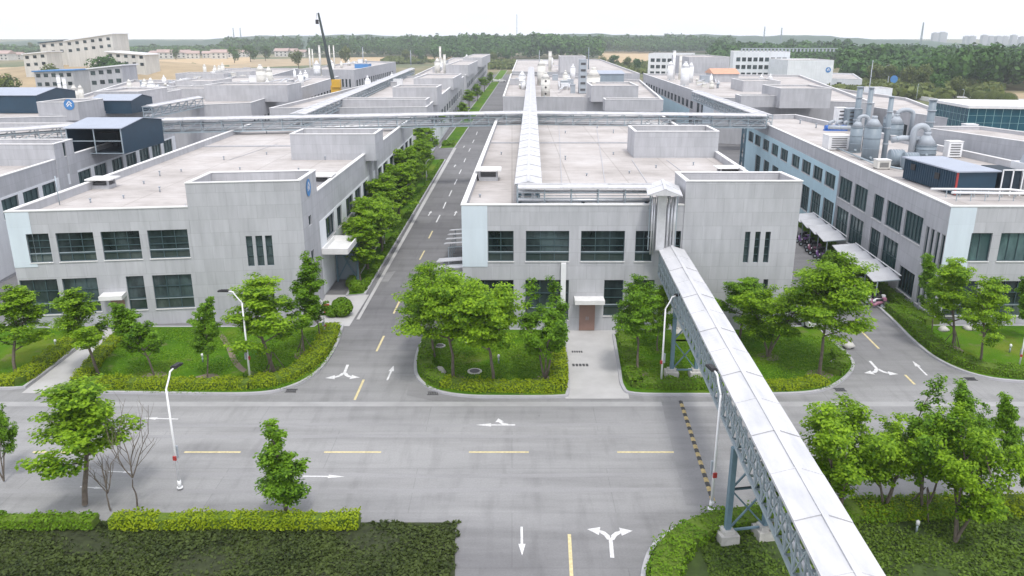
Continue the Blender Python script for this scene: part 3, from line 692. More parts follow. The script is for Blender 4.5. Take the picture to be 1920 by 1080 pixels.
def vent_box(parent, x, y, z, wx=1.8, wy=1.6, h=1.0, rz=0.0, label=None):
    """roof hatch: low plinth, four posts, flat overhanging cap"""
    ca, sa = math.cos(rz), math.sin(rz)
    mb = MB(); mb.prism(rect(x, y, wx, wy, rz), z, z+h*.35)
    for i in (-1, 1):
        for j in (-1, 1):
            px = x+(i*(wx/2-.1))*ca-(j*(wy/2-.1))*sa; py = y+(i*(wx/2-.1))*sa+(j*(wy/2-.1))*ca; mb.box((px, py, z+h*.6), (.16, .16, h*.6), rz)
    o = mb.build('roof_vent', M['conc'], parent, label)
    m2 = MB(); m2.prism(rect(x, y, wx+.7, wy+.7, rz), z+h*.9, z+h*1.02); m2.build('cap', M['coping'], o)
    m3 = MB(); m3.prism(rect(x, y, wx-.36, wy-.36, rz), z+h*.35, z+h*.62); m3.build('grille', M['iron'], o)
    return o

def along(A, B, s, out=0.0):
    A = Vector(A); B = Vector(B); d = (B-A).normalized(); n = Vector((d.y, -d.x)); q = A+d*s+n*out; return (q.x, q.y)

# ======== block 1 (left) ========
Z1 = 10.3
FL, FR, BR, BL = G(8, 398, Z1), G(563, 383, Z1), G(773, 221, Z1), G(470, 232, Z1)
B1 = thing('factory_block', 'long grey factory block left of the side street, its raised corner tower carrying an emblem', 'factory', (*FL, 0))
yf = FL[1]; zu0, zu1 = zat(yf, 494), zat(yf, 440); zl1 = zat(yf, 526)
f1 = wpx(FL, FR, [(53, 95)], zu0, zu1, 2, 4) + wpx(FL, FR, [(108, 178), (192, 264), (279, 354)], zu0, zu1, 3, 4)
f1 += wpx(FL, FR, [(42, 112)], zat(yf, 592), zl1, 3, 3) + wpx(FL, FR, [(121, 186), (289, 362)], zat(yf, 590), zl1, 3, 3) + wpx(FL, FR, [(240, 273)], zat(yf, 590), zl1, 1, 3)
s_r = s_on(FL, FR, 348, 12)
side1 = []
L1 = math.hypot(BR[0]-FR[0], BR[1]-FR[1])
zs1, zs0 = 7.15, 5.0
side1 += wpx(FR, BR, [(589, 606), (611, 627), (632, 641), (649, 662), (666, 677), (681, 689)], zs0, zs1, 3, 1)
side1 += wpx(FR, BR, [(708, 716), (718.5, 727), (731, 738), (741, 748), (751, 757), (760, 765), (767.5, 772)], zs0, zs1, 3, 1)
side1 = [w_ for w_ in side1 if w_[0] > 6.5]
lowside = [(w_[0]-.2, w_[1]+.2, .9, 3.3, 3, 2, 'glass_g') for w_ in side1 if w_[0] > 18]
block_walls(B1, [FL, FR, BR, BL], 0, Z1, {0: f1+[(s_r+.4, math.hypot(FR[0]-FL[0], FR[1]-FL[1])-.4, .3, 9.4, 'void')], 1: side1+lowside+[(.5, 5.2, .3, 9.4, 'void')]})
patch(B1, FL, FR, 0, s_on(FL, FR, 62, 8), zat(yf, 502), Z1-.05, f1, 'blue_panel', label='pale blue panel at the corner')
patch(B1, FR, BR, 6.0, L1-.1, 0.2, zs1+.25, side1+lowside, 'white_wall')
# tower at the street corner
zt = zat(FR[1], 339)
ta = along(FL, FR, s_r, .10); tb = along(FL, FR, math.hypot(FR[0]-FL[0], FR[1]-FL[1])+.11, .10)
tc = (along(FR, BR, 5.6, .11)); td = (ta[0]+(tc[0]-tb[0]), ta[1]+(tc[1]-tb[1]))
zz0, zz1 = zat(FR[1], 495), zat(FR[1], 439)
tw = wpx(ta, tb, [(463, 475), (481, 494), (499, 512)], zz0, zz1, 1, 3) + wpx(ta, tb, [(474, 483), (490, 498), (507, 515)], zat(FR[1], 580), zat(FR[1], 526), 1, 3)
T1 = sub_tower(B1, [ta, tb, tc, td], 0, zt, {0: tw, 1: [(2.0, 3.0, 7.9, 8.8, 1, 1), (2.0, 3.0, 4.6, 5.6, 1, 1)]})
# stair tower on the roof
D = 103.0
sp = [G(547, 300, 9.6), G(696, 300, 9.6)]; zst = zat(sp[0][1], 252)
e1 = Vector(BR)-Vector(FR); e1.normalize()
sub_tower(B1, [sp[0], (sp[1][0]+.6, sp[1][1]), (sp[1][0]+.6+e1.x*6, sp[1][1]+e1.y*6), (sp[0][0]+e1.x*6, sp[0][1]+e1.y*6)], 9.5, zst, mat='conc', deck=.6, name='stair_tower')
for (x, y), nm in (((195, 352), None), ((605, 345), None)):
    g = G(x, y, 9.6); vent_box(B1, g[0], g[1], 9.6, label=None)
# pilaster strip on the street side
for sx in (s_on(FR, BR, 692, 8), s_on(FR, BR, 702, 8)):
    a = along(FR, BR, sx, -.2); b = along(FR, BR, sx+.7, -.2); c = along(FR, BR, sx+.7, .35); d_ = along(FR, BR, sx, .35)
    mb = MB(); mb.prism([a, b, c, d_], 0, zst-.4); mb.build('pilaster', M['conc'], B1)
# roof joint ridge
for y in (272,):
    p, q = G(382, y+3, 9.65), G(545, y+2, 9.65); mb = MB(); mb.bar((*p, 9.68), (*q, 9.68), .35, .16); mb.build('roof_joint', M['conc'], B1)
# emblem on tower side (round blue mark with white strokes)
def emblem(parent, A, B, s, z, r, out=.05):
    A = Vector(A); B = Vector(B); d = (B-A).normalized(); n = Vector((d.y, -d.x)); c = A+d*s
    def P(u, v, o): q = c+d*u+n*o; return (q.x, q.y, z+v)
    mb = MB()
    mb.face([P(math.cos(t)*r, math.sin(t)*r, out) for t in np.linspace(0, 2*math.pi, 28)[:-1]])
    mb.mi = 1
    for u0, v0, u1, v1 in ((-.5, -.05, .05, .62), (.05, .62, .5, .1), (-.42, -.35, .1, .15), (.1, .15, .45, -.35)):
        dx, dy = u1-u0, v1-v0; l = math.hypot(dx, dy); ox, oy = -dy/l*.09, dx/l*.09
        mb.face([P((u0-ox)*r, (v0-oy)*r, out+.015), P((u1-ox)*r, (v1-oy)*r, out+.015), P((u1+ox)*r, (v1+oy)*r, out+.015), P((u0+ox)*r, (v0+oy)*r, out+.015)])
    return mb.build('emblem', [M['blue_roof'], M['white']], parent)
emblem(T1, tb, tc, 2.6, 11.3, .78)
# front door and canopy
def doorway(parent, A, B, px0, px1, pyt, pyb, cpx, canopy_z, label=None, out_c=1.3):
    zt_ = 2.35; s0 = s_on(A, B, px0, 1.2); s1 = s_on(A, B, px1, 1.2)
    a = along(A, B, s0, -.02); b = along(A, B, s1, -.02); c = along(A, B, s1, .09); d_ = along(A, B, s0, .09)
    mb = MB(); mb.prism([a, b, c, d_], .05, zt_); dr = mb.build('door', M['door'], parent)
    m = (s0+s1)/2; mb = MB(); p = along(A, B, m-.08, .14); q = along(A, B, m+.08, .14)
    mb.bar((*p, 1.0), (*p, 1.3), .04); mb.bar((*q, 1.0), (*q, 1.3), .04); mb.build('handle', M['steel'], dr)
    c0 = s_on(A, B, cpx[0], canopy_z); c1 = s_on(A, B, cpx[1], canopy_z)
    mb = MB(); mb.prism([along(A, B, c0, .01), along(A, B, c1, .01), along(A, B, c1, out_c), along(A, B, c0, out_c)], canopy_z, canopy_z+.35)
    mb.build('canopy', M['coping'], parent)
doorway(B1, FL, FR, 212, 237, 575, 605, (195, 238), 2.75)
# basement grille
mb = MB(); a = s_on(FL, FR, 51, .8); p0 = along(FL, FR, a, .03); p1 = along(FL, FR, a+.9, .03)
for k in range(5): mb.bar((*p0, .55+.13*k), (*p1, .55+.13*k), .04, .07)
mb.build('wall_grille', M['iron'], B1)
# side entrance canopy + braced frame
c0 = s_on(FR, BR, 600, 4.0)
def side_canopy():
    mb = MB(); poly = [along(FR, BR, 5.9, .12), along(FR, BR, 11.2, .12), along(FR, BR, 11.2, 2.5), along(FR, BR, 5.9, 2.5)]
    mb.prism(poly, 4.25, 4.4)
    n = 4
    for i in range(4):
        p, q = poly[i], poly[(i+1) % 4]; mb.bar((*p, 4.55), (*q, 4.55), .14, .55)
    cn = mb.build('entrance_canopy', M['coping'], B1, 'white flat canopy over the street-side entrance')
    mb = MB(); a, b = along(FR, BR, 11.0, .25), along(FR, BR, 11.0, 2.35)
    for p in (a, b): mb.box((p[0], p[1], 2.12), (.18, .18, 4.24))
    mb.bar((*a, .2), (*b, 4.0), .12); mb.bar((*b, .2), (*a, 4.0), .12); mb.build('braced_post', M['steel_b'], B1)
    mb = MB(); a, b = along(FR, BR, 11.3, .3), along(FR, BR, 11.3, 2.3); mb.bar((*a, 2.1), (*b, 2.1), .06, 3.9); mb.build('screen_panel', M['tank'], B1, 'dark grey sheet panel behind the crossed braces')
side_canopy()

# ======== block 2 (middle) ========
Z2 = 10.9
FL2, FR2, BR2, BL2 = G(865, 385, Z2), G(1497, 385, Z2), G(1243, 217, Z2), G(932, 219, Z2)
B2 = thing('factory_block', 'grey two-storey factory block in the middle, the pipe bridge joining its front wall', 'factory', (*FL2, 0))
yf = FL2[1]; zu0, zu1 = zat(yf, 490), zat(yf, 433); zl1 = zat(yf, 525)
w2 = wpx(FL2, FR2, [(915, 963), (1191, 1223)], zu0, zu1, 2, 4) + wpx(FL2, FR2, [(986, 1067), (1089, 1171)], zu0, zu1, 3, 4) + wpx(FL2, FR2, [(1255, 1276)], zat(yf, 476), zu1, 2, 3)
w2 += wpx(FL2, FR2, [(882, 963), (985, 1066)], zat(yf, 600), zl1, 3, 3) + wpx(FL2, FR2, [(1132, 1168), (1188, 1226)], zat(yf, 592), zl1, 1, 4)
# left side wall (BL->FL is side 3) and right side wall (FR->BR side 1)
L3 = math.hypot(BL2[0]-FL2[0], BL2[1]-FL2[1]); sd2 = [(3+i*5.2, 6+i*5.2, 5.2, 7.4, 3, 1) for i in range(13)]
sd2b = [(s, e, .9, 3.3, 3, 2, 'glass_g') for s, e, *_ in sd2]
s_l = s_on(FL2, FR2, 1285, 12)
block_walls(B2, [FL2, FR2, BR2, BL2], 0, Z2, {0: w2+[(s_l+.4, math.hypot(FR2[0]-FL2[0], FR2[1]-FL2[1])-.5, .3, 10, 'void')], 1: sd2+sd2b, 3: sd2+sd2b})
patch(B2, FL2, FR2, 0, s_on(FL2, FR2, 914, 8), zat(yf, 500), Z2-.05, w2, 'blue_panel', label='pale blue panel at the corner')
zt2 = zat(yf, 340); s_l = s_on(FL2, FR2, 1285, 12)
ta = along(FL2, FR2, s_l, .10); tb = along(FL2, FR2, math.hypot(FR2[0]-FL2[0], FR2[1]-FL2[1])+.11, .10)
tc = (tb[0]-.25, tb[1]+4.6); td = (ta[0], ta[1]+4.6)
tw = wpx(ta, tb, [(1395, 1405), (1414, 1424), (1433, 1443)], zat(yf, 492), zat(yf, 434), 1, 4) + wpx(ta, tb, [(1392, 1401), (1411, 1420), (1429, 1438)], zat(yf, 580), zat(yf, 523), 1, 3)
T2 = sub_tower(B2, [ta, tb, tc, td], 0, zt2, {0: tw}, deck=.8)
g0, g1 = G(1188, 296, 10.2), G(1345, 296, 10.2); zst2 = zat(g0[1], 247)
sub_tower(B2, [g0, g1, (g1[0]+.1, g1[1]+6.5), (g0[0]+.1, g0[1]+6.5)], 10.1, zst2, deck=.6, name='stair_tower')
g = G(916, 337, 10.2); vent_box(B2, g[0], g[1], 10.2, 1.9, 1.6, 1.15)
g = G(1352, 325, 10.2); vent_box(B2, g[0]+.8, g[1], 10.2, 2.2, 1.5, .7)
for y, x0, x1 in ((268, 916, 974), (268, 1012, 1188)):
    p, q = G(x0, y, 10.25), G(x1, y, 10.25); mb = MB(); mb.bar((*p, 10.27), (*q, 10.27), .35, .16); mb.build('roof_joint', M['conc'], B2)
doorway(B2, FL2, FR2, 1086, 1115, 570, 620, (1076, 1131), 2.75)
mb = MB(); s = s_on(FL2, FR2, 1056, 5); p = along(FL2, FR2, s, .22); mb.bar((*p, 2.2), (*p, zu0-.1), .42, .3); mb.build('downpipe_box', M['white'], B2)
s = s_on(FL2, FR2, 1106, 6); p = along(FL2, FR2, s, -.26)
mb = MB(); mb.bar((along(FL2, FR2, s_on(FL2, FR2, 1093, 6), -.21)[0], p[1]+.06, zu0+.55), (along(FL2, FR2, s_on(FL2, FR2, 1116, 6), -.21)[0], p[1]+.06, zu0+.55), .02, .9)
mb.build('blue_curtain', M['blue'], B2)

rgv = random.Random(8)
for par, z_, pts in ((B1, 9.6, [(232, 372), (300, 360), (340, 322), (420, 300), (450, 318), (500, 290), (300, 330), (560, 320), (610, 300), (690, 250), (500, 250), (170, 380), (270, 345)]), (B2, 10.2, [(1060, 300), (1100, 330), (1150, 290), (1180, 325), (1230, 315), (1060, 250), (1120, 240), (1300, 310), (900, 370), (940, 290), (1150, 250)])):
    for x_, y_ in pts:
        g = G(x_, y_, z_); mb = MB(); h_ = rgv.uniform(.2, .5); mb.tube([(*g, z_), (*g, z_+h_)], .07, 8); mb.tube([(*g, z_+h_), (*g, z_+h_+.06)], .13, 8); mb.build('vent_pipe', M['tank_l'], par)
for par, z_, pts in ((B1, 9.62, [(345, 392, 348, 382), (430, 300, 520, 270)]), (B2, 10.22, [(1053, 345, 1048, 235), (1135, 345, 1118, 235), (1215, 345, 1185, 300), (1290, 330, 1250, 300)])):
    for a_, b_, c_, d_ in pts:
        p, q = G(a_, b_, z_), G(c_, d_, z_); mb = MB(); mb.bar((*p, z_+.01), (*q, z_+.01), .09, .04); mb.build('roof_seam', M['kerb'], par)
mb = MB(); p = G(112, 384, 9.6); mb.tube([(*p, 9.6), (*p, 12.2)], .05, 6); mb.build('lightning_rod', M['steel'], B1)
# ======== block 3 (right) ========
Z3 = 10.5
FL3, BL3 = G(1783, 388, Z3), G(1400, 217, Z3)
FR3 = (FL3[0]+23, FL3[1]+0.0); BR3 = (BL3[0]+9.5, BL3[1]+2)
B3 = thing('factory_block', 'factory block at the right with pale cyan cladding and exhaust plant on its roof', 'factory', (*FL3, 0))
LL = math.hypot(BL3[0]-FL3[0], BL3[1]-FL3[1]); A, B = BL3, FL3       # side 3 runs BL->FL
yf = FL3[1]
up = wpx(A, B, [(1637, 1655), (1661, 1690), (1695, 1728)], 6.0, 8.5, 5, 1, 'glass_g') + wpx(A, B, [(1573, 1596), (1601, 1625)], 6.0, 8.5, 4, 1, 'glass_g')
up += wpx(A, B, [(1547, 1566), (1525, 1542), (1504, 1520), (1485, 1499), (1464, 1477), (1447, 1459), (1431, 1442), (1416, 1426), (1404, 1413)], 6.5, 8.2, 3, 1, 'glass_g')
lo = wpx(A, B, [(1502, 1516), (1520, 1537), (1542, 1561), (1566, 1588), (1591, 1616), (1629, 1647), (1652, 1680)], 1.7, 5.0, 4, 2, 'glass_g')
lo += wpx(A, B, [(1482, 1495), (1464, 1476), (1447, 1458), (1431, 1441), (1416, 1425)], 1.9, 5.0, 4, 2, 'glass_g') + wpx(A, B, [(1684, 1712)], .9, 3.2, 5, 1)
sl = wpx(A, B, [(1732, 1737.5), (1741, 1747), (1751, 1757), (1761, 1767)], 4.6, 8.0, 1, 1) + wpx(A, B, [(1720, 1725), (1729, 1734), (1738, 1743), (1747, 1752)], .9, 3.5, 1, 1)
fr = [(s_on(FL3, FR3, a, 7), s_on(FL3, FR3, b, 7), zat(yf, 490), zat(yf, 437), nx, 1, 'glass_g') for a, b, nx in ((1817, 1857, 2), (1873, 1945, 4), (1965, 2040, 4))]
fr += [(s_on(FL3, FR3, a, 2.5), s_on(FL3, FR3, b, 2.5), .9, zat(yf, 527), nx, 3) for a, b, nx in ((1770, 1830, 3), (1858, 1930, 3), (1955, 2030, 4))]
block_walls(B3, [FL3, FR3, BR3, BL3], 0, Z3, {3: up+lo+sl, 0: fr})
sc = s_on(A, B, 1571, 7)
patch(B3, A, B, .2, sc, .3, 8.9, up+lo+sl, 'cyan_panel', label='pale cyan cladding on the street side')
patch(B3, FL3, FR3, 0.02, s_on(FL3, FR3, 1823, 8), 4.6, Z3-.05, fr, 'blue_panel', label='pale blue panel at the corner')
mb = MB(); s = s_on(FL3, FR3, 1764, .8)
p0 = along(FL3, FR3, .5, .03); p1 = along(FL3, FR3, 1.8, .03)
for k in range(5): mb.bar((*p0, .45+.13*k), (*p1, .45+.13*k), .04, .07)
mb.build('wall_grille', M['iron'], B3)
for k_, (x_, y_) in enumerate(((1500, 232), (1530, 240), (1480, 222), (1640, 262), (1660, 255), (1700, 300))):
    g = G(x_, y_, 9.8); mb = MB(); mb.tube([(*g, 9.8), (*g, 10.4)], .12, 8); mb.tube([(*g, 10.4), (*g, 10.5)], .22, 8); mb.build('vent_pipe', M['tank_l'], B3)
p = along(BL3, FL3, sc+.25, .1); mb = MB(); mb.tube([(*p, .2), (*p, 9.2)], .05, 8); mb.build('downpipe', M['tank_l'], B3)
# low penthouse wall on the roof behind the plant
g0, g1 = G(1925, 306, 9.8), G(1712, 270, 9.8)
sub_tower(B3, [g0, (g0[0]+9, g0[1]), (g1[0]+9, g1[1]), g1], 9.7, 12.2, mat='conc', deck=.4, name='penthouse')

# ======== block 0 (far left) ========
Z0 = 10.3
a0, b0 = G(0, 332, Z0), G(325, 231, Z0); d = (Vector(b0)-Vector(a0)).normalized(); k = (66-a0[1])/d.y
FR0 = (a0[0]+d.x*k, 66.0); BR0 = b0; FL0 = (FR0[0]-42, 66.0); BL0 = (BR0[0]-42, BR0[1])
B0 = thing('factory_block', 'factory block at the left edge with a navy open shed on its roof', 'factory', (*FR0, 0))
wz = (5.9, 8.0)
ws = wpx(FR0, BR0, [(5, 36), (45, 74), (81, 106), (148, 172), (178, 201), (211, 231), (237, 256), (262, 280), (285, 302), (307, 323)], *wz, 3, 1, 'glass_g')
block_walls(B0, [FL0, FR0, BR0, BL0], 0, Z0, {1: ws})
patch(B0, FR0, BR0, 1, math.hypot(BR0[0]-FR0[0], BR0[1]-FR0[1])-.2, .3, 8.25, ws, 'white_wall')
s0 = s_on(FR0, BR0, 104, 10); s1 = s_on(FR0, BR0, 139, 10)
t_a, t_b = along(FR0, BR0, s0, .1), along(FR0, BR0, s1, .1); zt0 = zat(t_a[1], 271)
sub_tower(B0, [(t_a[0]-16, t_a[1]), t_a, t_b, (t_b[0]-16, t_b[1])], 0, zt0, {1: [(2.2, 2.9, 7, 12, 1, 3)]}, deck=.5, name='stair_tower')
# navy shed on roof
def shed(parent, pxs, z0, zt_, depth, label, roofz=1.0, cat='shed', open_front=True, mat='navy'):
    a, b = pxs
    ya = G(a[0], a[1], z0)[1]; A = (xat(a[0], ya, z0), ya); B = (xat(b[0], ya, z0), ya)
    t = thing('rooftop_shed', label, cat, (*A, z0)); dx = .02*depth
    Cc = (B[0]+dx, B[1]+depth); Dd = (A[0]+dx, A[1]+depth)
    mb = MB()
    mb.bar((*B, (z0+zt_)/2), (*Cc, (z0+zt_)/2), .08, zt_-z0); mb.bar((*Cc, (z0+zt_)/2), (*Dd, (z0+zt_)/2), .08, zt_-z0); mb.bar((*Dd, (z0+zt_)/2), (*A, (z0+zt_)/2), .08, zt_-z0)
    m = ((A[0]+B[0])/2, A[1]); m2 = ((Cc[0]+Dd[0])/2, Cc[1])
    mb.face([(B[0]+.05, B[1], zt_), (Cc[0]+.05, Cc[1], zt_), ((B[0]+Cc[0])/2+.05, (B[1]+Cc[1])/2, zt_+roofz)])
    mb.face([(A[0]-.05, A[1], zt_), ((A[0]+Dd[0])/2-.05, (A[1]+Dd[1])/2, zt_+roofz), (Dd[0]-.05, Dd[1], zt_)])
    if not open_front: mb.bar((*A, (z0+zt_)/2), (*B, (z0+zt_)/2), .08, zt_-z0)
    mb.build('wall', M[mat], t)
    mr = MB(); o = .3
    r0, r1 = ((A[0]+Dd[0])/2-o, (A[1]+Dd[1])/2, zt_+roofz+.05), ((B[0]+Cc[0])/2+o, (B[1]+Cc[1])/2, zt_+roofz+.05)
    e0, e1_ = (A[0]-o, A[1]-o, zt_-.02), (B[0]+o, B[1]-o, zt_-.02); f0, f1_ = (Dd[0]-o, Dd[1]+o, zt_-.02), (Cc[0]+o, Cc[1]+o, zt_-.02)
    mr.face([e0, e1_, r1, r0]); mr.face([r0, r1, f1_, f0])
    lo_ = lambda q: (q[0], q[1], q[2]-.08)
    mr.face([lo_(r0), lo_(r1), lo_(e1_), lo_(e0)]); mr.face([lo_(e0), lo_(e1_), e1_, e0]); mr.face([lo_(e1_), lo_(r1), r1, e1_]); mr.face([lo_(r1), lo_(f1_), f1_, r1])
    mr.build('roof', M['grey_roof'], t)
    if open_front:
        m5 = MB(); m5.prism([(A[0]+.1, A[1]+.2), (B[0]-.1, B[1]+.2), (Cc[0]-.1, Cc[1]-.1), (Dd[0]+.1, Dd[1]-.1)], z0-.05, z0+.12); m5.box(((A[0]+B[0])/2-2, A[1]+8, z0+1), (3, 2, 1.8)); m5.build('floor', M['navy_in'], t)
        mf = MB()
        for u in (0, .5, 1): mf.bar((A[0]+(B[0]-A[0])*u, A[1], z0), (A[0]+(B[0]-A[0])*u, A[1], zt_), .12)
        for v in (.03, .5, .97): mf.bar((A[0], A[1]-.02, z0+(zt_-z0)*v), (B[0], B[1]-.02, z0+(zt_-z0)*v), .10)
        mf.build('frame', M['steel'], t)
    return t
sh0 = shed(None, ((131, 289), (232, 289)), 9.65, 13.0, 12, 'navy blue shed with open framed front on the roof of the far left block', .7)

# ======== second row ========
def far_block(name, label, c, h, wins=None, mat='conc_far', **kw):
    """c: FL,FR,BR,BL pixels of the parapet top"""
    P = [G(x, y, h) for x, y in c]; t = thing('factory_block', label, 'factory', (*P[0], 0)); W = {}
    for i, spec in (wins or {}).items():
        A, B = P[i], P[(i+1) % 4]; W[i] = []
        for (px0, px1, n, z0, z1, fill) in spec:
            s0, s1 = sorted((s_on(A, B, px0, z0), s_on(A, B, px1, z0)))
            st = (s1-s0)/n
            for k in range(n): W[i].append((s0+st*(k+.5-fill/2), s0+st*(k+.5+fill/2), z0, z1, 2, 1, 'glass'))
    block_walls(t, P, 0, h, W, mat=mat, deck=.6, **kw); return t, P
def pent(parent, px0, px1, ybase, ytop, zr, depth, mat='conc_far', name='penthouse', wins=None):
    ya = G(px0, ybase, zr)[1]; A = (xat(px0, ya, zr), ya); B = (xat(px1, ya, zr), ya); h = zat(ya, ytop)
    dx = depth*.02
    return sub_tower(parent, [A, B, (B[0]+dx, B[1]+depth), (A[0]+dx, A[1]+depth)], zr-.1, h, wins, mat, .35, name)
H2 = 10.5
C1, P = far_block('c1', 'second-row block beyond the left block, its windowed side facing the tree-lined side street', [(505, 203), (800, 201), (870, 143), (752, 143)], H2, {1: [(808, 866, 13, 5.0, 7.0, .6), (808, 866, 13, 1.2, 3.3, .6)]})
patch(C1, P[1], P[2], .5, 60, .3, 4.7, [], 'white_wall')
pent(C1, 640, 800, 205, 187, 9.9, 6); pent(C1, 737, 820, 196, 164, 9.9, 10); pent(C1, 776, 850, 168, 147, 9.9, 30)
C2, P = far_block('c2', 'third-row block beyond, whose end faces the far woods', [(778, 141), (873, 141), (914, 108), (850, 108)], H2, {1: [(876, 912, 18, 5.0, 7.0, .6), (876, 912, 18, 1.2, 3.3, .6)]})
pent(C2, 836, 878, 143, 122, 9.9, 60); pent(C2, 868, 904, 125, 108, 9.9, 90)
D1, P = far_block('d1', 'second-row block at the left, running beside the diagonal pipe bridge', [(150, 206), (470, 193), (636, 143), (440, 143)], H2, {1: [(476, 530, 9, 5.0, 7.0, .6), (546, 632, 14, 5.0, 7.0, .6), (476, 632, 20, 1.2, 3.3, .6)]})
patch(D1, P[1], P[2], .5, 90, .3, 4.7, [], 'white_wall')
pent(D1, 385, 540, 190, 160, 9.9, 12); pent(D1, 300, 420, 186, 166, 9.9, 10); pent(D1, 541, 548, 176, 150, 9.9, 3)
D2, P = far_block('d2', 'block behind the crane with a blue roof light and a row of small windows', [(560, 130), (664, 131), (742, 116), (680, 114)], 12, {1: [(668, 738, 18, 5.5, 8, .6)], 0: [(640, 660, 3, 5.5, 8.5, .5)]})
pent(D2, 665, 690, 128, 120, 11.4, 8, mat='blue_roof', name='roof_light')
D3, P = far_block('d3', 'low grey block left of the white exhaust stacks, seen past the second row', [(300, 160), (470, 152), (560, 128), (420, 128)], 10, {1: [(475, 555, 12, 5, 7, .6)]})
pent(D3, 330, 420, 150, 138, 9.4, 12); pent(D3, 400, 470, 145, 134, 9.4, 20)
E1, P = far_block('e1', 'second-row block at the left edge with a blue emblem on its tower', [(-220, 226), (150, 218), (300, 190), (60, 186)], H2, {1: [(160, 298, 14, 5.5, 7.5, .55)]})
tE = pent(E1, 74, 150, 225, 192, 9.9, 9)
gE = G(74, 225, 9.9); yE = G(112, 225, 9.9)[1]; xE0, xE1 = xat(74, yE, 10), xat(150, yE, 10)
emblem(tE, (xE0, yE), (xE1, yE), (xE1-xE0)-1.5, 12.6, .95, .06)
pent(E1, 180, 262, 205, 172, 9.9, 14); pent(E1, 262, 292, 198, 176, 9.9, 14)
E2, P = far_block('e2', 'long low block at the left behind the navy sheds, with thin white roof edges', [(130, 186), (300, 176), (430, 150), (250, 150)], 10.2, {1: [(305, 425, 14, 5, 7, .6)]})
pent(E2, 195, 300, 182, 168, 9.6, 10); pent(E2, 330, 400, 166, 152, 9.6, 16)
shed(None, ((-60, 212), (72, 212)), 10.0, 13.4, 14, 'long navy shed with a grey roof at the left edge', 1.0, open_front=False)
shed(None, ((172, 213), (248, 213)), 10.1, 12.6, 9, 'small navy shed with a pale roof behind the open framed shed', .8, open_front=False)
C5, P = far_block('c5', 'second-row block straight ahead, crowded with white scrubbers under the central pipe cover', [(943, 181), (1240, 184), (1200, 150), (958, 138)], H2, {0: [(1080, 1125, 0, 4, 6, .6)] if False else []})
pent(C5, 1134, 1243, 207, 187, 9.2, 5); pent(C5, 1108, 1196, 190, 161, 9.9, 16)
C6, P = far_block('c6', 'block closing the view at the end of the central pipe cover', [(960, 134), (1200, 138), (1125, 111), (969, 112)], H2, {})
pent(C6, 1050, 1098, 136, 106, 9.9, 20)
shed(None, ((1124, 163), (1169, 163)), 10.0, 13.8, 16, 'blue-grey shed with a pale flat roof behind the scrubbers in the centre', .6, open_front=False, mat='tank')
R1, P = far_block('r1', 'second-row block at the right with cyan cladding and a long row of windows', [(1340, 183), (1640, 193), (1500, 141), (1206, 138)], H2, {3: [(1210, 1300, 15, 5.6, 7.6, .6), (1304, 1338, 4, 5.2, 7.9, .6), (1214, 1336, 14, 1.6, 4.2, .6)]})
patch(R1, P[3], P[0], 20, 100, .3, 5.4, [], 'cyan_panel'); patch(R1, P[3], P[0], 118, math.hypot(P[0][0]-P[3][0], P[0][1]-P[3][1])-.05, .3, 10.3, [], 'blue_panel', out=.06)
pent(R1, 1388, 1510, 200, 180, 9.9, 5); pent(R1, 1461, 1556, 202, 166, 9.9, 14); pent(R1, 1393, 1462, 172, 152, 9.9, 14)
def clutter(parent, quad, z, n, seed, pipes=3):
    """small plant fixed on a roof: cowls, cabinets, pipe runs"""
    rg = random.Random(seed); a, b, c, d = [Vector(q) for q in quad]
    def pt(u, v): return a.lerp(b, u).lerp(d.lerp(c, u), v)
    for k in range(n):
        p = pt(rg.uniform(.08, .92), rg.uniform(.05, .95)); kind = rg.random(); mb = MB()
        if kind < .4:
            w1, w2, h = rg.uniform(1, 3), rg.uniform(1, 3), rg.uniform(.8, 2.2); mb.box((p.x, p.y, z+h/2), (w1, w2, h)); mb.box((p.x, p.y, z+h+.05), (w1+.2, w2+.2, .1)); mb.build('roof_cabinet', M[rg.choice(['white', 'conc_far', 'tank_l', 'cream'])], parent)
        elif kind < .82:
            h = rg.uniform(.6, 1.6); mb.tube([(p.x, p.y, z), (p.x, p.y, z+h)], .35, 10); mb.tube([(p.x, p.y, z+h), (p.x, p.y, z+h+.5)], [.7, .1], 10); mb.build('roof_cowl', M[rg.choice(['white', 'tank_l', 'cream'])], parent)
        else:
            h = rg.uniform(1.5, 4); r_ = rg.uniform(.45, .9); mb.tube([(p.x, p.y, z), (p.x, p.y, z+h)], r_, 14); mb.tube([(p.x, p.y, z+h), (p.x, p.y, z+h+r_*.8)], [r_*1.05, r_*.3], 14); mb.tube([(p.x, p.y, z+h+r_*.8), (p.x, p.y, z+h+r_*1.5)], r_*.28, 10); mb.build('roof_tank', M[rg.choice(['cream', 'white', 'white'])], parent)
    for k in range(pipes):
        u = rg.uniform(.1, .9); v = rg.uniform(.05, .6); p = pt(u, v); q = pt(u, min(.98, v+rg.uniform(.1, .35))); r2 = pt(min(.95, u+.25), min(.98, v+.2)); mb = MB()
        e = q if k % 2 else r2; mb.tube([(p.x, p.y, z+.9), (e.x, e.y, z+.9)], .22, 8); mb.build('roof_pipe', M['pipe'], parent)
def px_quad(pts, z): return [G(x, y, z) for x, y in pts]
clutter(C5, px_quad([(1040, 178), (1085, 178), (1085, 145), (1035, 145)], 9.9), 9.9, 12, 61, 6)
clutter(C5, px_quad([(955, 176), (985, 176), (988, 146), (968, 146)], 9.9), 9.9, 8, 62, 3)
clutter(C6, px_quad([(1005, 132), (1120, 134), (1110, 115), (1008, 115)], 9.9), 9.9, 14, 63, 6)
clutter(C1, px_quad([(640, 186), (740, 186), (770, 150), (720, 150)], 9.9), 9.9, 6, 64, 3)
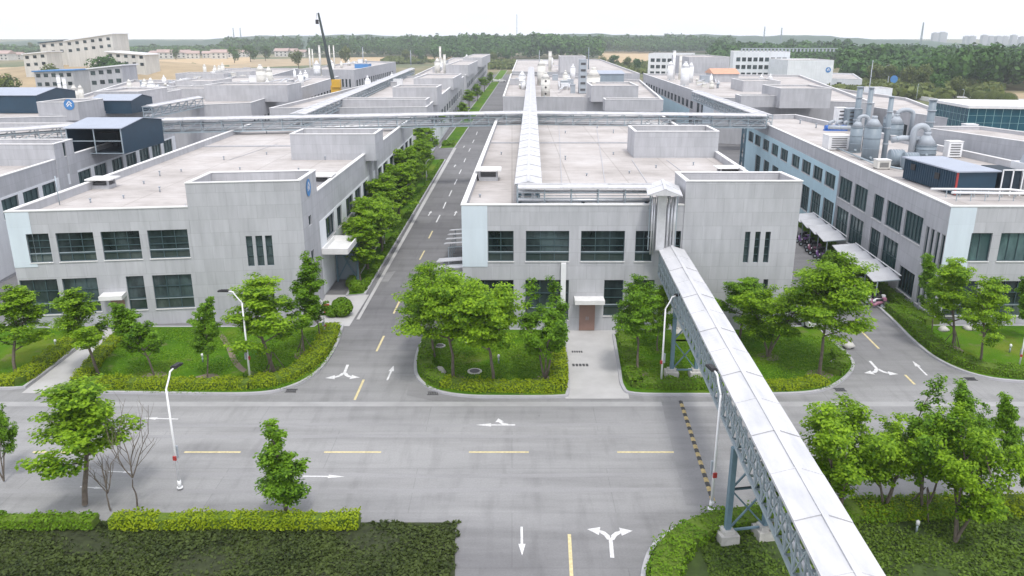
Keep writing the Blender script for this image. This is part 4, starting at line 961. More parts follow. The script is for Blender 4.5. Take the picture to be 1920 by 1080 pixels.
clutter(C2, px_quad([(800, 138), (838, 140), (855, 120), (838, 118)], 9.9), 9.9, 12, 65, 3)
clutter(D1, px_quad([(400, 188), (560, 172), (600, 146), (470, 148)], 9.9), 9.9, 18, 66, 6)
clutter(D1, px_quad([(180, 202), (300, 196), (360, 170), (300, 172)], 9.9), 9.9, 8, 67, 3)
clutter(D2, px_quad([(575, 128), (655, 129), (700, 118), (670, 118)], 11.4), 11.4, 12, 68, 2)
clutter(D3, px_quad([(330, 156), (470, 149), (530, 132), (430, 131)], 9.4), 9.4, 18, 69, 5)
clutter(E2, px_quad([(150, 184), (300, 173), (400, 154), (270, 154)], 9.6), 9.6, 12, 70, 4)
clutter(R1, px_quad([(1300, 170), (1380, 172), (1370, 148), (1290, 146)], 9.9), 9.9, 9, 71, 4)
clutter(R1, px_quad([(1400, 180), (1560, 186), (1480, 150), (1420, 150)], 9.9), 9.9, 5, 72, 2)
# ---- white offices beyond
def office(label, px0, px1, Y, zt_, depth, rz, floors, nwin, wx=(0.04, .96)):
    z = zt_; x0 = xat(px0, Y, z); x1 = xat(px1, Y, z); Wd = (x1-x0)/max(math.cos(rz), .2)
    ca, sa = math.cos(rz), math.sin(rz); A = (x0, Y); B = (x0+Wd*ca, Y+Wd*sa); Cc = (B[0]-depth*sa, B[1]+depth*ca); Dd = (A[0]-depth*sa, A[1]+depth*ca)
    t = thing('office_building', label, 'office', (*A, 0)); ws = []
    for f in range(floors):
        z0 = zt_-2.6-3.6*f
        for k in range(nwin):
            s = Wd*(wx[0]+(wx[1]-wx[0])*(k+.5)/nwin); ww = Wd*(wx[1]-wx[0])/nwin*.36
            ws.append((s-ww, s+ww, z0-1.9, z0, 2, 1))
    L2 = depth
    ws1 = [(depth*.62, depth*.62+3, zt_-6, zt_-3.6, 2, 1), (depth*.62, depth*.62+3, zt_-11.5, zt_-9, 2, 1)]
    block_walls(t, [A, B, Cc, Dd], 0, zt_, {0: ws}, mat='white_wall', deck=.9); return t, A, B
O1, A, B = office('white office with a plain grey end wall, left of the two offices', 1216, 1292, 480, 15.0, 30, R(-16), 3, 7)
pent(O1, 1290, 1365, 150, 107, 8, 40, mat='conc_far', name='wing')
O2, A, B = office('larger white office with a slatted roof screen, right of the two offices', 1376, 1475, 410, 17.2, 34, R(-12), 4, 9)
g = pent(O2, 1473, 1558, 166, 113, 2, 30, mat='white_wall', name='wing')
yw = G(1473, 166, 2)[1]; xw0, xw1 = xat(1473, yw, 2), xat(1558, yw, 2); emblem(O2, (xw0, yw), (xw1, yw), (xw1-xw0)-2.2, zat(yw, 131), 1.2, .1)
mb = MB(); n = 26
for k in range(n):
    u = k/n; mb.bar((A[0]+6+(B[0]-A[0]+22)*u, A[1]+8, 17.2), (A[0]+6+(B[0]-A[0]+22)*u, A[1]+8, 18.6), .7)
mb.bar((A[0]+6, A[1]+8, 18.7), (B[0]+28, A[1]+8, 18.7), .9, .3); mb.build('roof_screen', M['tank_l'], O2)
# orange roofed hut on R1 roof
def hut(label, px0, px1, ybase, zr, h, depth, wallm, roofm, cat='hut'):
    ya = G(px0, ybase, zr)[1]; A = (xat(px0, ya, zr), ya); B = (xat(px1, ya, zr), ya); t = thing('rooftop_hut', label, cat, (*A, zr))
    mb = MB(); mb.prism([A, B, (B[0], B[1]+depth), (A[0], A[1]+depth)], zr, zr+h); mb.build('wall', M[wallm], t)
    mb = MB(); y0, y1, ym = A[1]-.4, A[1]+depth+.4, A[1]+depth/2; z = zr+h
    mb.face([(A[0]-.4, y0, z+.02), (B[0]+.4, y0, z+.02), (B[0]+.4, ym, z+1.6), (A[0]-.4, ym, z+1.6)]); mb.face([(A[0]-.4, ym, z+1.6), (B[0]+.4, ym, z+1.6), (B[0]+.4, y1, z+.02), (A[0]-.4, y1, z+.02)])
    mb.face([(B[0]+.4, y0, z+.02), (B[0]+.4, y1, z+.02), (B[0]+.4, ym, z+1.6)]); mb.face([(A[0]-.4, y0, z+.02), (A[0]-.4, ym, z+1.6), (A[0]-.4, y1, z+.02)])
    mb.build('roof', M[roofm], t); return t
hut('small hut with an orange roof on the second-row block at the right', 1338, 1384, 154, 9.9, 2.6, 12, 'conc_far', 'orange')
# right-hand low buildings
F1, P = far_block('f1', 'low white building between the large office and the scrubland', [(1547, 147), (1617, 149), (1600, 138), (1548, 136)], 6, {0: [(1565, 1580, 1, 2.5, 4.5, .6)]}, mat='white_wall')
F2, P = far_block('f2', 'grey block with a broad pale roof between exhaust plant and scrubland', [(1600, 196), (1818, 228), (1700, 184), (1556, 164)], 9, {3: [(1558, 1598, 4, 4.5, 7.5, .6)], 0: [(1690, 1730, 4, 4, 6.5, .7)]})
pent(F2, 1640, 1672, 180, 166, 8.4, 8, mat='white_wall')
def pavilion():
    Y = 150; z = zat(Y, 203); A = (xat(1818, Y, z), Y); B = (A[0]+34, Y-6); t = thing('glass_pavilion', 'blue glass curtain-wall pavilion with a white roof edge at the right edge', 'pavilion', (*A, 0))
    dp = 16; poly = [A, B, (B[0]+2, B[1]+dp), (A[0]+1, A[1]+dp)]
    mb = MB(); mb.prism(poly, 0, z-.02); mb.build('glass_wall', M['glass_b'], t)
    mb = MB()
    for i, (P0, P1) in enumerate(((A, B), (poly[3], A))):
        L = math.hypot(P1[0]-P0[0], P1[1]-P0[1]); n = int(L/1.4)
        for k in range(n+1): q = along(P0, P1, L*k/n, .04); mb.bar((*q, 0), (*q, z-.05), .045)
        for k in range(1, 9): zz = z*k/9; mb.bar((*along(P0, P1, 0, .05), zz), (*along(P0, P1, L, .05), zz), .04)
    mb.build('mullion_grid', M['teal_mark'], t)
    mb = MB(); mb.prism(inset([A, B, (B[0]+2, B[1]+dp), (A[0]+1, A[1]+dp)], -.4), z, z+.5); mb.build('roof', M['coping'], t)
pavilion()
# ---- pale cluster on the rise at the far left
def knoll():
    n, m = 40, 16; V = []; 
    cx, cy = xat(150, 430, 8), 470.0
    for j in range(m+1):
        for i in range(n+1):
            u = -1+2*i/n; v = -1+2*j/m; r2 = u*u+v*v; z = 11.5*max(0, 1-r2)**1.3
            V.append((cx+u*110, cy+v*110, z-.1))
    Q = [(j*(n+1)+i, j*(n+1)+i+1, (j+1)*(n+1)+i+1, (j+1)*(n+1)+i) for j in range(m) for i in range(n)]
    o = np_mesh('rise', V, Q, M['field2']); structure(o)
knoll()
def slope_house(label, px0, px1, ybase, ytop, Y, depth, wallm='cream_wall', tilt=1.5, roofm='white', zb=None):
    z0 = zat(Y, ybase); z1 = zat(Y, ytop); A = (xat(px0, Y, z0), Y); B = (xat(px1, Y, z0), Y); zb = 0 if zb is None else zb
    t = thing('hillside_building', label, 'building', (*A, zb)); mb = MB()
    for (p, q, za, zc) in ((A, B, z1, z1+tilt), (B, (B[0]+1, B[1]+depth), z1+tilt, z1+tilt), ((B[0]+1, B[1]+depth), (A[0]+1, A[1]+depth), z1+tilt, z1), ((A[0]+1, A[1]+depth), A, z1, z1)):
        mb.face([(*p, zb), (*q, zb), (*q, zc), (*p, za)], [(0, 0), (20, 0), (20, 8), (0, 8)])
    mb.build('wall', M[wallm], t); mr = MB(); o = .6
    c = [(A[0]-o, A[1]-o, z1+.05), (B[0]+o, B[1]-o, z1+tilt+.05), (B[0]+1+o, B[1]+depth+o, z1+tilt+.05), (A[0]+1-o, A[1]+depth+o, z1+.05)]
    mr.face(c); mr.face([(x, y, z-.45) for x, y, z in c[::-1]])
    for i in range(4): p, q = c[i], c[(i+1) % 4]; mr.face([(p[0], p[1], p[2]-.45), (q[0], q[1], q[2]-.45), q, p])
    mr.build('roof', M[roofm], t)
    nw = max(2, int((px1-px0)/14))
    for k in range(nw):
        for dz in (1.8, 5.2):
            x = A[0]+(B[0]-A[0])*(k+.5)/nw; mw = MB(); mw.box((x, Y-.03, z1-dz+tilt*(k+.5)/nw*.8), (1.7, .1, 1.4)); mw.build('window', M['glass'], t)
    return t
M['cream_wall'] = wall_mat('cream_render', (0.60, 0.595, 0.56), joint=.95)
slope_house('small pale building with a navy upper wall, topmost left on the rise', 80, 128, 118, 80, 440, 14, 'cream_wall', 1.5, 'navy')
slope_house('long cream building with a rising white roof, topmost on the rise', 130, 218, 128, 76, 430, 16, 'cream_wall', 3.6)
slope_house('cream building with a sloping white roof at the right of the rise', 204, 275, 132, 96, 415, 14, 'cream_wall', -1.5)
slope_house('low pale building with a white roof at the left foot of the rise', 48, 92, 134, 101, 400, 12, 'cream_wall', 1.2)
slope_house('flat pale building with a bright blue roof below the rise', 66, 138, 150, 133, 330, 14, 'conc_far', .5, 'blue_roof')
slope_house('pale open-fronted building with a white roof beside the tall trees below the rise', 170, 232, 160, 128, 300, 10, 'conc_far', 1.3)

# ------------------------------------------------------------------ pipe bridges
def gable_cover(mb, A, B, w_, ze, zr, step=3.2):
    """sheet gable roof from A to B; returns nothing"""
    A = Vector(A); B = Vector(B); L = (B-A).length; d = (B-A)/L; n = Vector((-d.y, d.x)); k = max(1, int(L/step)); u = 0
    for i in range(k):
        p = A+d*(L*i/k); q = A+d*(L*(i+1)/k); lift = .02*(i % 2)
        for s in (1, -1):
            a = p+n*s*w_/2; b = q+n*s*w_/2
            f = [(a.x, a.y, ze+lift), (b.x, b.y, ze+lift), (q.x, q.y, zr+lift), (p.x, p.y, zr+lift)]
            if s > 0: f = [f[3], f[2], f[1], f[0]]
            s0, s1 = L*i/k, L*(i+1)/k; uv = [(s0, 0), (s1, 0), (s1, 1), (s0, 1)]
            mb.face(f, uv); g_ = [(x, y, z-.06) for x, y, z in f[::-1]]; mb.face(g_)
            mb.bar((a.x, a.y, ze+lift-.06), (b.x, b.y, ze+lift-.06), .04, .14)
        if i: mb.bar((p.x+n.x*w_/2, p.y+n.y*w_/2, ze+.035), (p.x, p.y, zr+.035), .05, .03); mb.bar((p.x-n.x*w_/2, p.y-n.y*w_/2, ze+.035), (p.x, p.y, zr+.035), .05, .03)
    for p in (A, B): mb.face([(p.x+n.x*w_/2, p.y+n.y*w_/2, ze), (p.x-n.x*w_/2, p.y-n.y*w_/2, ze), (p.x, p.y, zr)])
    mb.bar((A.x, A.y, zr+.02), (B.x, B.y, zr+.02), .22, .05)
def covered_bridge(label, pts, zb, ze, zr, w_, bay=1.6, lattice=True, legs=(), npipe=4, group=None, leg_h=None, heavy=.09, steel='steel', cat='pipe bridge', pipes_r=.16, roof_over=.2, legz=0.0):
    t = thing('pipe_bridge', label, cat, (*pts[0], zb), group=group)
    mr = MB()
    for a, b in zip(pts[:-1], pts[1:]): gable_cover(mr, a, b, w_+roof_over*2, ze, zr)
    mr.build('roof', M['sheet'], t)
    for sgn in (1, -1):
        mb = MB()
        for a, b in zip(pts[:-1], pts[1:]):
            A = Vector(a); B = Vector(b); L = (B-A).length; d = (B-A)/L; n = Vector((-d.y, d.x))*sgn*w_/2; k = max(1, int(round(L/bay)))
            def P(s, z): q = A+d*s+n; return (q.x, q.y, z)
            mb.bar(P(0, zb), P(L, zb), heavy*1.8, heavy*2); mb.bar(P(0, ze-.12), P(L, ze-.12), heavy*1.4)
            mb.bar(P(0, zb+(ze-zb)*.36), P(L, zb+(ze-zb)*.36), heavy*.7); mb.bar(P(0, zb+(ze-zb)*.68), P(L, zb+(ze-zb)*.68), heavy*.7)
            for i in range(k+1):
                s = L*i/k; mb.bar(P(s, zb), P(s, ze-.12), heavy)
                if i < k and lattice:
                    s2 = L*(i+1)/k; mb.bar(P(s, zb+.05), P(s2, ze-.17), heavy*.8)
                    if lattice == 'X': mb.bar(P(s2, zb+.05), P(s, ze-.17), heavy*.8)
        mb.build('side_truss', M[steel], t)
    mb = MB(); mp = MB()
    for a, b in zip(pts[:-1], pts[1:]):
        A = Vector(a); B = Vector(b); L = (B-A).length; d = (B-A)/L; n = Vector((-d.y, d.x)); k = max(1, int(round(L/bay)))
        for i in range(k+1):
            q = A+d*(L*i/k); mb.bar((q.x-n.x*w_/2, q.y-n.y*w_/2, zb), (q.x+n.x*w_/2, q.y+n.y*w_/2, zb), heavy*1.2); mb.bar((q.x-n.x*w_/2, q.y-n.y*w_/2, ze-.1), (q.x+n.x*w_/2, q.y+n.y*w_/2, ze-.1), heavy)
            mb.bar((q.x-n.x*w_/2, q.y-n.y*w_/2, zb+(ze-zb)*.5), (q.x+n.x*w_/2, q.y+n.y*w_/2, zb+(ze-zb)*.5), heavy)
        for j in range(npipe):
            o = n*(w_*.8*((j % 2)+.5)/2-w_*.4)*1.2; z = zb+(.28 if j < 2 else (ze-zb)*.5+.24); r_ = pipes_r*(1, .75, .8, .6)[j % 4]
            mp.tube([(A.x+o.x, A.y+o.y, z), (B.x+o.x, B.y+o.y, z)], r_, 10)
    mb.build('cross_frame', M[steel], t); mp.build('pipework', M['pipe'], t)
    for (lx, ly, z0, z1, ang, sep) in legs:
        dx, dy = math.cos(ang)*sep/2, math.sin(ang)*sep/2
        for s in (1, -1):
            ml = MB(); ml.box((lx+dx*s, ly+dy*s, (z0+z1)/2), (.26, .26, z1-z0), ang); lo_ = ml.build('leg', M['steel_b'], t)
            if z0 < 1: mf = MB(); mf.prism(rect(lx+dx*s, ly+dy*s, .95, .95, ang), .02, .62); mf.prism(rect(lx+dx*s, ly+dy*s, .6, .6, ang), .60, .8); mf.build('footing', M['stone'], lo_)
        mc = MB(); a = (lx+dx, ly+dy); b = (lx-dx, ly-dy); nb = max(1, int((z1-z0)/2.2)); hh = (z1-z0-.6)/nb
        for i in range(nb):
            za = z0+.6+hh*i; mc.bar((*a, za), (*b, za+hh), .08); mc.bar((*b, za), (*a, za+hh), .08); mc.bar((*a, za+hh), (*b, za+hh), .10); mc.bar((*a, za), (*b, za), .10)
        mc.build('bracing', M['steel_b'], t)
    return t
xb0 = 12.75; xe = 11.1
def bx(y): return 11.03+(y-22)*(12.95-11.03)/(61-22)
covered_bridge('biggest pipe bridge, running from the middle block front down to the bottom edge', [(bx(63.6), 63.6), (bx(12), 12)], 5.35, 7.4, 7.72, 1.9, bay=1.15, lattice='X',
    legs=[(bx(54.3), 54.3, .1, 5.3, 0.0, 1.8), (bx(34.4), 34.4, .1, 5.3, R(10), 2.0)], npipe=4, heavy=.075, pipes_r=.17, roof_over=.08)
ZR = 12.35
# central cover on block 2 roof, running into the distance
covered_bridge('long white pipe cover lying along the middle block roof, narrowing into the distance', [(xat(990.5, 67.5, ZR), 67.5), (xat(996, 345, ZR), 345)], 10.6, ZR-.25, ZR, 1.9, bay=3.4, lattice=False, npipe=3,
    legs=[(xat(991, y, ZR), y, 10.2, 10.7, 0, 1.8) for y in (70, 90, 110, 128)], heavy=.08)
covered_bridge('short white-roofed pipe run along the front parapet of the middle block', [(xat(971, 66.2, ZR), 66.2), (xat(1222, 66.2, ZR), 66.2)], 10.75, ZR-.2, ZR, 1.0, bay=2.15, lattice=False, npipe=4,
    legs=[(xat(x, 66.2, ZR), 66.2, 10.2, 10.8, R(90), .9) for x in (975, 1095, 1215)], heavy=.07, pipes_r=.13)
p0, p1, p2, p3 = G(-330, 262, ZR), G(300, 221, ZR), G(980, 208, ZR), G(1436, 213, ZR)
covered_bridge('longest pipe bridge, its white roof crossing the whole view behind the front blocks', [p0, p1, p2, p3], 10.2, ZR-.25, ZR, 2.0, bay=2.9, lattice=True, npipe=4, heavy=.1,
    legs=[(xat(x, p2[1]+.5, 5), p2[1]+.6-(1 if x < 500 else 0)*6, .05, 10.2, R(90), 1.8) for x in (1392,)], pipes_r=.2)
covered_bridge('pipe bridge running away diagonally over the left second-row blocks', [G(556, 211, ZR), G(772, 127, ZR)], 10.2, ZR-.25, ZR, 2.2, bay=4, lattice=True, npipe=2, heavy=.1)
covered_bridge('pipe bridge running back from the right block towards the white tanks', [G(1436, 213, ZR), G(1307, 169, ZR)], 10.2, ZR-.25, ZR, 2.2, bay=3, lattice=True, npipe=3, heavy=.1)
covered_bridge('thin white-roofed pipe run among the far left roofs', [G(275, 197, ZR), G(372, 180, ZR)], 10.2, ZR-.25, ZR, 1.6, bay=4, lattice=True, npipe=2, heavy=.1)
# riser hood and ducts where the pipes turn down the facade
def riser():
    y = FL2[1]-.9; x0 = xat(1240, y, 9); t = thing('pipe_riser', 'white duct riser under a small gabled hood on the middle block front', 'pipe riser', (x0, y, 7.4))
    mb = MB(); gable_cover(mb, (xat(1242, 66.9, ZR), 66.9), (xat(1244, y-1.3, ZR)+.15, y-1.3), 2.7, ZR-.25, ZR+.25, 2); mb.build('hood', M['sheet'], t)
    mb = MB(); mb.box((x0-.1, y, (7.4+ZR-.4)/2), (.72, .6, ZR-.4-7.4)); mb.build('duct', M['pipe'], t)
    mb = MB()
    for dx, r_ in ((.50, .12), (.78, .09), (1.02, .12), (-.62, .07), (-.8, .07)): mb.tube([(x0+dx, y+.05, 7.0), (x0+dx, y+.05, ZR-.6)], r_, 10)
    mb.tube([(x0+.6, y+.1, ZR-.7), (x0+.6, y+2.4, ZR-.7)], .13, 8); mb.tube([(x0-.1, y+.1, ZR-.75), (x0-.1, y+2.6, ZR-.75)], .2, 8)
    mb.build('pipe', M['pipe'], t)
    mb = MB()
    for z in (8.3, 9.4, 10.6, 11.6): mb.bar((x0-.95, y+.4, z), (x0+1.25, y+.4, z), .06); 
    for dx in (-.95, 1.25): mb.bar((x0+dx, y+.4, 7.3), (x0+dx, y+.4, ZR-.3), .08)
    for z in (8.3, 10.6):
        for dx in (-.95, 1.25): mb.bar((x0+dx, y+.4, z), (x0+dx, y+.95, z), .06)
    mb.build('bracket', M['steel'], t)
riser()

# ------------------------------------------------------------------ rooftop plant of block 3
zr3 = 9.8
def at3(px, py): return G(px, py, zr3)
def cyl_tank(label, px, pyb, wpx_, pyt, cone=.18, mat='tank', stack=None, zr=zr3, group='exhaust scrubber tanks', elbow=0, name='scrubber_tank', windows=0):
    """tank standing on the roof deck: px centre, pyb base row, width px, pyt shoulder row"""
    g = G(px, pyb, zr); dpt = g[1]*CT+(CAMH-zr)*ST; r_ = wpx_/F*dpt/2; h = zat(g[1], pyt)-zr
    t = thing(name, label, 'tank', (g[0], g[1]+r_, zr), group=group); x, y = g[0], g[1]+r_
    mb = MB(); mb.tube([(x, y, zr), (x, y, zr+h)], r_, 24)
    for k in (0.03, .35, .66, .98): mb.tube([(x, y, zr+h*k-.05), (x, y, zr+h*k+.05)], r_*1.04, 24)
    mb.build('shell', M[mat], t)
    mb = MB(); ch = r_*1.0
    mb.tube([(x, y, zr+h), (x, y, zr+h+ch*.95)], [r_*1.02, r_*.32], 24); mb.tube([(x, y, zr+h+ch*.9), (x, y, zr+h+ch*1.25)], r_*.34, 16); mb.build('cone_top', M['tank_l'] if mat == 'tank' else M[mat], t)
    if elbow:
        er = r_*.30; z = zr+h+ch*1.2; pts = [(x, y, z)]+[(x+elbow*(1-math.cos(a))*r_*1.1, y, z+math.sin(a)*r_*.6) for a in np.linspace(0, math.pi, 9)[1:]]+[(x+elbow*2.2*r_, y, zr+h*.25)]
        mb = MB(); mb.tube(pts, er, 12); mb.build('elbow_duct', M['tank_l'] if mat == 'tank' else M[mat], t)
    if windows:
        mb = MB()
        for k in range(windows): mb.tube([(x, y-r_*1.06, zr+h*(k+.6)/windows), (x, y-r_*.9, zr+h*(k+.6)/windows)], r_*.22, 10)
        mb.build('porthole', M['dark'], t)
    mb = MB(); mb.tube([(x-r_*.3, y-r_-.15, zr+.4), (x-r_*.3, y-r_+.2, zr+.4)], .14, 8); mb.build('flange', M['steel'], t)
    return t
def stack(label, px, pyb, wpx_, pyt, mat='tank', zr=zr3, group='exhaust stacks', taper=.92):
    g = G(px, pyb, zr); dpt = g[1]*CT+(CAMH-zr)*ST; r_ = wpx_/F*dpt/2; h = zat(g[1], pyt)-zr; x, y = g
    t = thing('exhaust_stack', label, 'chimney', (x, y, zr), group=group)
    mb = MB(); mb.tube([(x, y, zr), (x, y, zr+h)], [r_, r_*taper], 14); mb.build('shaft', M[mat], t)
    mb = MB()
    for k in (.25, .5, .75, .98): mb.tube([(x, y, zr+h*k), (x, y, zr+h*k+.12)], r_*1.2, 14)
    mb.tube([(x, y, zr), (x, y, zr+.12)], r_*1.7, 14); mb.build('collar', M['tank_l'] if mat == 'tank' else M[mat], t); return t
cyl_tank('slim grey scrubber tank with a hooked duct, leftmost of the tanks on the right block', 1606, 287, 22, 239, elbow=.8)
cyl_tank('tall grey scrubber tank in front of the others on the right block roof', 1636, 302, 30, 238)
cyl_tank('grey tank with a funnel top behind the tall front tank, beside the big bent duct', 1682, 264, 27, 232, elbow=1)
cyl_tank('wide grey scrubber tank behind the navy container, with a domed duct', 1742, 296, 39, 274, elbow=-.6)
cyl_tank('grey hopper-topped tank at the back of the exhaust plant', 1670, 250, 22, 222)
stack('thickest grey exhaust stack, right of the exhaust plant on the right block', 1737, 272, 14, 186)
stack('thin tall grey exhaust stack in front of the tanks', 1656, 300, 9.5, 180)
stack('grey exhaust stack rising behind the slim tank', 1619, 285, 9, 163)
stack('short wide grey stack rising from the square fan housing', 1603, 246, 11, 162)
stack('thin pale lightning mast beyond the exhaust plant', 1621, 236, 2.2, 113, mat='tank_l', group='masts', taper=.5)
def boxthing(name, label, cat, px0, px1, pyb, pyt, zr, depth, mat, extra=None, group=None):
    ya = G((px0+px1)/2, pyb, zr)[1]; x0 = xat(px0, ya, zr); x1 = xat(px1, ya, zr); h = zat(ya, pyt)-zr
    t = thing(name, label, cat, ((x0+x1)/2, ya+depth/2, zr), group=group); mb = MB()
    mb.prism([(x0, ya), (x1, ya), (x1, ya+depth), (x0, ya+depth)], zr+.1, zr+h); mb.build('casing', M[mat], t)
    mb = MB()
    for x in (x0+.12, x1-.12):
        for y in (ya+.12, ya+depth-.12): mb.box((x, y, zr+.05), (.16, .16, .1))
    mb.build('foot', M['iron'], t)
    mb = MB(); n = 5
    for k in range(n): z = zr+.25+(h-.45)*(k+.5)/n; mb.bar((x0+(x1-x0)*.15, ya-.02, z), (x0+(x1-x0)*.85, ya-.02, z), .05, (h-.45)/n*.35)
    mb.build('louvre', M['iron'] if mat != 'navy' else M['steel'], t)
    mb = MB(); mb.prism([(x0-.06, ya-.06), (x1+.06, ya-.06), (x1+.06, ya+depth+.06), (x0-.06, ya+depth+.06)], zr+h, zr+h+.07); mb.build('lid', M['coping'] if mat in ('white', 'cream') else M['tank_l'], t)
    return t
boxthing('fan_housing', 'square grey fan housing under the short wide stack', 'fan housing', 1586, 1613, 245, 205, zr3, 2.6, 'tank')
boxthing('air_handler', 'white air handling box with a dark opening beside the slim tank', 'air handler', 1552, 1592, 282, 255, zr3, 2.2, 'white')
boxthing('air_handler', 'tall thin white air unit behind the blue pumps', 'air handler', 1568, 1585, 243, 203, zr3, 1.8, 'white')
boxthing('equipment_box', 'small cream equipment box at the roof edge, right of the tall tank', 'equipment box', 1645, 1669, 318, 301, zr3, 1.2, 'cream')
boxthing('air_conditioner', 'white air conditioning cabinet in front of the glass pavilion', 'air conditioner', 1808, 1830, 262, 234, zr3, 1.4, 'white')
boxthing('air_handler', 'white panelled cabinet right of the wide tank', 'air handler', 1776, 1802, 296, 266, zr3, 1.2, 'white')
def pumps():
    for i, (px, nm) in enumerate(((1552, 'leftmost blue pump motor on the roof of the right block'), (1566, 'middle blue pump motor on the roof of the right block'), (1580, 'rightmost blue pump motor on the roof of the right block'))):
        g = at3(px, 245); t = thing('pump_motor', nm, 'pump', (*g, zr3), group='blue pump motors')
        mb = MB(); mb.tube([(g[0]-.5, g[1], zr3+.5), (g[0]+.5, g[1], zr3+.5)], .38, 12); mb.box((g[0], g[1], zr3+.1), (1.2, .8, .2)); mb.build('body', M['blue'], t)
        mb = MB(); mb.tube([(g[0]+.2, g[1]+.1, zr3+.8), (g[0]+.2, g[1]+.1, zr3+1.3), (g[0]+1.0, g[1]+.3, zr3+1.5)], .25, 10); mb.build('outlet', M['tank_l'], t)
pumps()
def duct(label, pts, r_, mat='tank_l'):
    t = thing('exhaust_duct', label, 'duct', pts[0]); mb = MB(); mb.tube(pts, r_, 14); mb.build('pipe', M[mat], t)
    mb = MB()
    for i in range(1, len(pts)):
        a = Vector(pts[i-1]); b = Vector(pts[i]); m = (a+b)/2; dd = (b-a).normalized()*.06; mb.tube([m-dd, m+dd], r_*1.15, 14)
    mb.build('flange', M['steel'], t); 
    ms = MB(); mid = pts[len(pts)//2]; ms.bar((mid[0], mid[1], zr3), (mid[0], mid[1], mid[2]-r_), .12); ms.build('support', M['steel'], t); return t
g = at3(1668, 292); g2 = at3(1728, 292)
duct('thick horizontal grey duct between the tall tank and the wide tank', [(g[0], g[1], zr3+1.9), (g[0]+1.2, g[1], zr3+2.2), (g2[0]-.8, g2[1], zr3+2.1), (g2[0]+.4, g2[1]+.4, zr3+1.8)], .36)
g = at3(1556, 262); g2 = at3(1600, 262)
duct('short horizontal duct above the blue pumps', [(g[0], g[1]+1, zr3+1.7), (g2[0], g2[1]+1, zr3+1.6)], .28)
g = at3(1570, 300)
duct('low grey pipe crossing the roof edge in front of the tanks', [(at3(1560, 278)[0], at3(1560, 278)[1], zr3+.3), (at3(1640, 312)[0], at3(1640, 312)[1], zr3+.3), (at3(1690, 322)[0], at3(1690, 322)[1], zr3+.3)], .1, 'steel')
for (a, b), nm in ((((1666, 312), (1690, 285)), 'left ribbed grey fan casing between tall tank and navy container'), (((1692, 318), (1716, 290)), 'right ribbed grey fan casing against the navy container')):
    g = at3(*a); dp = 1.4; t = thing('fan_casing', nm, 'fan', (*g, zr3), group='ribbed fan casings'); r_ = .95
    mb = MB(); mb.tube([(g[0], g[1]+.2, zr3+r_), (g[0]+1.5, g[1]-.1, zr3+r_)], r_, 20); mb.build('drum', M['tank'], t)
    mb = MB()
    for k in range(5): x = g[0]+.15+k*.3; mb.tube([(x, g[1]+.2-.2*k*.2, zr3+r_), (x+.06, g[1]+.2-.2*k*.2, zr3+r_)], r_*1.05, 20)
    mb.build('rib', M['tank_l'], t)
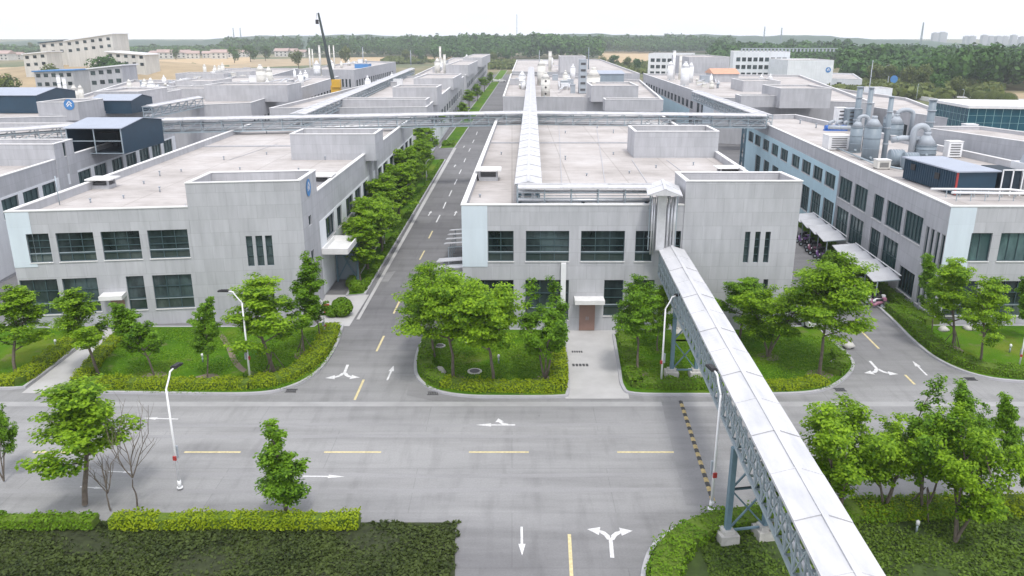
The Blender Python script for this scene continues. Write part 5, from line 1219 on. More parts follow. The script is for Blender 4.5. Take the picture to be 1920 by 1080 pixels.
# navy container, dark frame, cooling tower
def container():
    z0, z1 = zr3, zat(at3(1789, 367)[1], 323); A = at3(1789, 367); Bf = (A[0]+3.9, A[1]+.35); Lf = (A[0]-.55, A[1]+9.3); D_ = (Bf[0]-.5, Bf[1]+9.3)
    t = thing('plant_container', 'navy blue plant container with a grey lid on the right block roof', 'container', (*A, z0))
    mb = MB(); mb.prism([A, Bf, D_, Lf], z0+.1, z1)
    for k in range(24):
        u = (k+.5)/24; p = (Lf[0]+(A[0]-Lf[0])*u-.03, Lf[1]+(A[1]-Lf[1])*u); mb.bar((*p, z0+.12), (*p, z1-.02), .05, .12)
    mb.build('wall', M['navy'], t); mb = MB(); o = inset([A, Bf, D_, Lf], -.25); mb.prism(o, z1, z1+.12); mb.build('roof', M['grey_roof'], t)
    mb = MB(); mb.bar((A[0], A[1]-.05, z0+.1), (A[0], A[1]-.05, z1), .14); mb.build('corner_post', M['red'], t)
    for u, z in ((.33, .62), (.80, .7)):
        p = (A[0]+(Lf[0]-A[0])*u-.09, A[1]+(Lf[1]-A[1])*u); mb = MB(); mb.box((p[0], p[1], z0+(z1-z0)*z), (.08, .8, .6), R(3)); mb.build('vent_opening', M['dark'], t)
    t2 = thing('steel_enclosure', 'black louvred enclosure with pale posts between container and cooling tower', 'enclosure', (Bf[0]+.5, Bf[1], z0))
    E = (Bf[0]+.35, Bf[1]-.3); W2 = 1.9; mb = MB(); mb.box((E[0]+W2/2, E[1]+2.0, (z0+z1)/2+.1), (W2-.1, 3.6, z1-z0)); mb.build('wall', M['navy_in'], t2)
    mb = MB()
    for x in (E[0], E[0]+W2/2, E[0]+W2): mb.bar((x, E[1], z0), (x, E[1], z1+.2), .1)
    mb.bar((E[0], E[1], z1+.2), (E[0]+W2, E[1], z1+.2), .1); mb.build('post', M['white'], t2)
    x, y = E[0]+W2+1.9, E[1]+1.2; t3 = thing('cooling_tower', 'white cooling tower with a ring fan guard at the right edge', 'cooling tower', (x, y, z0))
    mb = MB(); mb.box((x, y, z0+1.5), (3.1, 3.1, 2.8)); mb.build('casing', M['white'], t3)
    mb = MB(); mb.tube([(x, y, z0+2.9), (x, y, z0+3.7)], [1.45, 1.25], 24, cap=False); mb.tube([(x, y, z0+3.68), (x, y, z0+3.74)], 1.28, 24, cap=False)
    for k in range(8): a = k*math.pi/8; mb.bar((x-math.cos(a)*1.25, y-math.sin(a)*1.25, z0+3.72), (x+math.cos(a)*1.25, y+math.sin(a)*1.25, z0+3.72), .04)
    mb.build('fan_guard', M['tank_l'], t3); mb = MB(); mb.tube([(x, y, z0+3.5), (x, y, z0+4.1)], .22, 12); mb.box((x, y, z0+3.4), (2.1, .2, .05), .5); mb.box((x, y, z0+3.4), (.2, 2.1, .05), .5); mb.build('motor', M['iron'], t3)
    mb = MB()
    mb.box((x, y-1.57, z0+1.44), (2.7, .03, 2.3))
    for k in range(9): mb.box((x, y-1.59, z0+.4+k*.26), (2.7, .06, .1))
    mb.build('louvre', M['tank_l'], t3)
    # white pipes along the parapet
    t4 = thing('roof_pipe', 'pair of white pipes on stands along the front parapet of the right block', 'pipe', (A[0], A[1]-1.5, z0))
    mb = MB(); mb.tube([(A[0]-2.6, A[1]-.6, z0+.75), (A[0]+4.6, A[1]-.9, z0+.75), (A[0]+6.3, A[1]-2.6, z0+.75)], .11, 8)
    mb.tube([(A[0]-1.6, A[1]-2.4, z0+.75), (A[0]+6.2, A[1]-2.8, z0+.72)], .13, 8); mb.build('pipe', M['white'], t4)
    for k in range(6):
        for yy in (.8, 2.6): x_ = A[0]-1.2+1.3*k; mb = MB(); mb.bar((x_, A[1]-yy, z0), (x_, A[1]-yy, z0+.7), .06); mb.build('stand', M['steel'], t4)
container()

# ---- scrubbers and stacks on distant roofs
zf = 9.9
cyl_tank('cream scrubber tower with three dark portholes in the centre', 1023, 183, 17, 147, mat='cream', zr=zf, group='cream scrubbers', windows=3)
cyl_tank('cream scrubber tower with a finial behind the porthole tower', 1015, 160, 15, 122, mat='cream', zr=zf, group='cream scrubbers')
cyl_tank('squat cream tank left of the central pipe cover', 979, 158, 13, 142, mat='white', zr=zf, group='cream scrubbers')
cyl_tank('big cream hopper with a conical top, right of centre', 1113, 181, 25, 143, mat='cream', zr=zf, group='cream scrubbers')
boxthing('square_tower', 'tall square grey shaft beside the cream hopper', 'shaft', 1086, 1099, 176, 112, zf, 4, 'tank_l')
stack('thick cream chimney standing behind the central scrubbers', 1031, 134, 6, 96, 'cream', zf, 'far stacks', 1)
stack('thin pole left of the thick cream chimney', 1011, 130, 1.6, 94, 'tank_l', zf, 'masts', .6)
stack('thin blue-grey mast right of the grey shaft', 1103, 130, 2.2, 88, 'tank', zf, 'masts', .6)
cyl_tank('white tank nearest on the cyan-clad block, right of its chimney', 1285, 162, 16, 126, mat='white', zr=zf, group='white scrubbers')
cyl_tank('white tank left on the cyan-clad block', 1257, 151, 11, 122, mat='white', zr=zf, group='white scrubbers')
cyl_tank('white tank half hidden behind the nearest white tank', 1295, 156, 10, 124, mat='white', zr=zf, group='white scrubbers')
stack('white square chimney between the white tanks', 1262, 149, 5, 95, 'white', zf, 'far stacks', 1)
stack('short cream chimney behind the white tanks', 1274, 150, 5, 103, 'cream', zf, 'far stacks', 1)
for px, b, t_, wd, nm in ((583, 140, 90, 3.4, 'first'), (588.5, 140, 92, 2.6, 'second'), (602, 142, 85, 4, 'third'), (620, 134, 85, 2.6, 'fourth'), (628, 134, 85, 2.4, 'fifth')):
    stack(nm+' from the left in the cluster of cream stacks by the crane', px, b, wd, t_, 'cream', zf, 'stacks by the crane', .9)
stack('lone pale mast right of the crane', 681.5, 124, 1.8, 88, 'tank_l', zf, 'masts', .7)
stack('lone thin mast left of the far white tanks', 770.5, 122, 2, 94, 'tank_l', zf, 'masts', .7)
stack('cream chimney among the far white tanks left of the side street', 826, 131, 4, 87, 'cream', zf, 'far stacks', 1)
stack('second cream chimney among the far white tanks, shorter and thicker', 834, 141, 5, 102, 'cream', zf, 'far stacks', 1)
cyl_tank('cream hopper at the far left of the side street, by the chimneys', 820, 137, 11, 116, mat='cream', zr=zf, group='cream scrubbers')
cyl_tank('small cream tank far away beside the side street, near the wood', 875, 116, 6, 106, mat='white', zr=zf, group='cream scrubbers')
cyl_tank('white tank in front of the crane stacks', 594, 145, 12, 122, mat='white', zr=zf, group='tanks by the crane')
cyl_tank('small white tank right of the crane boom', 622, 138, 8, 118, mat='white', zr=zf, group='tanks by the crane')
cyl_tank('wide cream tank at the left of the low grey roofs', 488, 160, 17, 132, mat='cream', zr=zf, group='tanks on the left roofs')
cyl_tank('second cream tank on the low grey roofs, beside the wide one', 504, 158, 13, 134, mat='cream', zr=zf, group='tanks on the left roofs')
for px, b, t_, nm in ((117, 196, 142, 'tallest of the left-edge roof stacks'), (127, 196, 146, 'second roof stack at the left edge')):
    stack(nm, px, b, 6, t_, 'white', zf, 'left roof stacks', 1)
cyl_tank('cream tank with a rounded hood among the left-edge stacks', 140, 198, 13, 168, mat='cream', zr=zf, group='tanks on the left roofs')
cyl_tank('cream tank right of the hooded one at the left', 152, 194, 10, 166, mat='cream', zr=zf, group='tanks on the left roofs')
for px, b, t_, nm in ((242, 170, 144, 'left'), (271, 168, 143, 'middle'), (283, 166, 141, 'right')):
    cyl_tank(nm+' one of three small cream tanks with pointed tops below the rise', px, b, 8, t_+10, mat='cream', zr=zf, group='small pointed tanks')
for px, b, t_, nm in ((384, 142, 118, 'left'), (403, 141, 120, 'middle'), (411, 140, 120, 'right')):
    cyl_tank(nm+' one of three pale tanks in front of the village fields', px, b, 6, t_+6, mat='cream', zr=zf, group='tanks before the village')

# ---- crane
def crane():
    Y = G(630, 168, 9)[1]-6; bx_, by_ = xat(631, Y, 8), Y; t = thing('mobile_crane', 'mobile crane with a yellow body and a long dark boom leaning left', 'crane', (bx_, by_, 0))
    zc = zat(Y, 160); mb = MB(); mb.box((bx_, by_, 1.5), (8, 3, 1.4)); mb.box((bx_, by_, (zc+2)/2), (2.6, 2.6, zc-2)); mb.box((bx_+.3, by_-.5, zc+.6), (2.4, 2.4, 2.2)); mb.build('body', M['yellow'], t)
    for k in range(4):
        for s in (-1, 1): mb = MB(); mb.tube([(bx_-3+2*k, by_+1.3*s, .7), (bx_-3+2*k, by_+1.6*s, .7)], .7, 14); mb.build('wheel', M['dark'], t)
    top = (xat(597, Y, 30), Y, zat(Y, 24)); base = (bx_-.6, by_-.3, zc+.8)
    mb = MB(); mb.tube([base, tuple((Vector(base)*.55+Vector(top)*.45)), tuple((Vector(base)*.5+Vector(top)*.5)), top], [.6, .5, .42, .28], 4, smooth=False); mb.build('boom', M['boom'], t)
    mb = MB(); mb.bar((top[0]-.5, top[1], top[2]-.1), (top[0]-.5, top[1], zat(Y, 40)), .08); mb.box((top[0]-.5, top[1], zat(Y, 41)), (.8, .6, 1.2)); mb.build('hook_block', M['dark'], t)
crane()

# ------------------------------------------------------------------ street furniture
def make_lamp():
    t = thing('street_lamp', 'x', 'street lamp', group='white curved street lamps')
    mb = MB(); mb.tube([(0, 0, 0), (0, 0, 6.3)], [.085, .055], 10); mb.build('pole', M['white'], t, local=True)
    pts = [(0, 0, 6.25)]+[(math.sin(a)*.55-.0, 0, 6.3+(1-math.cos(a))*0+math.sin(a)*.0+.9*math.sin(a*.75)) for a in np.linspace(0.1, 1.5, 6)]+[(.95, 0, 7.18)]
    mb = MB(); mb.tube(pts, .05, 8); mb.build('arm', M['white'], t, local=True)
    mb = MB(); mb.box((1.25, 0, 7.2), (.75, .34, .10)); mb.box((1.2, 0, 7.27), (.5, .26, .05)); mb.build('lamp_head', M['dark'], t, local=True)
    mb = MB(); mb.tube([(0, 0, 0), (0, 0, .08)], .17, 12); mb.tube([(0, 0, .06), (0, 0, .5)], .11, 10); mb.build('base', M['white'], t, local=True)
    mb = MB(); mb.box((-.11, .0, 2.0), (.08, .2, .26)); mb.build('notice_plate', M['red'], t, local=True)
    mb = MB(); mb.box((.14, .02, 2.3), (.1, .24, .75)); mb.build('control_box', M['tank_l'], t, local=True)
    return t
lamp = make_lamp()
lamps = [((338, 918), 705, 'street lamp with a near-black head standing on the near side of the cross street, left', R(80)), ((470, 720), 548, 'street lamp with its arm to the left at the edge of the left lawn', R(180)),
         ((1239, 726), 560, 'street lamp beside the blue bridge legs, half hidden by a tree', R(30)), ((1333, 958), 712, 'street lamp in front of the pipe bridge, its head against the lattice', R(100)),
         ((1908, 700), 585, 'street lamp at the right edge of the lawn by the right block', R(60)), ((721, 458), 393, 'small-looking street lamp among the street trees beside the left block', R(20)),
         ((610, 632), 560, 'street lamp at the side entrance, half hidden behind a tree', R(150)), ((800, 345), 300, 'farther street lamp among the street trees', R(20))]
for i, (b, ty, lb, rz) in enumerate(lamps):
    g = G(*b); h = zat(g[1], ty); o = lamp if i == 0 else copy_tree(lamp); o.location = (*g, .1); o.rotation_euler = (0, 0, rz); s = h/7.2; o.scale = (max(s, .8),)*2+(s,); o['label'] = lb
# far road lamps
lampf = thing('road_lamp', 'x', 'street lamp', group='pale lamps along the far road')
mb = MB(); mb.tube([(0, 0, 0), (0, 0, 9)], [.16, .1], 6); mb.build('pole', M['tank_l'], lampf, local=True)
mb = MB(); mb.tube([(0, 0, 9), (.4, 0, 9.7), (2.0, 0, 10)], .12, 6); mb.box((2.5, 0, 10), (1.2, .4, .2)); mb.build('lamp_head', M['tank_l'], lampf, local=True)
for i, (px, y0, y1, lb) in enumerate(((1623, 152, 114, 'nearest the white office'), (1657, 157, 122, 'with a strongly bent arm, left of the blue sign'), (1735, 165, 127, 'half lost against the dark wood'), (1717, 192, 158, 'standing at the bend of the pale wall'), (1803, 202, 168, 'in the scrub left of the round shrubs'), (1861, 168, 134, 'at the far right before the dark wood'), (1636, 145, 118, 'smallest, between the office and the sign'), (1452, 108, 80, 'poking above the slatted office roof'))):
    g = G(px, y0); o = lampf if i == 0 else copy_tree(lampf); o.location = (*g, 0); s = max(.5, (zat(g[1], y1))/10); o.scale = (s, s, s); o.rotation_euler = (0, 0, R(170 if i == 2 else 20*i)); o['label'] = 'pale far road lamp '+lb
g = G(1673, 172); t = thing('road_sign', 'blue road sign on a pole beyond the right blocks', 'road sign', (*g, 0)); mb = MB(); mb.bar((g[0]-2.6, g[1], 0), (g[0]-2.6, g[1], 7), .3); mb.build('pole', M['tank_l'], t)
mb = MB(); mb.tube([(g[0], g[1]-.1, 5.6), (g[0], g[1]+.1, 5.6)], 1.7, 18); mb.build('panel', M['blue_roof'], t)
# hydrant, lawn lamps, box
g = G(1050, 657); t = thing('fire_hydrant', 'red fire hydrant in the hedge by the driveway', 'hydrant', (*g, .13))
mb = MB(); mb.tube([(g[0], g[1], .13), (g[0], g[1], .2), (g[0], g[1], .75), (g[0], g[1], .95)], [.2, .13, .13, .06], 12); mb.build('barrel', M['red'], t)
mb = MB(); mb.tube([(g[0]-.25, g[1], .62), (g[0]+.25, g[1], .62)], .08, 10); mb.tube([(g[0], g[1]-.22, .55), (g[0], g[1], .55)], .09, 10); mb.build('outlet', M['red'], t)
g = G(613, 592); t = thing('fire_box', 'red box beside the round shrub at the side entrance', 'fire box', (*g, .02)); mb = MB(); mb.box((g[0], g[1], .7), (.5, .35, .75)); mb.build('cabinet', M['red'], t); mb = MB(); mb.box((g[0]-.2, g[1], .17), (.06, .3, .33)); mb.box((g[0]+.2, g[1], .17), (.06, .3, .33)); mb.build('leg', M['iron'], t)
def lawn_lamp(px, py, label, i):
    g = G(px, py); t = thing('lawn_light', label, 'garden light', (*g, .13), group='short garden lights on the lawns')
    mb = MB(); mb.tube([(g[0], g[1], .13), (g[0], g[1], .62)], .06, 8); mb.build('post', M['steel'], t); mb = MB(); mb.tube([(g[0], g[1], .6), (g[0], g[1], .8), (g[0], g[1], .86)], [.1, .1, .04], 8); mb.build('lamp_shade', M['white'], t)
for i, (x, y, l_) in enumerate(((106, 655, 'short garden light left of the pale footpath'), (381, 682, 'short garden light before the fourth tree of the left lawn'), (935, 684, 'short garden light behind the middle tree of the middle lawn'), (1892, 664, 'short garden light at the right edge lawn, darker one'), (1717, 1003, 'short garden light in the near right lawn'))): lawn_lamp(x, y, l_, i)
def rock(px, py, r_, label, seed):
    rg = random.Random(seed); g = G(px, py); mb = MB(); n = 9
    t = [(g[0], g[1], .1+r_*k) for k in (0, .25, .6, .85, .95)]; mb.tube(t, [r_*.9, r_*1.05, r_*.8, r_*.45, r_*.1], n)
    mb.v = [(x+rg.uniform(-.2, .2)*r_, y+rg.uniform(-.2, .2)*r_, max(.02, z+rg.uniform(-.12, .12)*r_)) for x, y, z in mb.v]
    tag(mb.build('rock', M['stone']), label, 'rock', 'pale garden rocks')
rock(824, 703, .55, 'flat grey rock at the left end of the middle lawn', 1); rock(1589, 652, .5, 'pale rock at the kerb on the right-hand lawn tip', 2); rock(1566, 683, .35, 'small round white rock below the tree at the lawn tip', 3); rock(1268, 626, .5, 'white rock behind the bridge legs', 4)
rock(1722, 608, .4, 'white rock in the shrub bed of the right block', 5); rock(1814, 620, .4, 'left white rock at the wall of the right block', 6); rock(1826, 621, .4, 'right white rock at the wall of the right block', 7); rock(1768, 622, .45, 'flat white rock between trees by the right block', 8)
# round shrub
def shrub(px, py, r_, label, mat='hedge_g', seed=1, zs=.9):
    rng = np.random.default_rng(seed); g = G(px, py); t = thing('round_shrub', label, 'shrub', (*g, .05)); n = int(900*r_*r_)+500
    d_ = rng.normal(size=(n, 3)); d_ /= np.linalg.norm(d_, axis=1, keepdims=True); P = d_*r_*(.85+.2*rng.random((n, 1))); P[:, 2] = P[:, 2]*zs+r_*zs*.9
    V, Q = leaf_quads(P, d_+rng.normal(0, .4, (n, 3)), .15, rng); np_mesh('foliage', V, Q, M[mat], t)
    mb = MB(); mb.tube([(0, 0, 0), (0, 0, r_*.3), (0, 0, r_*zs), (0, 0, r_*zs*1.5), (0, 0, r_*zs*1.7)], [r_*.5, r_*.75, r_*.8, r_*.6, .1], 12); mb.build('stems', M['hedge_in'], t, local=True)
shrub(642, 592, .95, 'round clipped shrub on the forecourt at the side entrance', seed=3)
shrub(623, 594, .55, 'low shrub beside the round one on the forecourt', seed=4)
shrub(1560, 505, 1.2, 'round shrub at the end of the scooter shelter by the right street', seed=5)
shrub(1592, 520, 1.3, 'second round shrub between the two shelters on the right', seed=6)
shrub(668, 548, .7, 'round shrub at the near end of the street strip', seed=7)
for i, (x, y, r_) in enumerate(((1832, 195, 2.6), (1845, 197, 2.2), (1862, 199, 3.2), (1888, 202, 3.0), (1770, 196, 2.4))): shrub(x, y, r_, 'round shrub in the scrub beyond the right blocks, number '+str(i+1)+' from the left' if False else ('darkest round shrub right of the far field lamp', 'narrow olive shrub in the row before the far field', 'broad olive round shrub before the far field', 'rightmost round shrub before the far field', 'leftmost round shrub in the scrub near the pale wall')[i], 'leaf_far2', 30+i)

def ground_cover(name, label, x0, x1, y0, y1, n, size, mat, inside, seed, z=.06, h=.12):
    rng = np.random.default_rng(seed); P = np.stack([rng.uniform(x0, x1, n), rng.uniform(y0, y1, n), np.zeros(n)], 1)
    k = np.sin(P[:, 0]*.9+1.3*np.sin(P[:, 1]*.7))+np.sin(P[:, 1]*1.3+P[:, 0]*.4)+rng.normal(0, .5, n); P = P[(k > -1.0) & inside(P[:, 0], P[:, 1])]; k = len(P)
    P[:, 2] = z+rng.random(k)*h*(1+.6*np.sin(P[:, 0]*1.1)*np.sin(P[:, 1]*.8)); V, Q = leaf_quads(P, np.array([0, 0, 1.0])+rng.normal(0, .6, (k, 3)), size, rng, 1.6)
    o = np_mesh(name, V, Q, M[mat]); return tag(o, label, 'ground cover', kind='stuff')
M['cover_fade'] = leaf_mat('cover_leaves_painted_fade', (0.018, 0.032, 0.008), (0.07, 0.10, 0.02), 0.15, 0.4)  # leaf colour kept dark to continue the fade painted on the bed
M['lawn_blades'] = leaf_mat('lawn_blades', (0.065, 0.17, 0.006), (0.18, 0.33, 0.014), 0.3, 0.5)
M['cover_grass'] = leaf_mat('rough_grass_blades', (0.04, 0.085, 0.010), (0.13, 0.21, 0.025), 0.2, 0.5)
ground_cover('ground_cover', 'low ground cover in the near left bed, darkened with a painted fade', -30, -2.0, 22, 36.05, 80000, .12, 'cover_fade', lambda x, y: (x < -2.75+.12*np.sin(y*5.1)) & (y < 35.75+.2*np.sin(x*1.7)), 71, .03, .13)
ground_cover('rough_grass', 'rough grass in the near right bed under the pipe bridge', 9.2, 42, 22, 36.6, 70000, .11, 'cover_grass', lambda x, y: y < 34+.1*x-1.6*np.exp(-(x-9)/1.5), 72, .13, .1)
for i_, (xa, xb, ya, yb, n_) in enumerate(((-45, -21, 50.8, 64.5, 30000), (-20, -9.5, 52, 64, 26000), (-6.2, 2.4, 52, 63, 22000), (9.5, 27, 52, 63, 30000))):
    poly_ = (il1, il1, il2, il3)[i_]
    def ins(x, y, poly=poly_):
        r_ = np.zeros(len(x), bool); n = len(poly)
        for i in range(n):
            (xa_, ya_), (xb_, yb_) = poly[i], poly[(i+1) % n]
            if ya_ != yb_: c_ = ((ya_ > y) != (yb_ > y)) & (x < (xb_-xa_)*(y-ya_)/(yb_-ya_)+xa_); r_ ^= c_
        return r_
    ground_cover('grass', 'short uneven grass on the '+('left lawn, western half', 'left lawn, half nearer the side street', 'middle lawn', 'right-hand lawn beside the pipe bridge')[i_], xa, xb, ya, yb, n_, .08, 'lawn_blades', ins, 80+i_, .13, .05)
# ---- bike shelters
def shelter(A, B, width, h, label, n=4, side=1, gull=.35):
    A = Vector(A); B = Vector(B); d = (B-A); L = d.length; d /= L; nn = Vector((-d.y, d.x))*side
    t = thing('bike_shelter', label, 'bike shelter', (A.x, A.y, 0), group='white bike shelters')
    for i in range(n):
        s0, s1 = L*i/n+.05, L*(i+1)/n-.05; p, q = A+d*s0, A+d*s1; mb = MB()
        za, zb_ = h+gull, h-.1
        c = [(p.x, p.y, za), (q.x, q.y, zb_+.1), (q.x+nn.x*width, q.y+nn.y*width, zb_-.1), (p.x+nn.x*width, p.y+nn.y*width, za-.25)]
        mb.face(c); mb.face([(x, y, z-.06) for x, y, z in c[::-1]])
        for k in range(4): u, v = c[k], c[(k+1) % 4]; mb.bar((u[0], u[1], u[2]-.03), (v[0], v[1], v[2]-.03), .08, .08)
        mb.build('roof_panel', M['awning'], t)
    for i in range(n+1):
        p = A+d*(L*i/n); q = p+nn*width*.85; mb = MB(); mb.bar((q.x, q.y, 0), (q.x, q.y, h-.2), .09); mb.bar((q.x, q.y, h-.2), (p.x, p.y, h+.0), .07); mb.build('post', M['steel'], t)
    mb = MB(); mb.bar((A.x, A.y, h+gull+.05), (B.x, B.y, h+gull+.05), .08); mb.build('rail', M['white'], t)
    return t
zsb = 2.5
def shl(px0, y0, px1, y1, z=zsb): return G(px0, y0, z), G(px1, y1, z)
a, b = along(BL3, FL3, s_on(BL3, FL3, 1500, 3.3), 2.0), along(BL3, FL3, s_on(BL3, FL3, 1577, 3.3), 2.0)
SA = s_on(BL3, FL3, 1420, 3); 
def sh3(pxa, pxb, label):
    z = zsb+.3; A = along(BL3, FL3, s_on(BL3, FL3, pxa, z), 0.9); B = along(BL3, FL3, s_on(BL3, FL3, pxb, z), 0.9); return shelter(A, B, 2.4, zsb, label, 4, -1)
sh3(1538, 1603, 'white-roofed scooter shelter beside the right block, farther one')
sh3(1620, 1708, 'white-roofed scooter shelter beside the right block, nearer one')
def sh2(s0, s1, label):
    A = along(BL2, FL2, L3-s1, .5); B = along(BL2, FL2, L3-s0, .5); return shelter(B, A, 3.1, zsb, label, 4, 1, .45)
sh2(4, 15, 'nearest white bike shelter left of the middle block, behind the trees'); sh2(19.5, 28, 'second white bike shelter along the left side of the middle block')
hedge([along(BL3, FL3, s_on(BL3, FL3, 1500, 1), .75), along(BL3, FL3, s_on(BL3, FL3, 1725, 1), .75)], 1.1, 1.1, 'green hedge against the right block wall behind the scooter shelters', z0=0, mat='hedge_g', seed=40, group='clipped hedges around the lawns')
hedge([G(655, 540), G(690, 478), G(812, 298)], .8, .7, 'shrubs at the wall foot behind the street trees', mat='hedge_g', seed=41, dens=140)
# ---- scooters
def make_scooter(paint):
    t = thing('scooter', 'x', 'scooter', group='parked scooters')
    for x in (-.62, .62):
        mb = MB(); mb.tube([(x, -.05, .25), (x, .05, .25)], .25, 16); w_ = mb.build('wheel', M['dark'], t, local=True); mb = MB(); mb.tube([(x, -.06, .25), (x, .06, .25)], .13, 10); mb.build('rim', M['steel'], w_, local=True)
    mb = MB(); mb.tube([(-.75, 0, .55), (-.5, 0, .55), (-.2, 0, .52), (0, 0, .34), (.3, 0, .32), (.42, 0, .55), (.42, 0, .92)], [.06, .17, .19, .15, .15, .16, .1], 10); mb.build('body', M[paint], t, local=True)
    mb = MB(); mb.tube([(-.7, 0, .76), (-.4, 0, .78), (-.05, 0, .76)], [.1, .14, .1], 10); mb.build('seat', M['dark'], t, local=True)
    mb = MB(); mb.tube([(.36, -.32, 1.02), (.44, 0, .98), (.36, .32, 1.02)], .025, 6); mb.tube([(.44, 0, .95), (.62, 0, .3)], .035, 6); mb.build('handlebar', M['iron'], t, local=True)
    mb = MB(); mb.tube([(.48, 0, .82), (.56, 0, .8)], .08, 10); mb.build('headlight', M['white'], t, local=True)
    mb = MB(); mb.box((-.78, 0, .86), (.3, .34, .26)); mb.build('top_box', M[paint], t, local=True)
    return t
scs = {k: make_scooter(k) for k in ('purple', 'pink', 'dark', 'white')}
cols = ['dark', 'purple', 'dark', 'dark', 'pink', 'dark', 'purple', 'dark', 'dark', 'white', 'dark', 'pink', 'dark', 'dark', 'white', 'pink']
used = set(); rng0 = random.Random(5)
names = {'dark': 'black', 'purple': 'purple', 'pink': 'pink', 'white': 'white'}
ords = ['first', 'second', 'third', 'fourth', 'fifth', 'sixth', 'seventh', 'eighth', 'ninth', 'tenth', 'eleventh', 'twelfth', 'thirteenth', 'fourteenth', 'fifteenth', 'sixteenth']
for i, c in enumerate(cols):
    if i < 9: px = 1500+i*7.4; z = 2; s = s_on(BL3, FL3, px+48, 1.0); who = 'farther'; k = i
    else: k = i-9; s = s_on(BL3, FL3, 1660+k*8.5, 1.0); who = 'nearer'
    p = along(BL3, FL3, s, 3.1+rng0.uniform(-.15, .15)); rz = R(176+rng0.uniform(-10, 10))
    lb = '%s scooter, %s from the far end under the %s shelter by the right block' % (names[c], ords[k], who)
    if c not in used: o = scs[c]; used.add(c)
    else: o = copy_tree(scs[c])
    o.location = (*p, .02); o.rotation_euler = (0, 0, rz); o['label'] = lb
g = G(1497, 566); o = copy_tree(scs['white'], (*g, .02), R(40), None, 'white scooter parked alone by the right corner of the middle block')
# ---- cars
def make_car():
    t = thing('parked_car', 'x', 'car', group='white cars')
    prof = [(-2.15, .35), (-2.2, .75), (-2.05, .98), (-1.35, 1.08), (-.85, 1.45), (.55, 1.47), (1.15, 1.05), (1.9, .92), (2.2, .72), (2.2, .35)]
    mb = MB(); hw = .88
    def hwz(z): return hw if z < 1.1 else hw*.78
    for i in range(len(prof)):
        a, b = prof[i], prof[(i+1) % len(prof)]; mb.face([(a[0], -hwz(a[1]), a[1]), (a[0], hwz(a[1]), a[1]), (b[0], hwz(b[1]), b[1]), (b[0], -hwz(b[1]), b[1])])
    for s in (-1, 1):
        low = [p for p in prof if p[1] <= 1.1]; mb.face([(p[0], s*hw, p[1]) for p in low]); 
        up_ = [(-1.35, 1.08), (-.85, 1.45), (.55, 1.47), (1.15, 1.05)]; mb.face([(x, s*hwz(z), z) for x, z in up_])
    mb.build('body', M['car'], t, local=True)
    for s in (-1, 1):
        mb = MB(); mb.face([(-1.1, s*.80, 1.12), (-.75, s*.72, 1.4), (.5, s*.72, 1.41), (.95, s*.80, 1.12)]); mb.v = [(x, y+s*.035, z) for x, y, z in mb.v]; mb.build('side_window', M['glass'], t, local=True)
    mb = MB(); mb.face([(1.12, -.7, 1.12), (1.12, .7, 1.12), (.6, .6, 1.46), (.6, -.6, 1.46)]); mb.v = [(x+.04, y, z+.02) for x, y, z in mb.v]; mb.build('windscreen', M['glass'], t, local=True)
    mb = MB(); mb.face([(-1.3, -.7, 1.12), (-.88, -.6, 1.43), (-.88, .6, 1.43), (-1.3, .7, 1.12)]); mb.v = [(x-.04, y, z+.02) for x, y, z in mb.v]; mb.build('rear_window', M['glass'], t, local=True)
    for x in (-1.35, 1.35):
        for s in (-1, 1):
            mb = MB(); mb.tube([(x, s*.72, .33), (x, s*.92, .33)], .33, 18); w_ = mb.build('wheel', M['dark'], t, local=True); mb = MB(); mb.tube([(x, s*.9, .33), (x, s*.94, .33)], .2, 12); mb.build('rim', M['steel'], w_, local=True)
    for s in (-1, 1): mb = MB(); mb.box((2.18, s*.62, .74), (.08, .35, .16)); mb.build('headlight', M['tank_l'], t, local=True)
    return t
car = make_car(); g = G(1508, 604); car.location = (*g, .02); car.rotation_euler = (0, 0, R(100)); car['label'] = 'white car parked behind the large tree at the corner of the middle block'
for (px, y), lb in (((928, 154), 'left of the two white cars at the far end of the side street'), ((940, 154), 'right of the two white cars at the far end of the side street')):
    g = G(px, y); copy_tree(car, (*g, .02), R(5), 1.15, lb)

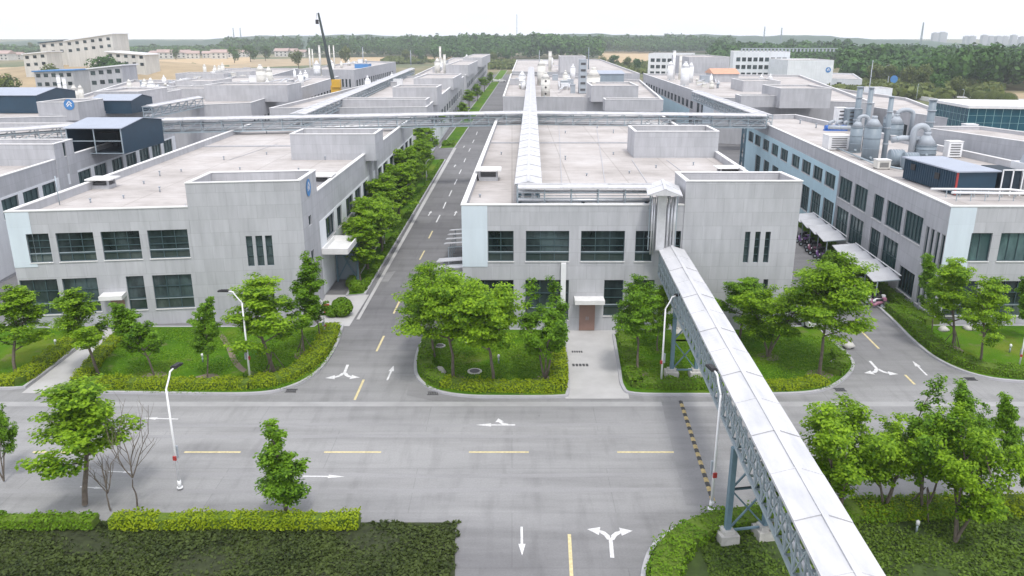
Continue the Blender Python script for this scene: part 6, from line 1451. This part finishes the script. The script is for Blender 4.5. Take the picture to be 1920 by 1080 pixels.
# ------------------------------------------------------------------ trees
def gen_tree(seed, H, Rad, style, leaves=9000, lsize=.17, mat='leaf'):
    """returns (trunk_mesh_object, crown_mesh_object) un-parented data"""
    rng = np.random.default_rng(seed); mb = MB(); tips = []
    def limb(p, d, L, r_, n=5, lift=.25, droop=0):
        pts = [np.array(p, float)]; dd = np.array(d, float); dd /= np.linalg.norm(dd)
        for i in range(n):
            dd = dd+np.array([0, 0, lift/n])+rng.normal(0, .02 if style == 'column' and r_ > .05 else .08, 3); dd /= np.linalg.norm(dd); pts.append(pts[-1]+dd*L/n)
        mb.tube([tuple(q) for q in pts], list(np.linspace(r_, r_*.25, len(pts))), 6, cap=False); return pts
    clear = {'vase': .34, 'broad': .44, 'column': .10, 'oval': .28}[style]
    stems = 1 if style != 'vase' else 3
    base = []
    for sidx in range(stems):
        a = sidx*2.1+rng.random(); tilt = .0 if stems == 1 else .26
        top = H*{'column': 1.0, 'oval': .92, 'broad': .84, 'vase': .74}[style]
        pts = limb((0, 0, 0), (math.cos(a)*tilt+rng.normal(0, .015), math.sin(a)*tilt+rng.normal(0, .015), 1), top, .013*H+.02, 7, .1)
        base.append(pts)
    nl = {'vase': 5, 'broad': 12, 'column': 18, 'oval': 13}[style]
    P = []; N = []; clumps = []
    for st in base:
        for k in range(nl):
            u = clear+(1-clear)*(k+rng.random()*.7)/nl; i = min(int(u*(len(st)-1)), len(st)-2); f = u*(len(st)-1)-i; p = st[i]*(1-f)+st[i+1]*f
            a = k*2.4+rng.random()*.8
            if style == 'broad': el = .35+.8*u; ln = Rad*(1.15-.62*u)*(.75+.4*rng.random())
            elif style == 'vase': el = .55+.6*u; ln = Rad*.85*(.7+.5*rng.random())
            elif style == 'column': el = 1.1; ln = Rad*(1.5-1.2*u)*(.6+.8*rng.random())
            else: el = .55+.65*u; ln = Rad*(1.2-.8*u)*(.75+.4*rng.random())
            q = limb(p, (math.cos(a), math.sin(a), math.tan(min(el, 1.25))*.6), ln, .006*H+.012, 5, .35)
            for j in range(2, len(q)):
                for _ in range(2 if j > 2 else 1):
                    c = q[j]+rng.normal(0, .12*Rad, 3)*np.array([1, 1, .5]); clumps.append((c, (.15+.16*rng.random())*Rad*(1.0 if style != 'column' else 2.1*(1.15-u))))
            # twig fans
            for j in (3, 4, 5):
                dd = q[min(j, len(q)-1)]-q[j-1] if j < len(q) else q[-1]-q[-2]
                a2 = rng.random()*6.28; tw = limb(q[min(j, len(q)-1)], (dd[0]+.3*math.cos(a2), dd[1]+.3*math.sin(a2), dd[2]+.15), Rad*.3, .02, 3, .2)
                clumps.append((tw[-1], .20*Rad))
    if style in ('broad', 'oval', 'column'):
        for _ in range(4): clumps.append((base[0][-1]+rng.normal(0, .06*Rad, 3), .2*Rad))
    w_ = np.array([c[1]**2 for c in clumps]); w_ /= w_.sum(); cnt = rng.multinomial(leaves, w_)
    for (c, r_), n in zip(clumps, cnt):
        if n == 0: continue
        d_ = rng.normal(size=(n, 3)); d_ /= np.linalg.norm(d_, axis=1, keepdims=True); rr = r_*rng.random((n, 1))**.45
        flat = np.array([1.1, 1.1, {'column': .8, 'oval': .45, 'broad': .36, 'vase': .5}[style]]); out = np.array([c[0], c[1], 0])/(np.linalg.norm(c[:2])+.3)
        P.append(c+d_*rr*flat); N.append(d_*.35+np.array([0, 0, 1.0])+out*.3+rng.normal(0, .33, (n, 3)))
    P = np.concatenate(P); N = np.concatenate(N); P[:, 2] = np.maximum(P[:, 2], H*(.1 if style == 'column' else .26))
    sc = H/np.percentile(P[:, 2], 99.7); rr_ = np.percentile(np.hypot(P[:, 0], P[:, 1]), 95); sr = Rad/rr_
    P = P*np.array([sr, sr, sc]); mb.v = [(x*sr, y*sr, z*sc) for x, y, z in mb.v]
    V, Q = leaf_quads(P, N, lsize, rng, 1.7)
    return mb, V, Q, sc
PROTO = {}
def tree_proto(key, seed, H, Rad, style, leaves, lsize, mat, group='trees', name='tree'):
    mb, V, Q, sc = gen_tree(seed, H, Rad, style, leaves, lsize)
    t = thing(name, 'x', 'tree', group=group); mb.build('trunk', M['bark'], t, local=True); np_mesh('crown', V, Q, M[mat], t)
    PROTO[key] = (t, H, Rad); return t
tree_proto('broadA', 11, 8.4, 3.3, 'broad', 22000, 0.13, 'leaf')
tree_proto('broadB', 12, 8.2, 3.0, 'broad', 20000, 0.13, 'leaf_d')
tree_proto('ovalA', 13, 7.0, 2.0, 'oval', 13000, 0.115, 'leaf')
tree_proto('ovalB', 14, 7.0, 2.1, 'oval', 13000, 0.115, 'leaf_d')
tree_proto('vaseA', 15, 6.2, 2.3, 'vase', 15000, 0.105, 'leaf')
tree_proto('vaseB', 16, 6.2, 2.0, 'vase', 12000, 0.105, 'leaf_d')
tree_proto('colA', 17, 6.0, 1.0, 'column', 9000, 0.1, 'leaf_d')
tree_proto('street', 18, 6.9, 2.0, 'oval', 9000, .16, 'leaf')
tree_proto('ovalC', 21, 7.0, 2.1, 'oval', 12000, .115, 'leaf')
tree_proto('broadC', 22, 8.2, 3.1, 'broad', 18000, .13, 'leaf')
tree_proto('vaseC', 23, 6.4, 2.2, 'vase', 14000, .105, 'leaf')
tree_proto('street2', 19, 6.9, 2.1, 'broad', 8000, .16, 'leaf')
first = {}
def place_tree(key, px, py, ptop, label, wpx_=None, rz=0.0, z0=.1, group=None, name='tree'):
    t, H, Rad = PROTO[key]; g = G(px, py); h = zat(g[1], ptop)-z0; s = h/H
    sx = s
    if wpx_: 
        dpt = g[1]*CT+(CAMH-4)*ST; sx = (wpx_*.94/F*dpt)/(2*Rad*1.02)
    o = t if key not in first else copy_tree(t); first[key] = 1
    o.location = (*g, z0); o.rotation_euler = (0, 0, rz); o.scale = (sx, sx, s); o['label'] = label
    if group: o['group'] = group
    return o
GL = 'trees on the lawns'
T = [('ovalA', 30, 702, 545, 'bright green tree at the left edge before the hedge, standing in the far left lawn', 130, 0.3),
 ('ovalA', 185, 705, 545, 'bright forked tree between the footpath and the left lawn', 125, 2.0), ('ovalB', 290, 708, 562, 'thin-leaved tree, second from the footpath on the left lawn', 110, 1.0),
 ('ovalB', 389, 712, 553, 'dark green tree left of the street lamp on the left lawn', 85, 3.0), ('ovalC', 514, 700, 520, 'bright green tree right of the street lamp on the left lawn', 150, 4.2),
 ('ovalB', 571, 668, 488, 'tree at the street corner of the left block with support poles', 110, 5.0), ('ovalB', 600, 640, 520, 'dark tree behind the corner tree, next to the side entrance', 70, 1.6),
 ('broadA', 850, 712, 505, 'large spreading tree at the left of the middle lawn', 180, 0.5), ('broadC', 925, 723, 512, 'large spreading tree in the centre of the middle lawn', 180, 2.6), ('vaseB', 1022, 716, 530, 'sparser tree at the right of the middle lawn', 130, 4.0),
 ('broadB', 815, 672, 505, 'greyish-green tree behind the large left one on the middle lawn', 120, 1.5),
 ('broadB', 1196, 705, 525, 'dark tree beside the driveway, left of the bridge legs', 115, 0.9), ('ovalA', 1232, 660, 540, 'slim tree squeezed between driveway tree and pipe bridge', 60, 0.2),
 ('vaseA', 1440, 672, 530, 'forked tree right of the pipe bridge on the right-hand lawn', 130, 2.2), ('broadB', 1385, 640, 516, 'dark tree close to the front of the middle block, right of the bridge', 120, 3.9), ('broadA', 1536, 705, 488, 'wide bright tree at the rounded tip of the right-hand lawn', 185, 5.2),
 ('ovalB', 1746, 632, 478, 'dark tree at the corner of the right block', 70, 0.4), ('ovalA', 1784, 658, 484, 'bright tree second from the corner of the right block', 105, 2.4), ('ovalC', 1836, 688, 520, 'slender bright tree third from the corner of the right block', 95, 4.4), ('ovalB', 1925, 640, 512, 'tree cut by the right edge on the right block lawn', 80, 1.1)]
for key, x, y, tp, lb, wd, rz in T: place_tree(key, x, y, tp, lb, wd, rz, .12, GL)
GF = 'foreground trees beside the cross street'
Ff = [('vaseB', 8, 905, 738, 'foreground tree cut by the left edge', 85, 0.7), ('ovalC', 160, 950, 725, 'full leafy foreground tree at the left', 205, 1.7), ('colA', 538, 972, 782, 'narrow upright tree with two leaders in the left foreground', 88, 0.5),
 ('ovalB', 1440, 1015, 812, 'dark tree half hidden behind the near end of the pipe bridge', 110, 2.2), ('vaseA', 1570, 985, 748, 'dense foreground tree just right of the pipe bridge', 205, .3), ('vaseC', 1655, 965, 778, 'upright multi-stemmed tree, second right of the pipe bridge', 140, 2.0),
 ('vaseB', 1728, 968, 722, 'dark-stemmed foreground tree with a tall left leader', 160, 3.0), ('vaseA', 1790, 1022, 788, 'airy bright foreground tree, nearest of the right group', 175, 4.6), ('ovalB', 1888, 945, 745, 'foreground tree second from the right edge', 90, 0.1), ('vaseB', 1790, 950, 722, 'paler tree behind the right foreground group', 110, 5.5), ('vaseB', 1925, 980, 800, 'tree at the very right edge of the foreground', 80, 1.2)]
for key, x, y, tp, lb, wd, rz in Ff: place_tree(key, x, y, tp, lb, wd, rz, .12, GF)
# supports of young trees + soil rings
for i, (x, y, lb) in enumerate(((571, 668, 'wooden support poles round the corner tree of the left lawn'), (1784, 658, 'wooden support poles round the second tree by the right block'), (514, 700, 'wooden support poles round the tree right of the left lawn lamp'), (1728, 968, 'wooden support poles round the dark-stemmed foreground tree'))):
    g = G(x, y); t = thing('tree_stake', lb, 'tree support', (*g, .12), group='tree supports')
    for k in range(3):
        a = k*2.1+.4; mb = MB(); mb.tube([(g[0]+math.cos(a)*.9, g[1]+math.sin(a)*.9, .1), (g[0]+math.cos(a)*.06, g[1]+math.sin(a)*.06, 1.7)], .035, 6); mb.build('pole', M['bark'], t)
for x, y in ((925, 723), (1022, 716), (850, 712), (1536, 705), (1784, 658), (1836, 688), (571, 668), (514, 700), (1196, 705), (389, 712), (290, 708), (1440, 672)):
    g = G(x, y); mb = MB(); rr = random.Random(x); n = 18
    mb.face([(g[0]+math.cos(6.283*k/n)*(.85+rr.uniform(-.1, .15)), g[1]+math.sin(6.283*k/n)*(.85+rr.uniform(-.1, .15)), .136) for k in range(n)]); structure(mb.build('soil', M['soil']))
# worn track in lawn
mb = MB(); pp = arc(gp((414, 630), (430, 655), (440, 680), (462, 700), (500, 705))); a_ = offset_line(pp, .25); b_ = offset_line(pp, -.22)
for i in range(len(pp)-1): mb.face([(*b_[i], .137), (*b_[i+1], .137), (*a_[i+1], .137), (*a_[i], .137)])
structure(mb.build('worn_path', M['soil']))
# bare trees
def bare_tree(px, py, ptop, label, seed):
    rg = np.random.default_rng(seed); g = G(px, py); H = zat(g[1], ptop); t = thing('bare_tree', label, 'tree', (*g, .1), group='leafless young trees'); mb = MB(); tw = MB()
    def br(p, d_, L, r_, lv, m):
        pts = [np.array(p)]; dd = np.array(d_, float)
        for i in range(4): dd = dd/np.linalg.norm(dd)+rg.normal(0, .1, 3)+np.array([0, 0, .08]); pts.append(pts[-1]+dd/np.linalg.norm(dd)*L/4)
        m.tube([tuple(q) for q in pts], list(np.linspace(r_, r_*.45, 5)), 5, cap=False)
        if lv:
            for k in range(4 if lv > 1 else 3):
                i = 1+(k % 4) if lv > 1 else 1+k; a = rg.random()*6.28; br(pts[i], dd/np.linalg.norm(dd)+np.array([math.cos(a)*.6, math.sin(a)*.6, .2]), L*.62, r_*.5, lv-1, tw)
    br((0, 0, 0), (.02, 0, 1), H*.42, .055, 0, mb)
    for k in range(4): a = k*1.6+.4; br((0, 0, H*.36), (math.cos(a)*.45, math.sin(a)*.45, 1), H*.55, .035, 2, tw)
    mb.build('trunk', M['bark'], t, local=True); tw.build('branches', M['bark'], t, local=True)
bare_tree(258, 953, 800, 'bare leafless tree in the left foreground', 3); bare_tree(160+48, 960, 870, 'small bare tree between the leafy tree and the larger bare one', 5)
# street trees beside left block
st = [(676, 528), (690, 506), (700, 482), (712, 460), (722, 436), (735, 415), (745, 396), (757, 376), (768, 358), (778, 342), (788, 326), (797, 312), (806, 297), (716, 478), (748, 418), (774, 366), (792, 334)]
for i, (x, y) in enumerate(st):
    g = G(x, y); z = 5.6+(i*37 % 10)*.14; ptop = 540-F*math.tan(TH-math.atan((CAMH-z)/g[1])) if False else None
    key = 'street' if i % 3 != 1 else 'street2'; t_, H, Rad = PROTO[key]; o = t_ if key not in first else copy_tree(t_); first[key] = 1
    o.location = (*g, .12); s = z/H; s *= 1.12; o.scale = (s*1.12, s*1.12, s); o.rotation_euler = (0, 0, i*1.3); o['label'] = (ords[i]+' street tree from the near end of the row beside the left block' if i < 13 else ords[i-13]+' tree of the sparse outer row nearest the side street kerb'); o['group'] = 'street trees beside the left block'
for i, (x, y, lb) in enumerate(((818, 262, 'first tree past the street junction'), (872, 238, 'second tree past the street junction'), (880, 205, 'dark tree at the foot of the second-row block'), (895, 190, 'tree where the far green strip narrows'), (908, 172, 'bright tree by the far end of the side street'), (917, 160, 'last tree before the far end of the side street'))):
    t_, H, Rad = PROTO['street' if i % 2 else 'street2']; g = G(x, y); copy_tree(t_, (*g, .1), i*1.1, (1.15, 1.15, .95), lb, 'street trees beyond the junction')
for i, (x, y, lb) in enumerate(((520, 200, 'rounded bright tree beside the diagonal pipe bridge'), (547, 196, 'small tree behind the rounded one beside the diagonal pipe bridge'))):
    t_ = PROTO['street'][0]; g = G(x, y+22); copy_tree(t_, (*g, .1), i*1.1, (1.6, 1.6, 1.05), lb, 'trees between the left blocks')
g = G(12, 470); copy_tree(PROTO['street'][0], (*g, .1), 1.0, (.9, .9, .8), 'tree in the gap left of the left block', 'trees between the left blocks')
# distant single trees (own prototype, coarse)
def far_proto(seed, mat):
    rng = np.random.default_rng(seed); n = 1500; cl = [(np.array([rng.normal(0, 1.6), rng.normal(0, 1.6), rng.uniform(3, 10)]), rng.uniform(1.3, 2.4)) for _ in range(16)]; P = []; N = []
    for c, r_ in cl:
        d_ = rng.normal(size=(n//16, 3)); d_ /= np.linalg.norm(d_, axis=1, keepdims=True); P.append(c+d_*r_*(.7+.4*rng.random((n//16, 1)))); N.append(d_+rng.normal(0, .3, (n//16, 3)))
    V, Q = leaf_quads(np.concatenate(P), np.concatenate(N), .6, rng); t = thing('tree', 'x', 'tree', group='scattered far trees')
    mb = MB(); mb.tube([(0, 0, 0), (.1, 0, 4), (0, .2, 8)], [.25, .18, .06], 6); mb.build('trunk', M['bark'], t, local=True); np_mesh('crown', V, Q, M[mat], t); return t
fp = [far_proto(41, 'leaf_far'), far_proto(42, 'leaf_far2')]
far_list = [(200, 168, 1.5, 0, 'big dark tree below the rise at the left'), (222, 170, 1.3, 0, 'dark tree right of the big one below the rise'), (97, 182, 1.2, 1, 'olive tree by the left-edge stacks'), (16, 196, 1.0, 1, 'olive bush-like tree at the far left edge'),
 (120, 140, 1.3, 0, 'dark tree in front of the cream buildings on the rise'), (185, 130, .8, 1, 'small olive tree on the slope of the rise'), (60, 100, .9, 1, 'yellowish tree at the top left of the rise'), (172, 176, .8, 1, 'small olive tree beside the open-fronted building'),
 (262, 155, .8, 1, 'olive tree behind the three pointed tanks'), (366, 138, .7, 0, 'lone round tree in the tan field at the left'), (440, 118, 1.5, 0, 'dark tree at the left end of the village'), (470, 116, 1.6, 0, 'second dark tree by the village'), (498, 114, 1.5, 0, 'third dark tree by the village'), (330, 112, 1.2, 0, 'bluish tree left of the village houses'),
 (560, 128, 1.3, 1, 'pale green tree left of the crane'), (648, 124, 1.5, 1, 'pale green round tree right of the crane'), (760, 116, 1.1, 1, 'yellow-green shrubby tree beyond the pipe bridge end'), (786, 118, 1.2, 0, 'dark tree at the edge of the tan field'), (925, 120, 1.0, 1, 'shrubby tree past the far end of the side street'), (950, 118, 1.0, 0, 'dark shrub past the far end of the side street'),
 (1130, 130, .9, 1, 'olive shrub right of the central shed'), (1150, 128, 1.0, 0, 'dark shrub below the tan field, centre'), (1175, 132, .9, 1, 'olive shrub left of the offices'), (1195, 135, .9, 0, 'dark shrub beside the left office'), (1590, 152, 1.1, 0, 'dark round tree behind the low white building'), (1606, 150, .9, 1, 'olive tree right of the low white building'),
 (1640, 160, 1.0, 1, 'olive tree at the foot of the bent lamp'), (1665, 162, 1.0, 1, 'olive tree behind the blue sign'), (1700, 166, 1.0, 1, 'olive tree right of the blue sign'), (1725, 172, 1.1, 1, 'spreading olive tree before the dark wood'), (1755, 180, .9, 0, 'dark tree by the pale wall end'), (1790, 185, .8, 1, 'small olive tree near the scrub lamp'), (1745, 168, 1.3, 0, 'tall dark tree where the wood comes nearest'), (1790, 160, 1.3, 0, 'tall dark tree at the right of the nearest wood'), (1880, 168, 1.2, 0, 'dark tree beside the far right lamp')]
for i, (x, y, s, k, lb) in enumerate(far_list):
    g = G(x, y); z = 0
    if 45 < x < 215 and y < 141: z = 7
    o = fp[k] if i in (0, 2) else copy_tree(fp[k]); o.location = (*g, z); o.scale = (s, s, s*.95); o.rotation_euler = (0, 0, i*.9); o['label'] = lb

# ------------------------------------------------------------------ far fields, woods, village, skyline
def fld(pts, mat, z): return sheet('field', [G(*p) for p in pts], z, M[mat])
fld([(1118, 118), (1218, 118), (1217, 97), (1125, 97)], 'field', -.03); fld([(300, 132), (470, 118), (470, 107), (280, 112)], 'field', -.035); fld([(-200, 180), (120, 165), (260, 145), (260, 122), (-200, 130)], 'field', -.04)
fld([(640, 118), (860, 112), (860, 104), (640, 108)], 'field', -.045); fld([(1820, 200), (2100, 215), (2100, 170), (1850, 176)], 'field2', -.05); fld([(880, 118), (960, 116), (960, 108), (900, 108)], 'field2', -.052); fld([(430, 128), (640, 120), (640, 108), (430, 112)], 'field2', -.054)
sheet('road', [G(1690, 178), G(1930, 190), G(1930, 186), G(1690, 175.5)], -.02, M['paving'])
# pale boundary wall
p, q = G(1690, 182), G(1800, 200); mb = MB(); mb.bar((*p, .8), (*q, .8), .4, 1.6); tag(mb.build('boundary_wall', M['coping']), 'long pale boundary wall behind the right blocks', 'wall')
def wood(name, label, regions, mat, seed, hmin=12, hmax=19):
    """regions: (px0, px1, row of the near edge, depth in metres, spacing, rise)"""
    rng = np.random.default_rng(seed); VV = []; n0 = 0; QQ = []
    for (x0, x1, yn, dep, spc, rise) in regions:
        Y0 = G(960, yn)[1]; Y = Y0
        while Y < Y0+dep:
            xa, xb = xat(x0, Y, 5), xat(x1, Y, 5); x = xa
            while x < xb:
                px_, py_ = x+rng.normal(0, spc*.3), Y+rng.normal(0, spc*.35)
                h = rng.uniform(hmin, hmax)*(.8+.25*math.sin(px_*.035)*math.sin(py_*.05+1)); z = rise*(Y-Y0)/max(dep, 1); k = 150 if Y < 620 else (90 if Y-Y0 < 90 else 46)
                wr = max(spc*.62, h*.24)*rng.uniform(.8, 1.25); d_ = rng.normal(size=(k, 3)); d_ /= np.linalg.norm(d_, axis=1, keepdims=True)
                if Y-Y0 > 3*spc: d_[:, 2] = np.abs(d_[:, 2])*1.2-.3
                P = d_*np.array([wr, wr, h*.40])*(.7+.4*rng.random((k, 1)))+np.array([px_, py_, z+h*.58])
                V, Q = leaf_quads(P, d_+rng.normal(0, .35, (k, 3)), wr*.36 if k > 60 else wr*.5, rng, 1.4); VV.append(V); QQ.append(Q+n0); n0 += len(V); x += spc*rng.uniform(.8, 1.3)
            Y += spc*(1+(Y-Y0)/300)
    print(name, n0//4)
    o = np_mesh(name, np.concatenate(VV), np.concatenate(QQ), M[mat]); return tag(o, label, 'wood', kind='stuff')
wood('wood', 'dense dark wood behind the offices at the right', [(1345, 1590, 126, 330, 8.5, 3), (1590, 2050, 156, 460, 8, 0), (1745, 2100, 170, 60, 7, 0)], 'leaf_far', 51, 14, 21)
wood('wood', 'long dark wood across the centre beyond the estate', [(820, 1125, 114, 300, 9, 8), (1125, 1370, 100, 300, 10, 7), (590, 860, 107, 240, 9, 6), (425, 560, 101, 200, 10, 3)], 'leaf_far', 52, 19, 27)
wood('scrubland', 'olive scrub between the right blocks and the dark wood', [(1570, 1850, 186, 130, 9, 0), (1110, 1220, 138, 150, 8, 0), (730, 800, 120, 120, 8, 0), (885, 965, 130, 160, 8, 0)], 'leaf_far2', 53, 2.5, 5.5)
wood('far_woodland', 'bluish woodland at the far left behind the fields', [(-150, 430, 104, 260, 13, 0)], 'leaf_far', 54, 9, 14)
def hills():
    n = 160; V = []; Y0, Y1 = 1500., 2600.
    rows = 6
    for j in range(rows+1):
        v = j/rows; Y = Y0+(Y1-Y0)*v
        for i in range(n+1):
            px = -300+2520*i/n; x = (px-960)/F*(Y*CT)
            base = 30*math.exp(-((px-1020)/520.)**2)+14*math.exp(-((px-560)/200.)**2)+12*math.exp(-((px-160)/260.)**2)+16*math.exp(-((px-1500)/260.)**2)
            z = (base+2.0*math.sin(px*.03)+1.5*math.sin(px*.011+2)+.9*math.sin(px*.13)+.7*math.sin(px*.31+1)+3)*math.sin(min(1, v*1.3)*math.pi/2)
            V.append((x, Y, z-3))
    Q = [(j*(n+1)+i, j*(n+1)+i+1, (j+1)*(n+1)+i+1, (j+1)*(n+1)+i) for j in range(rows) for i in range(n)]
    structure(np_mesh('hills', V, Q, M['hill']))
hills()
# village houses
hs = thing('village_house', 'x', 'house', group='village houses')
mb = MB(); mb.prism([(-7, -5), (7, -5), (7, 5), (-7, 5)], 0, 6.5); mb.build('wall', M['cream_wall'], hs, local=True)
mb = MB(); mb.face([(-7.6, -5.8, 6.3), (7.6, -5.8, 6.3), (7.6, 0, 9.3), (-7.6, 0, 9.3)]); mb.face([(-7.6, 0, 9.3), (7.6, 0, 9.3), (7.6, 5.8, 6.3), (-7.6, 5.8, 6.3)]); mb.face([(7.6, -5.8, 6.3), (7.6, 5.8, 6.3), (7.6, 0, 9.3)]); mb.face([(-7.6, -5.8, 6.3), (-7.6, 0, 9.3), (-7.6, 5.8, 6.3)]); mb.build('roof', M['clay_pale'], hs, local=True)
for x in (-4.5, 0, 4.5):
    for z in (1.8, 4.6): mb = MB(); mb.box((x, -5.03, z), (1.6, .1, 1.4)); mb.build('window', M['glass'], hs, local=True)
vl = [(292, 108), (312, 110), (345, 109), (362, 110), (392, 109), (412, 110), (432, 108), (452, 107), (468, 106), (530, 106), (548, 105), (565, 107), (36, 112), (12, 113)]
vw = ['leftmost village house beyond the tan field', 'second village house from the left', 'village house with trees close on both sides', 'fourth village house from the left', 'village house behind the pale tanks', 'village house right of the pale tanks', 'village house before the dark village trees', 'village house nearest the second dark tree', 'last village house left of the dark trees', 'house left of the crane, first of three', 'house left of the crane, middle of three', 'house nearest the crane, last of three', 'far house at the left edge, right one', 'far house at the left edge, left one']
for i, (x, y) in enumerate(vl):
    g = G(x, y); o = hs if i == 0 else copy_tree(hs); o.location = (*g, 0); o.rotation_euler = (0, 0, R((i*47) % 50-25)); s = .9+.3*((i*3) % 4)/4; o.scale = (s*1.1, s, s); o['label'] = vw[i]
# skyline
tw0 = None
sk = [(1752, 62, 9, 'first pale far tower block from the left'), (1766, 61, 12, 'widest of the two near pale tower blocks'), (1812, 68, 9, 'low far slab, left of its row'), (1822, 68, 10, 'low far slab, right of its row'), (1845, 66, 9, 'far tower block right of the low slabs'), (1858, 68, 10, 'second far tower block right of the low slabs'), (1872, 68, 10, 'third far tower block right of the low slabs'), (1884, 68, 9, 'fourth far tower block right of the low slabs'), (1900, 66, 9, 'far tower block near the right edge'), (1916, 69, 9, 'far tower block cut by the right edge')]
for i, (px, yt, wd, lb) in enumerate(sk):
    Y = 2300.0+(i % 3)*60; hh = zat(Y, yt); x = xat(px, Y, 20); ww = wd/F*Y
    if tw0 is None:
        tw0 = thing('tower_block', lb, 'tower block', (x, Y, 0), group='far skyline'); mb = MB(); mb.prism(rect(0, 0, 1, 1), 0, 1); mb.build('wall', M['conc_far'], tw0, local=True)
        mb = MB(); mb.prism(rect(0, 0, .5, .5), 1.0, 1.06); mb.build('roof', M['conc_far'], tw0, local=True)
        o = tw0
    else: o = copy_tree(tw0)
    o.location = (x, Y, 0); o.scale = (ww, ww, hh); o['label'] = lb
def mast(px, y0, y1, Y, label, wd=1.6):
    x = xat(px, Y, 30); z1 = zat(Y, y1); t = thing('lattice_mast', label, 'mast', (x, Y, 0), group='masts'); mb = MB()
    for s in ((-1, -1), (1, -1), (1, 1), (-1, 1)): mb.bar((x+s[0]*wd, Y+s[1]*wd, 0), (x+s[0]*wd*.3, Y+s[1]*wd*.3, z1), wd*.3)
    n = 12
    for k in range(n):
        a = wd*(1-.7*k/n); z = z1*k/n; z2 = z1*(k+1)/n; b = wd*(1-.7*(k+1)/n); mb.bar((x-a, Y-a, z), (x+b, Y-b, z2), wd*.18); mb.bar((x+a, Y-a, z), (x-b, Y-b, z2), wd*.18)
    mb.build('tower', M['tank'], t); mb = MB(); mb.bar((x-wd*1.2, Y, z1*.95), (x+wd*1.2, Y, z1*.95), wd*.25); mb.bar((x-wd, Y, z1*.85), (x+wd, Y, z1*.85), wd*.25); mb.build('crossarm', M['tank'], t)
mast(1729, 80, 42, 1150, 'dark lattice mast rising over the wood at the right', 1.3); mast(969, 60, 26, 1500, 'thin lattice mast on the skyline in the centre', 1.1)
mast(1433, 66, 50, 1700, 'left of two faint pylons above the right wood', 1.6); mast(1465, 66, 52, 1700, 'right of two faint pylons above the right wood', 1.6); mast(438, 84, 52, 1600, 'faint pylon above the village, left one', 1.2); mast(451, 84, 52, 1600, 'faint pylon above the village, right one', 1.2)

# ------------------------------------------------------------------ haze
hz = MB(); hz.box((0, 1250, 44), (7000, 3100, 92)); ho = hz.build('haze', None) if False else None
me = bpy.data.meshes.new('haze'); 
xs = (-4000, 4000); ys = (-60, 2900); zs_ = (-1.2, 100)
vv = [(x, y, z) for z in zs_ for y in ys for x in xs]; me.from_pydata(vv, [], [(0, 2, 3, 1), (4, 5, 7, 6), (0, 1, 5, 4), (2, 6, 7, 3), (0, 4, 6, 2), (1, 3, 7, 5)])
hm_, hn, hl_, hp_ = new_mat('haze_air'); hn.remove(hp_); pv = hn.new('ShaderNodeVolumePrincipled'); pv.inputs['Color'].default_value = (0.86, 0.92, 1.0, 1); pv.inputs['Density'].default_value = 0.00021; pv.inputs['Anisotropy'].default_value = 0.3
hl_.new(pv.outputs[0], hn['Material Output'].inputs['Volume']); me.materials.append(hm_)
ho = bpy.data.objects.new('haze', me); C.objects.link(ho); ho['kind'] = 'stuff'; ho['label'] = 'thin pale air haze over the whole place'; ho['category'] = 'haze'
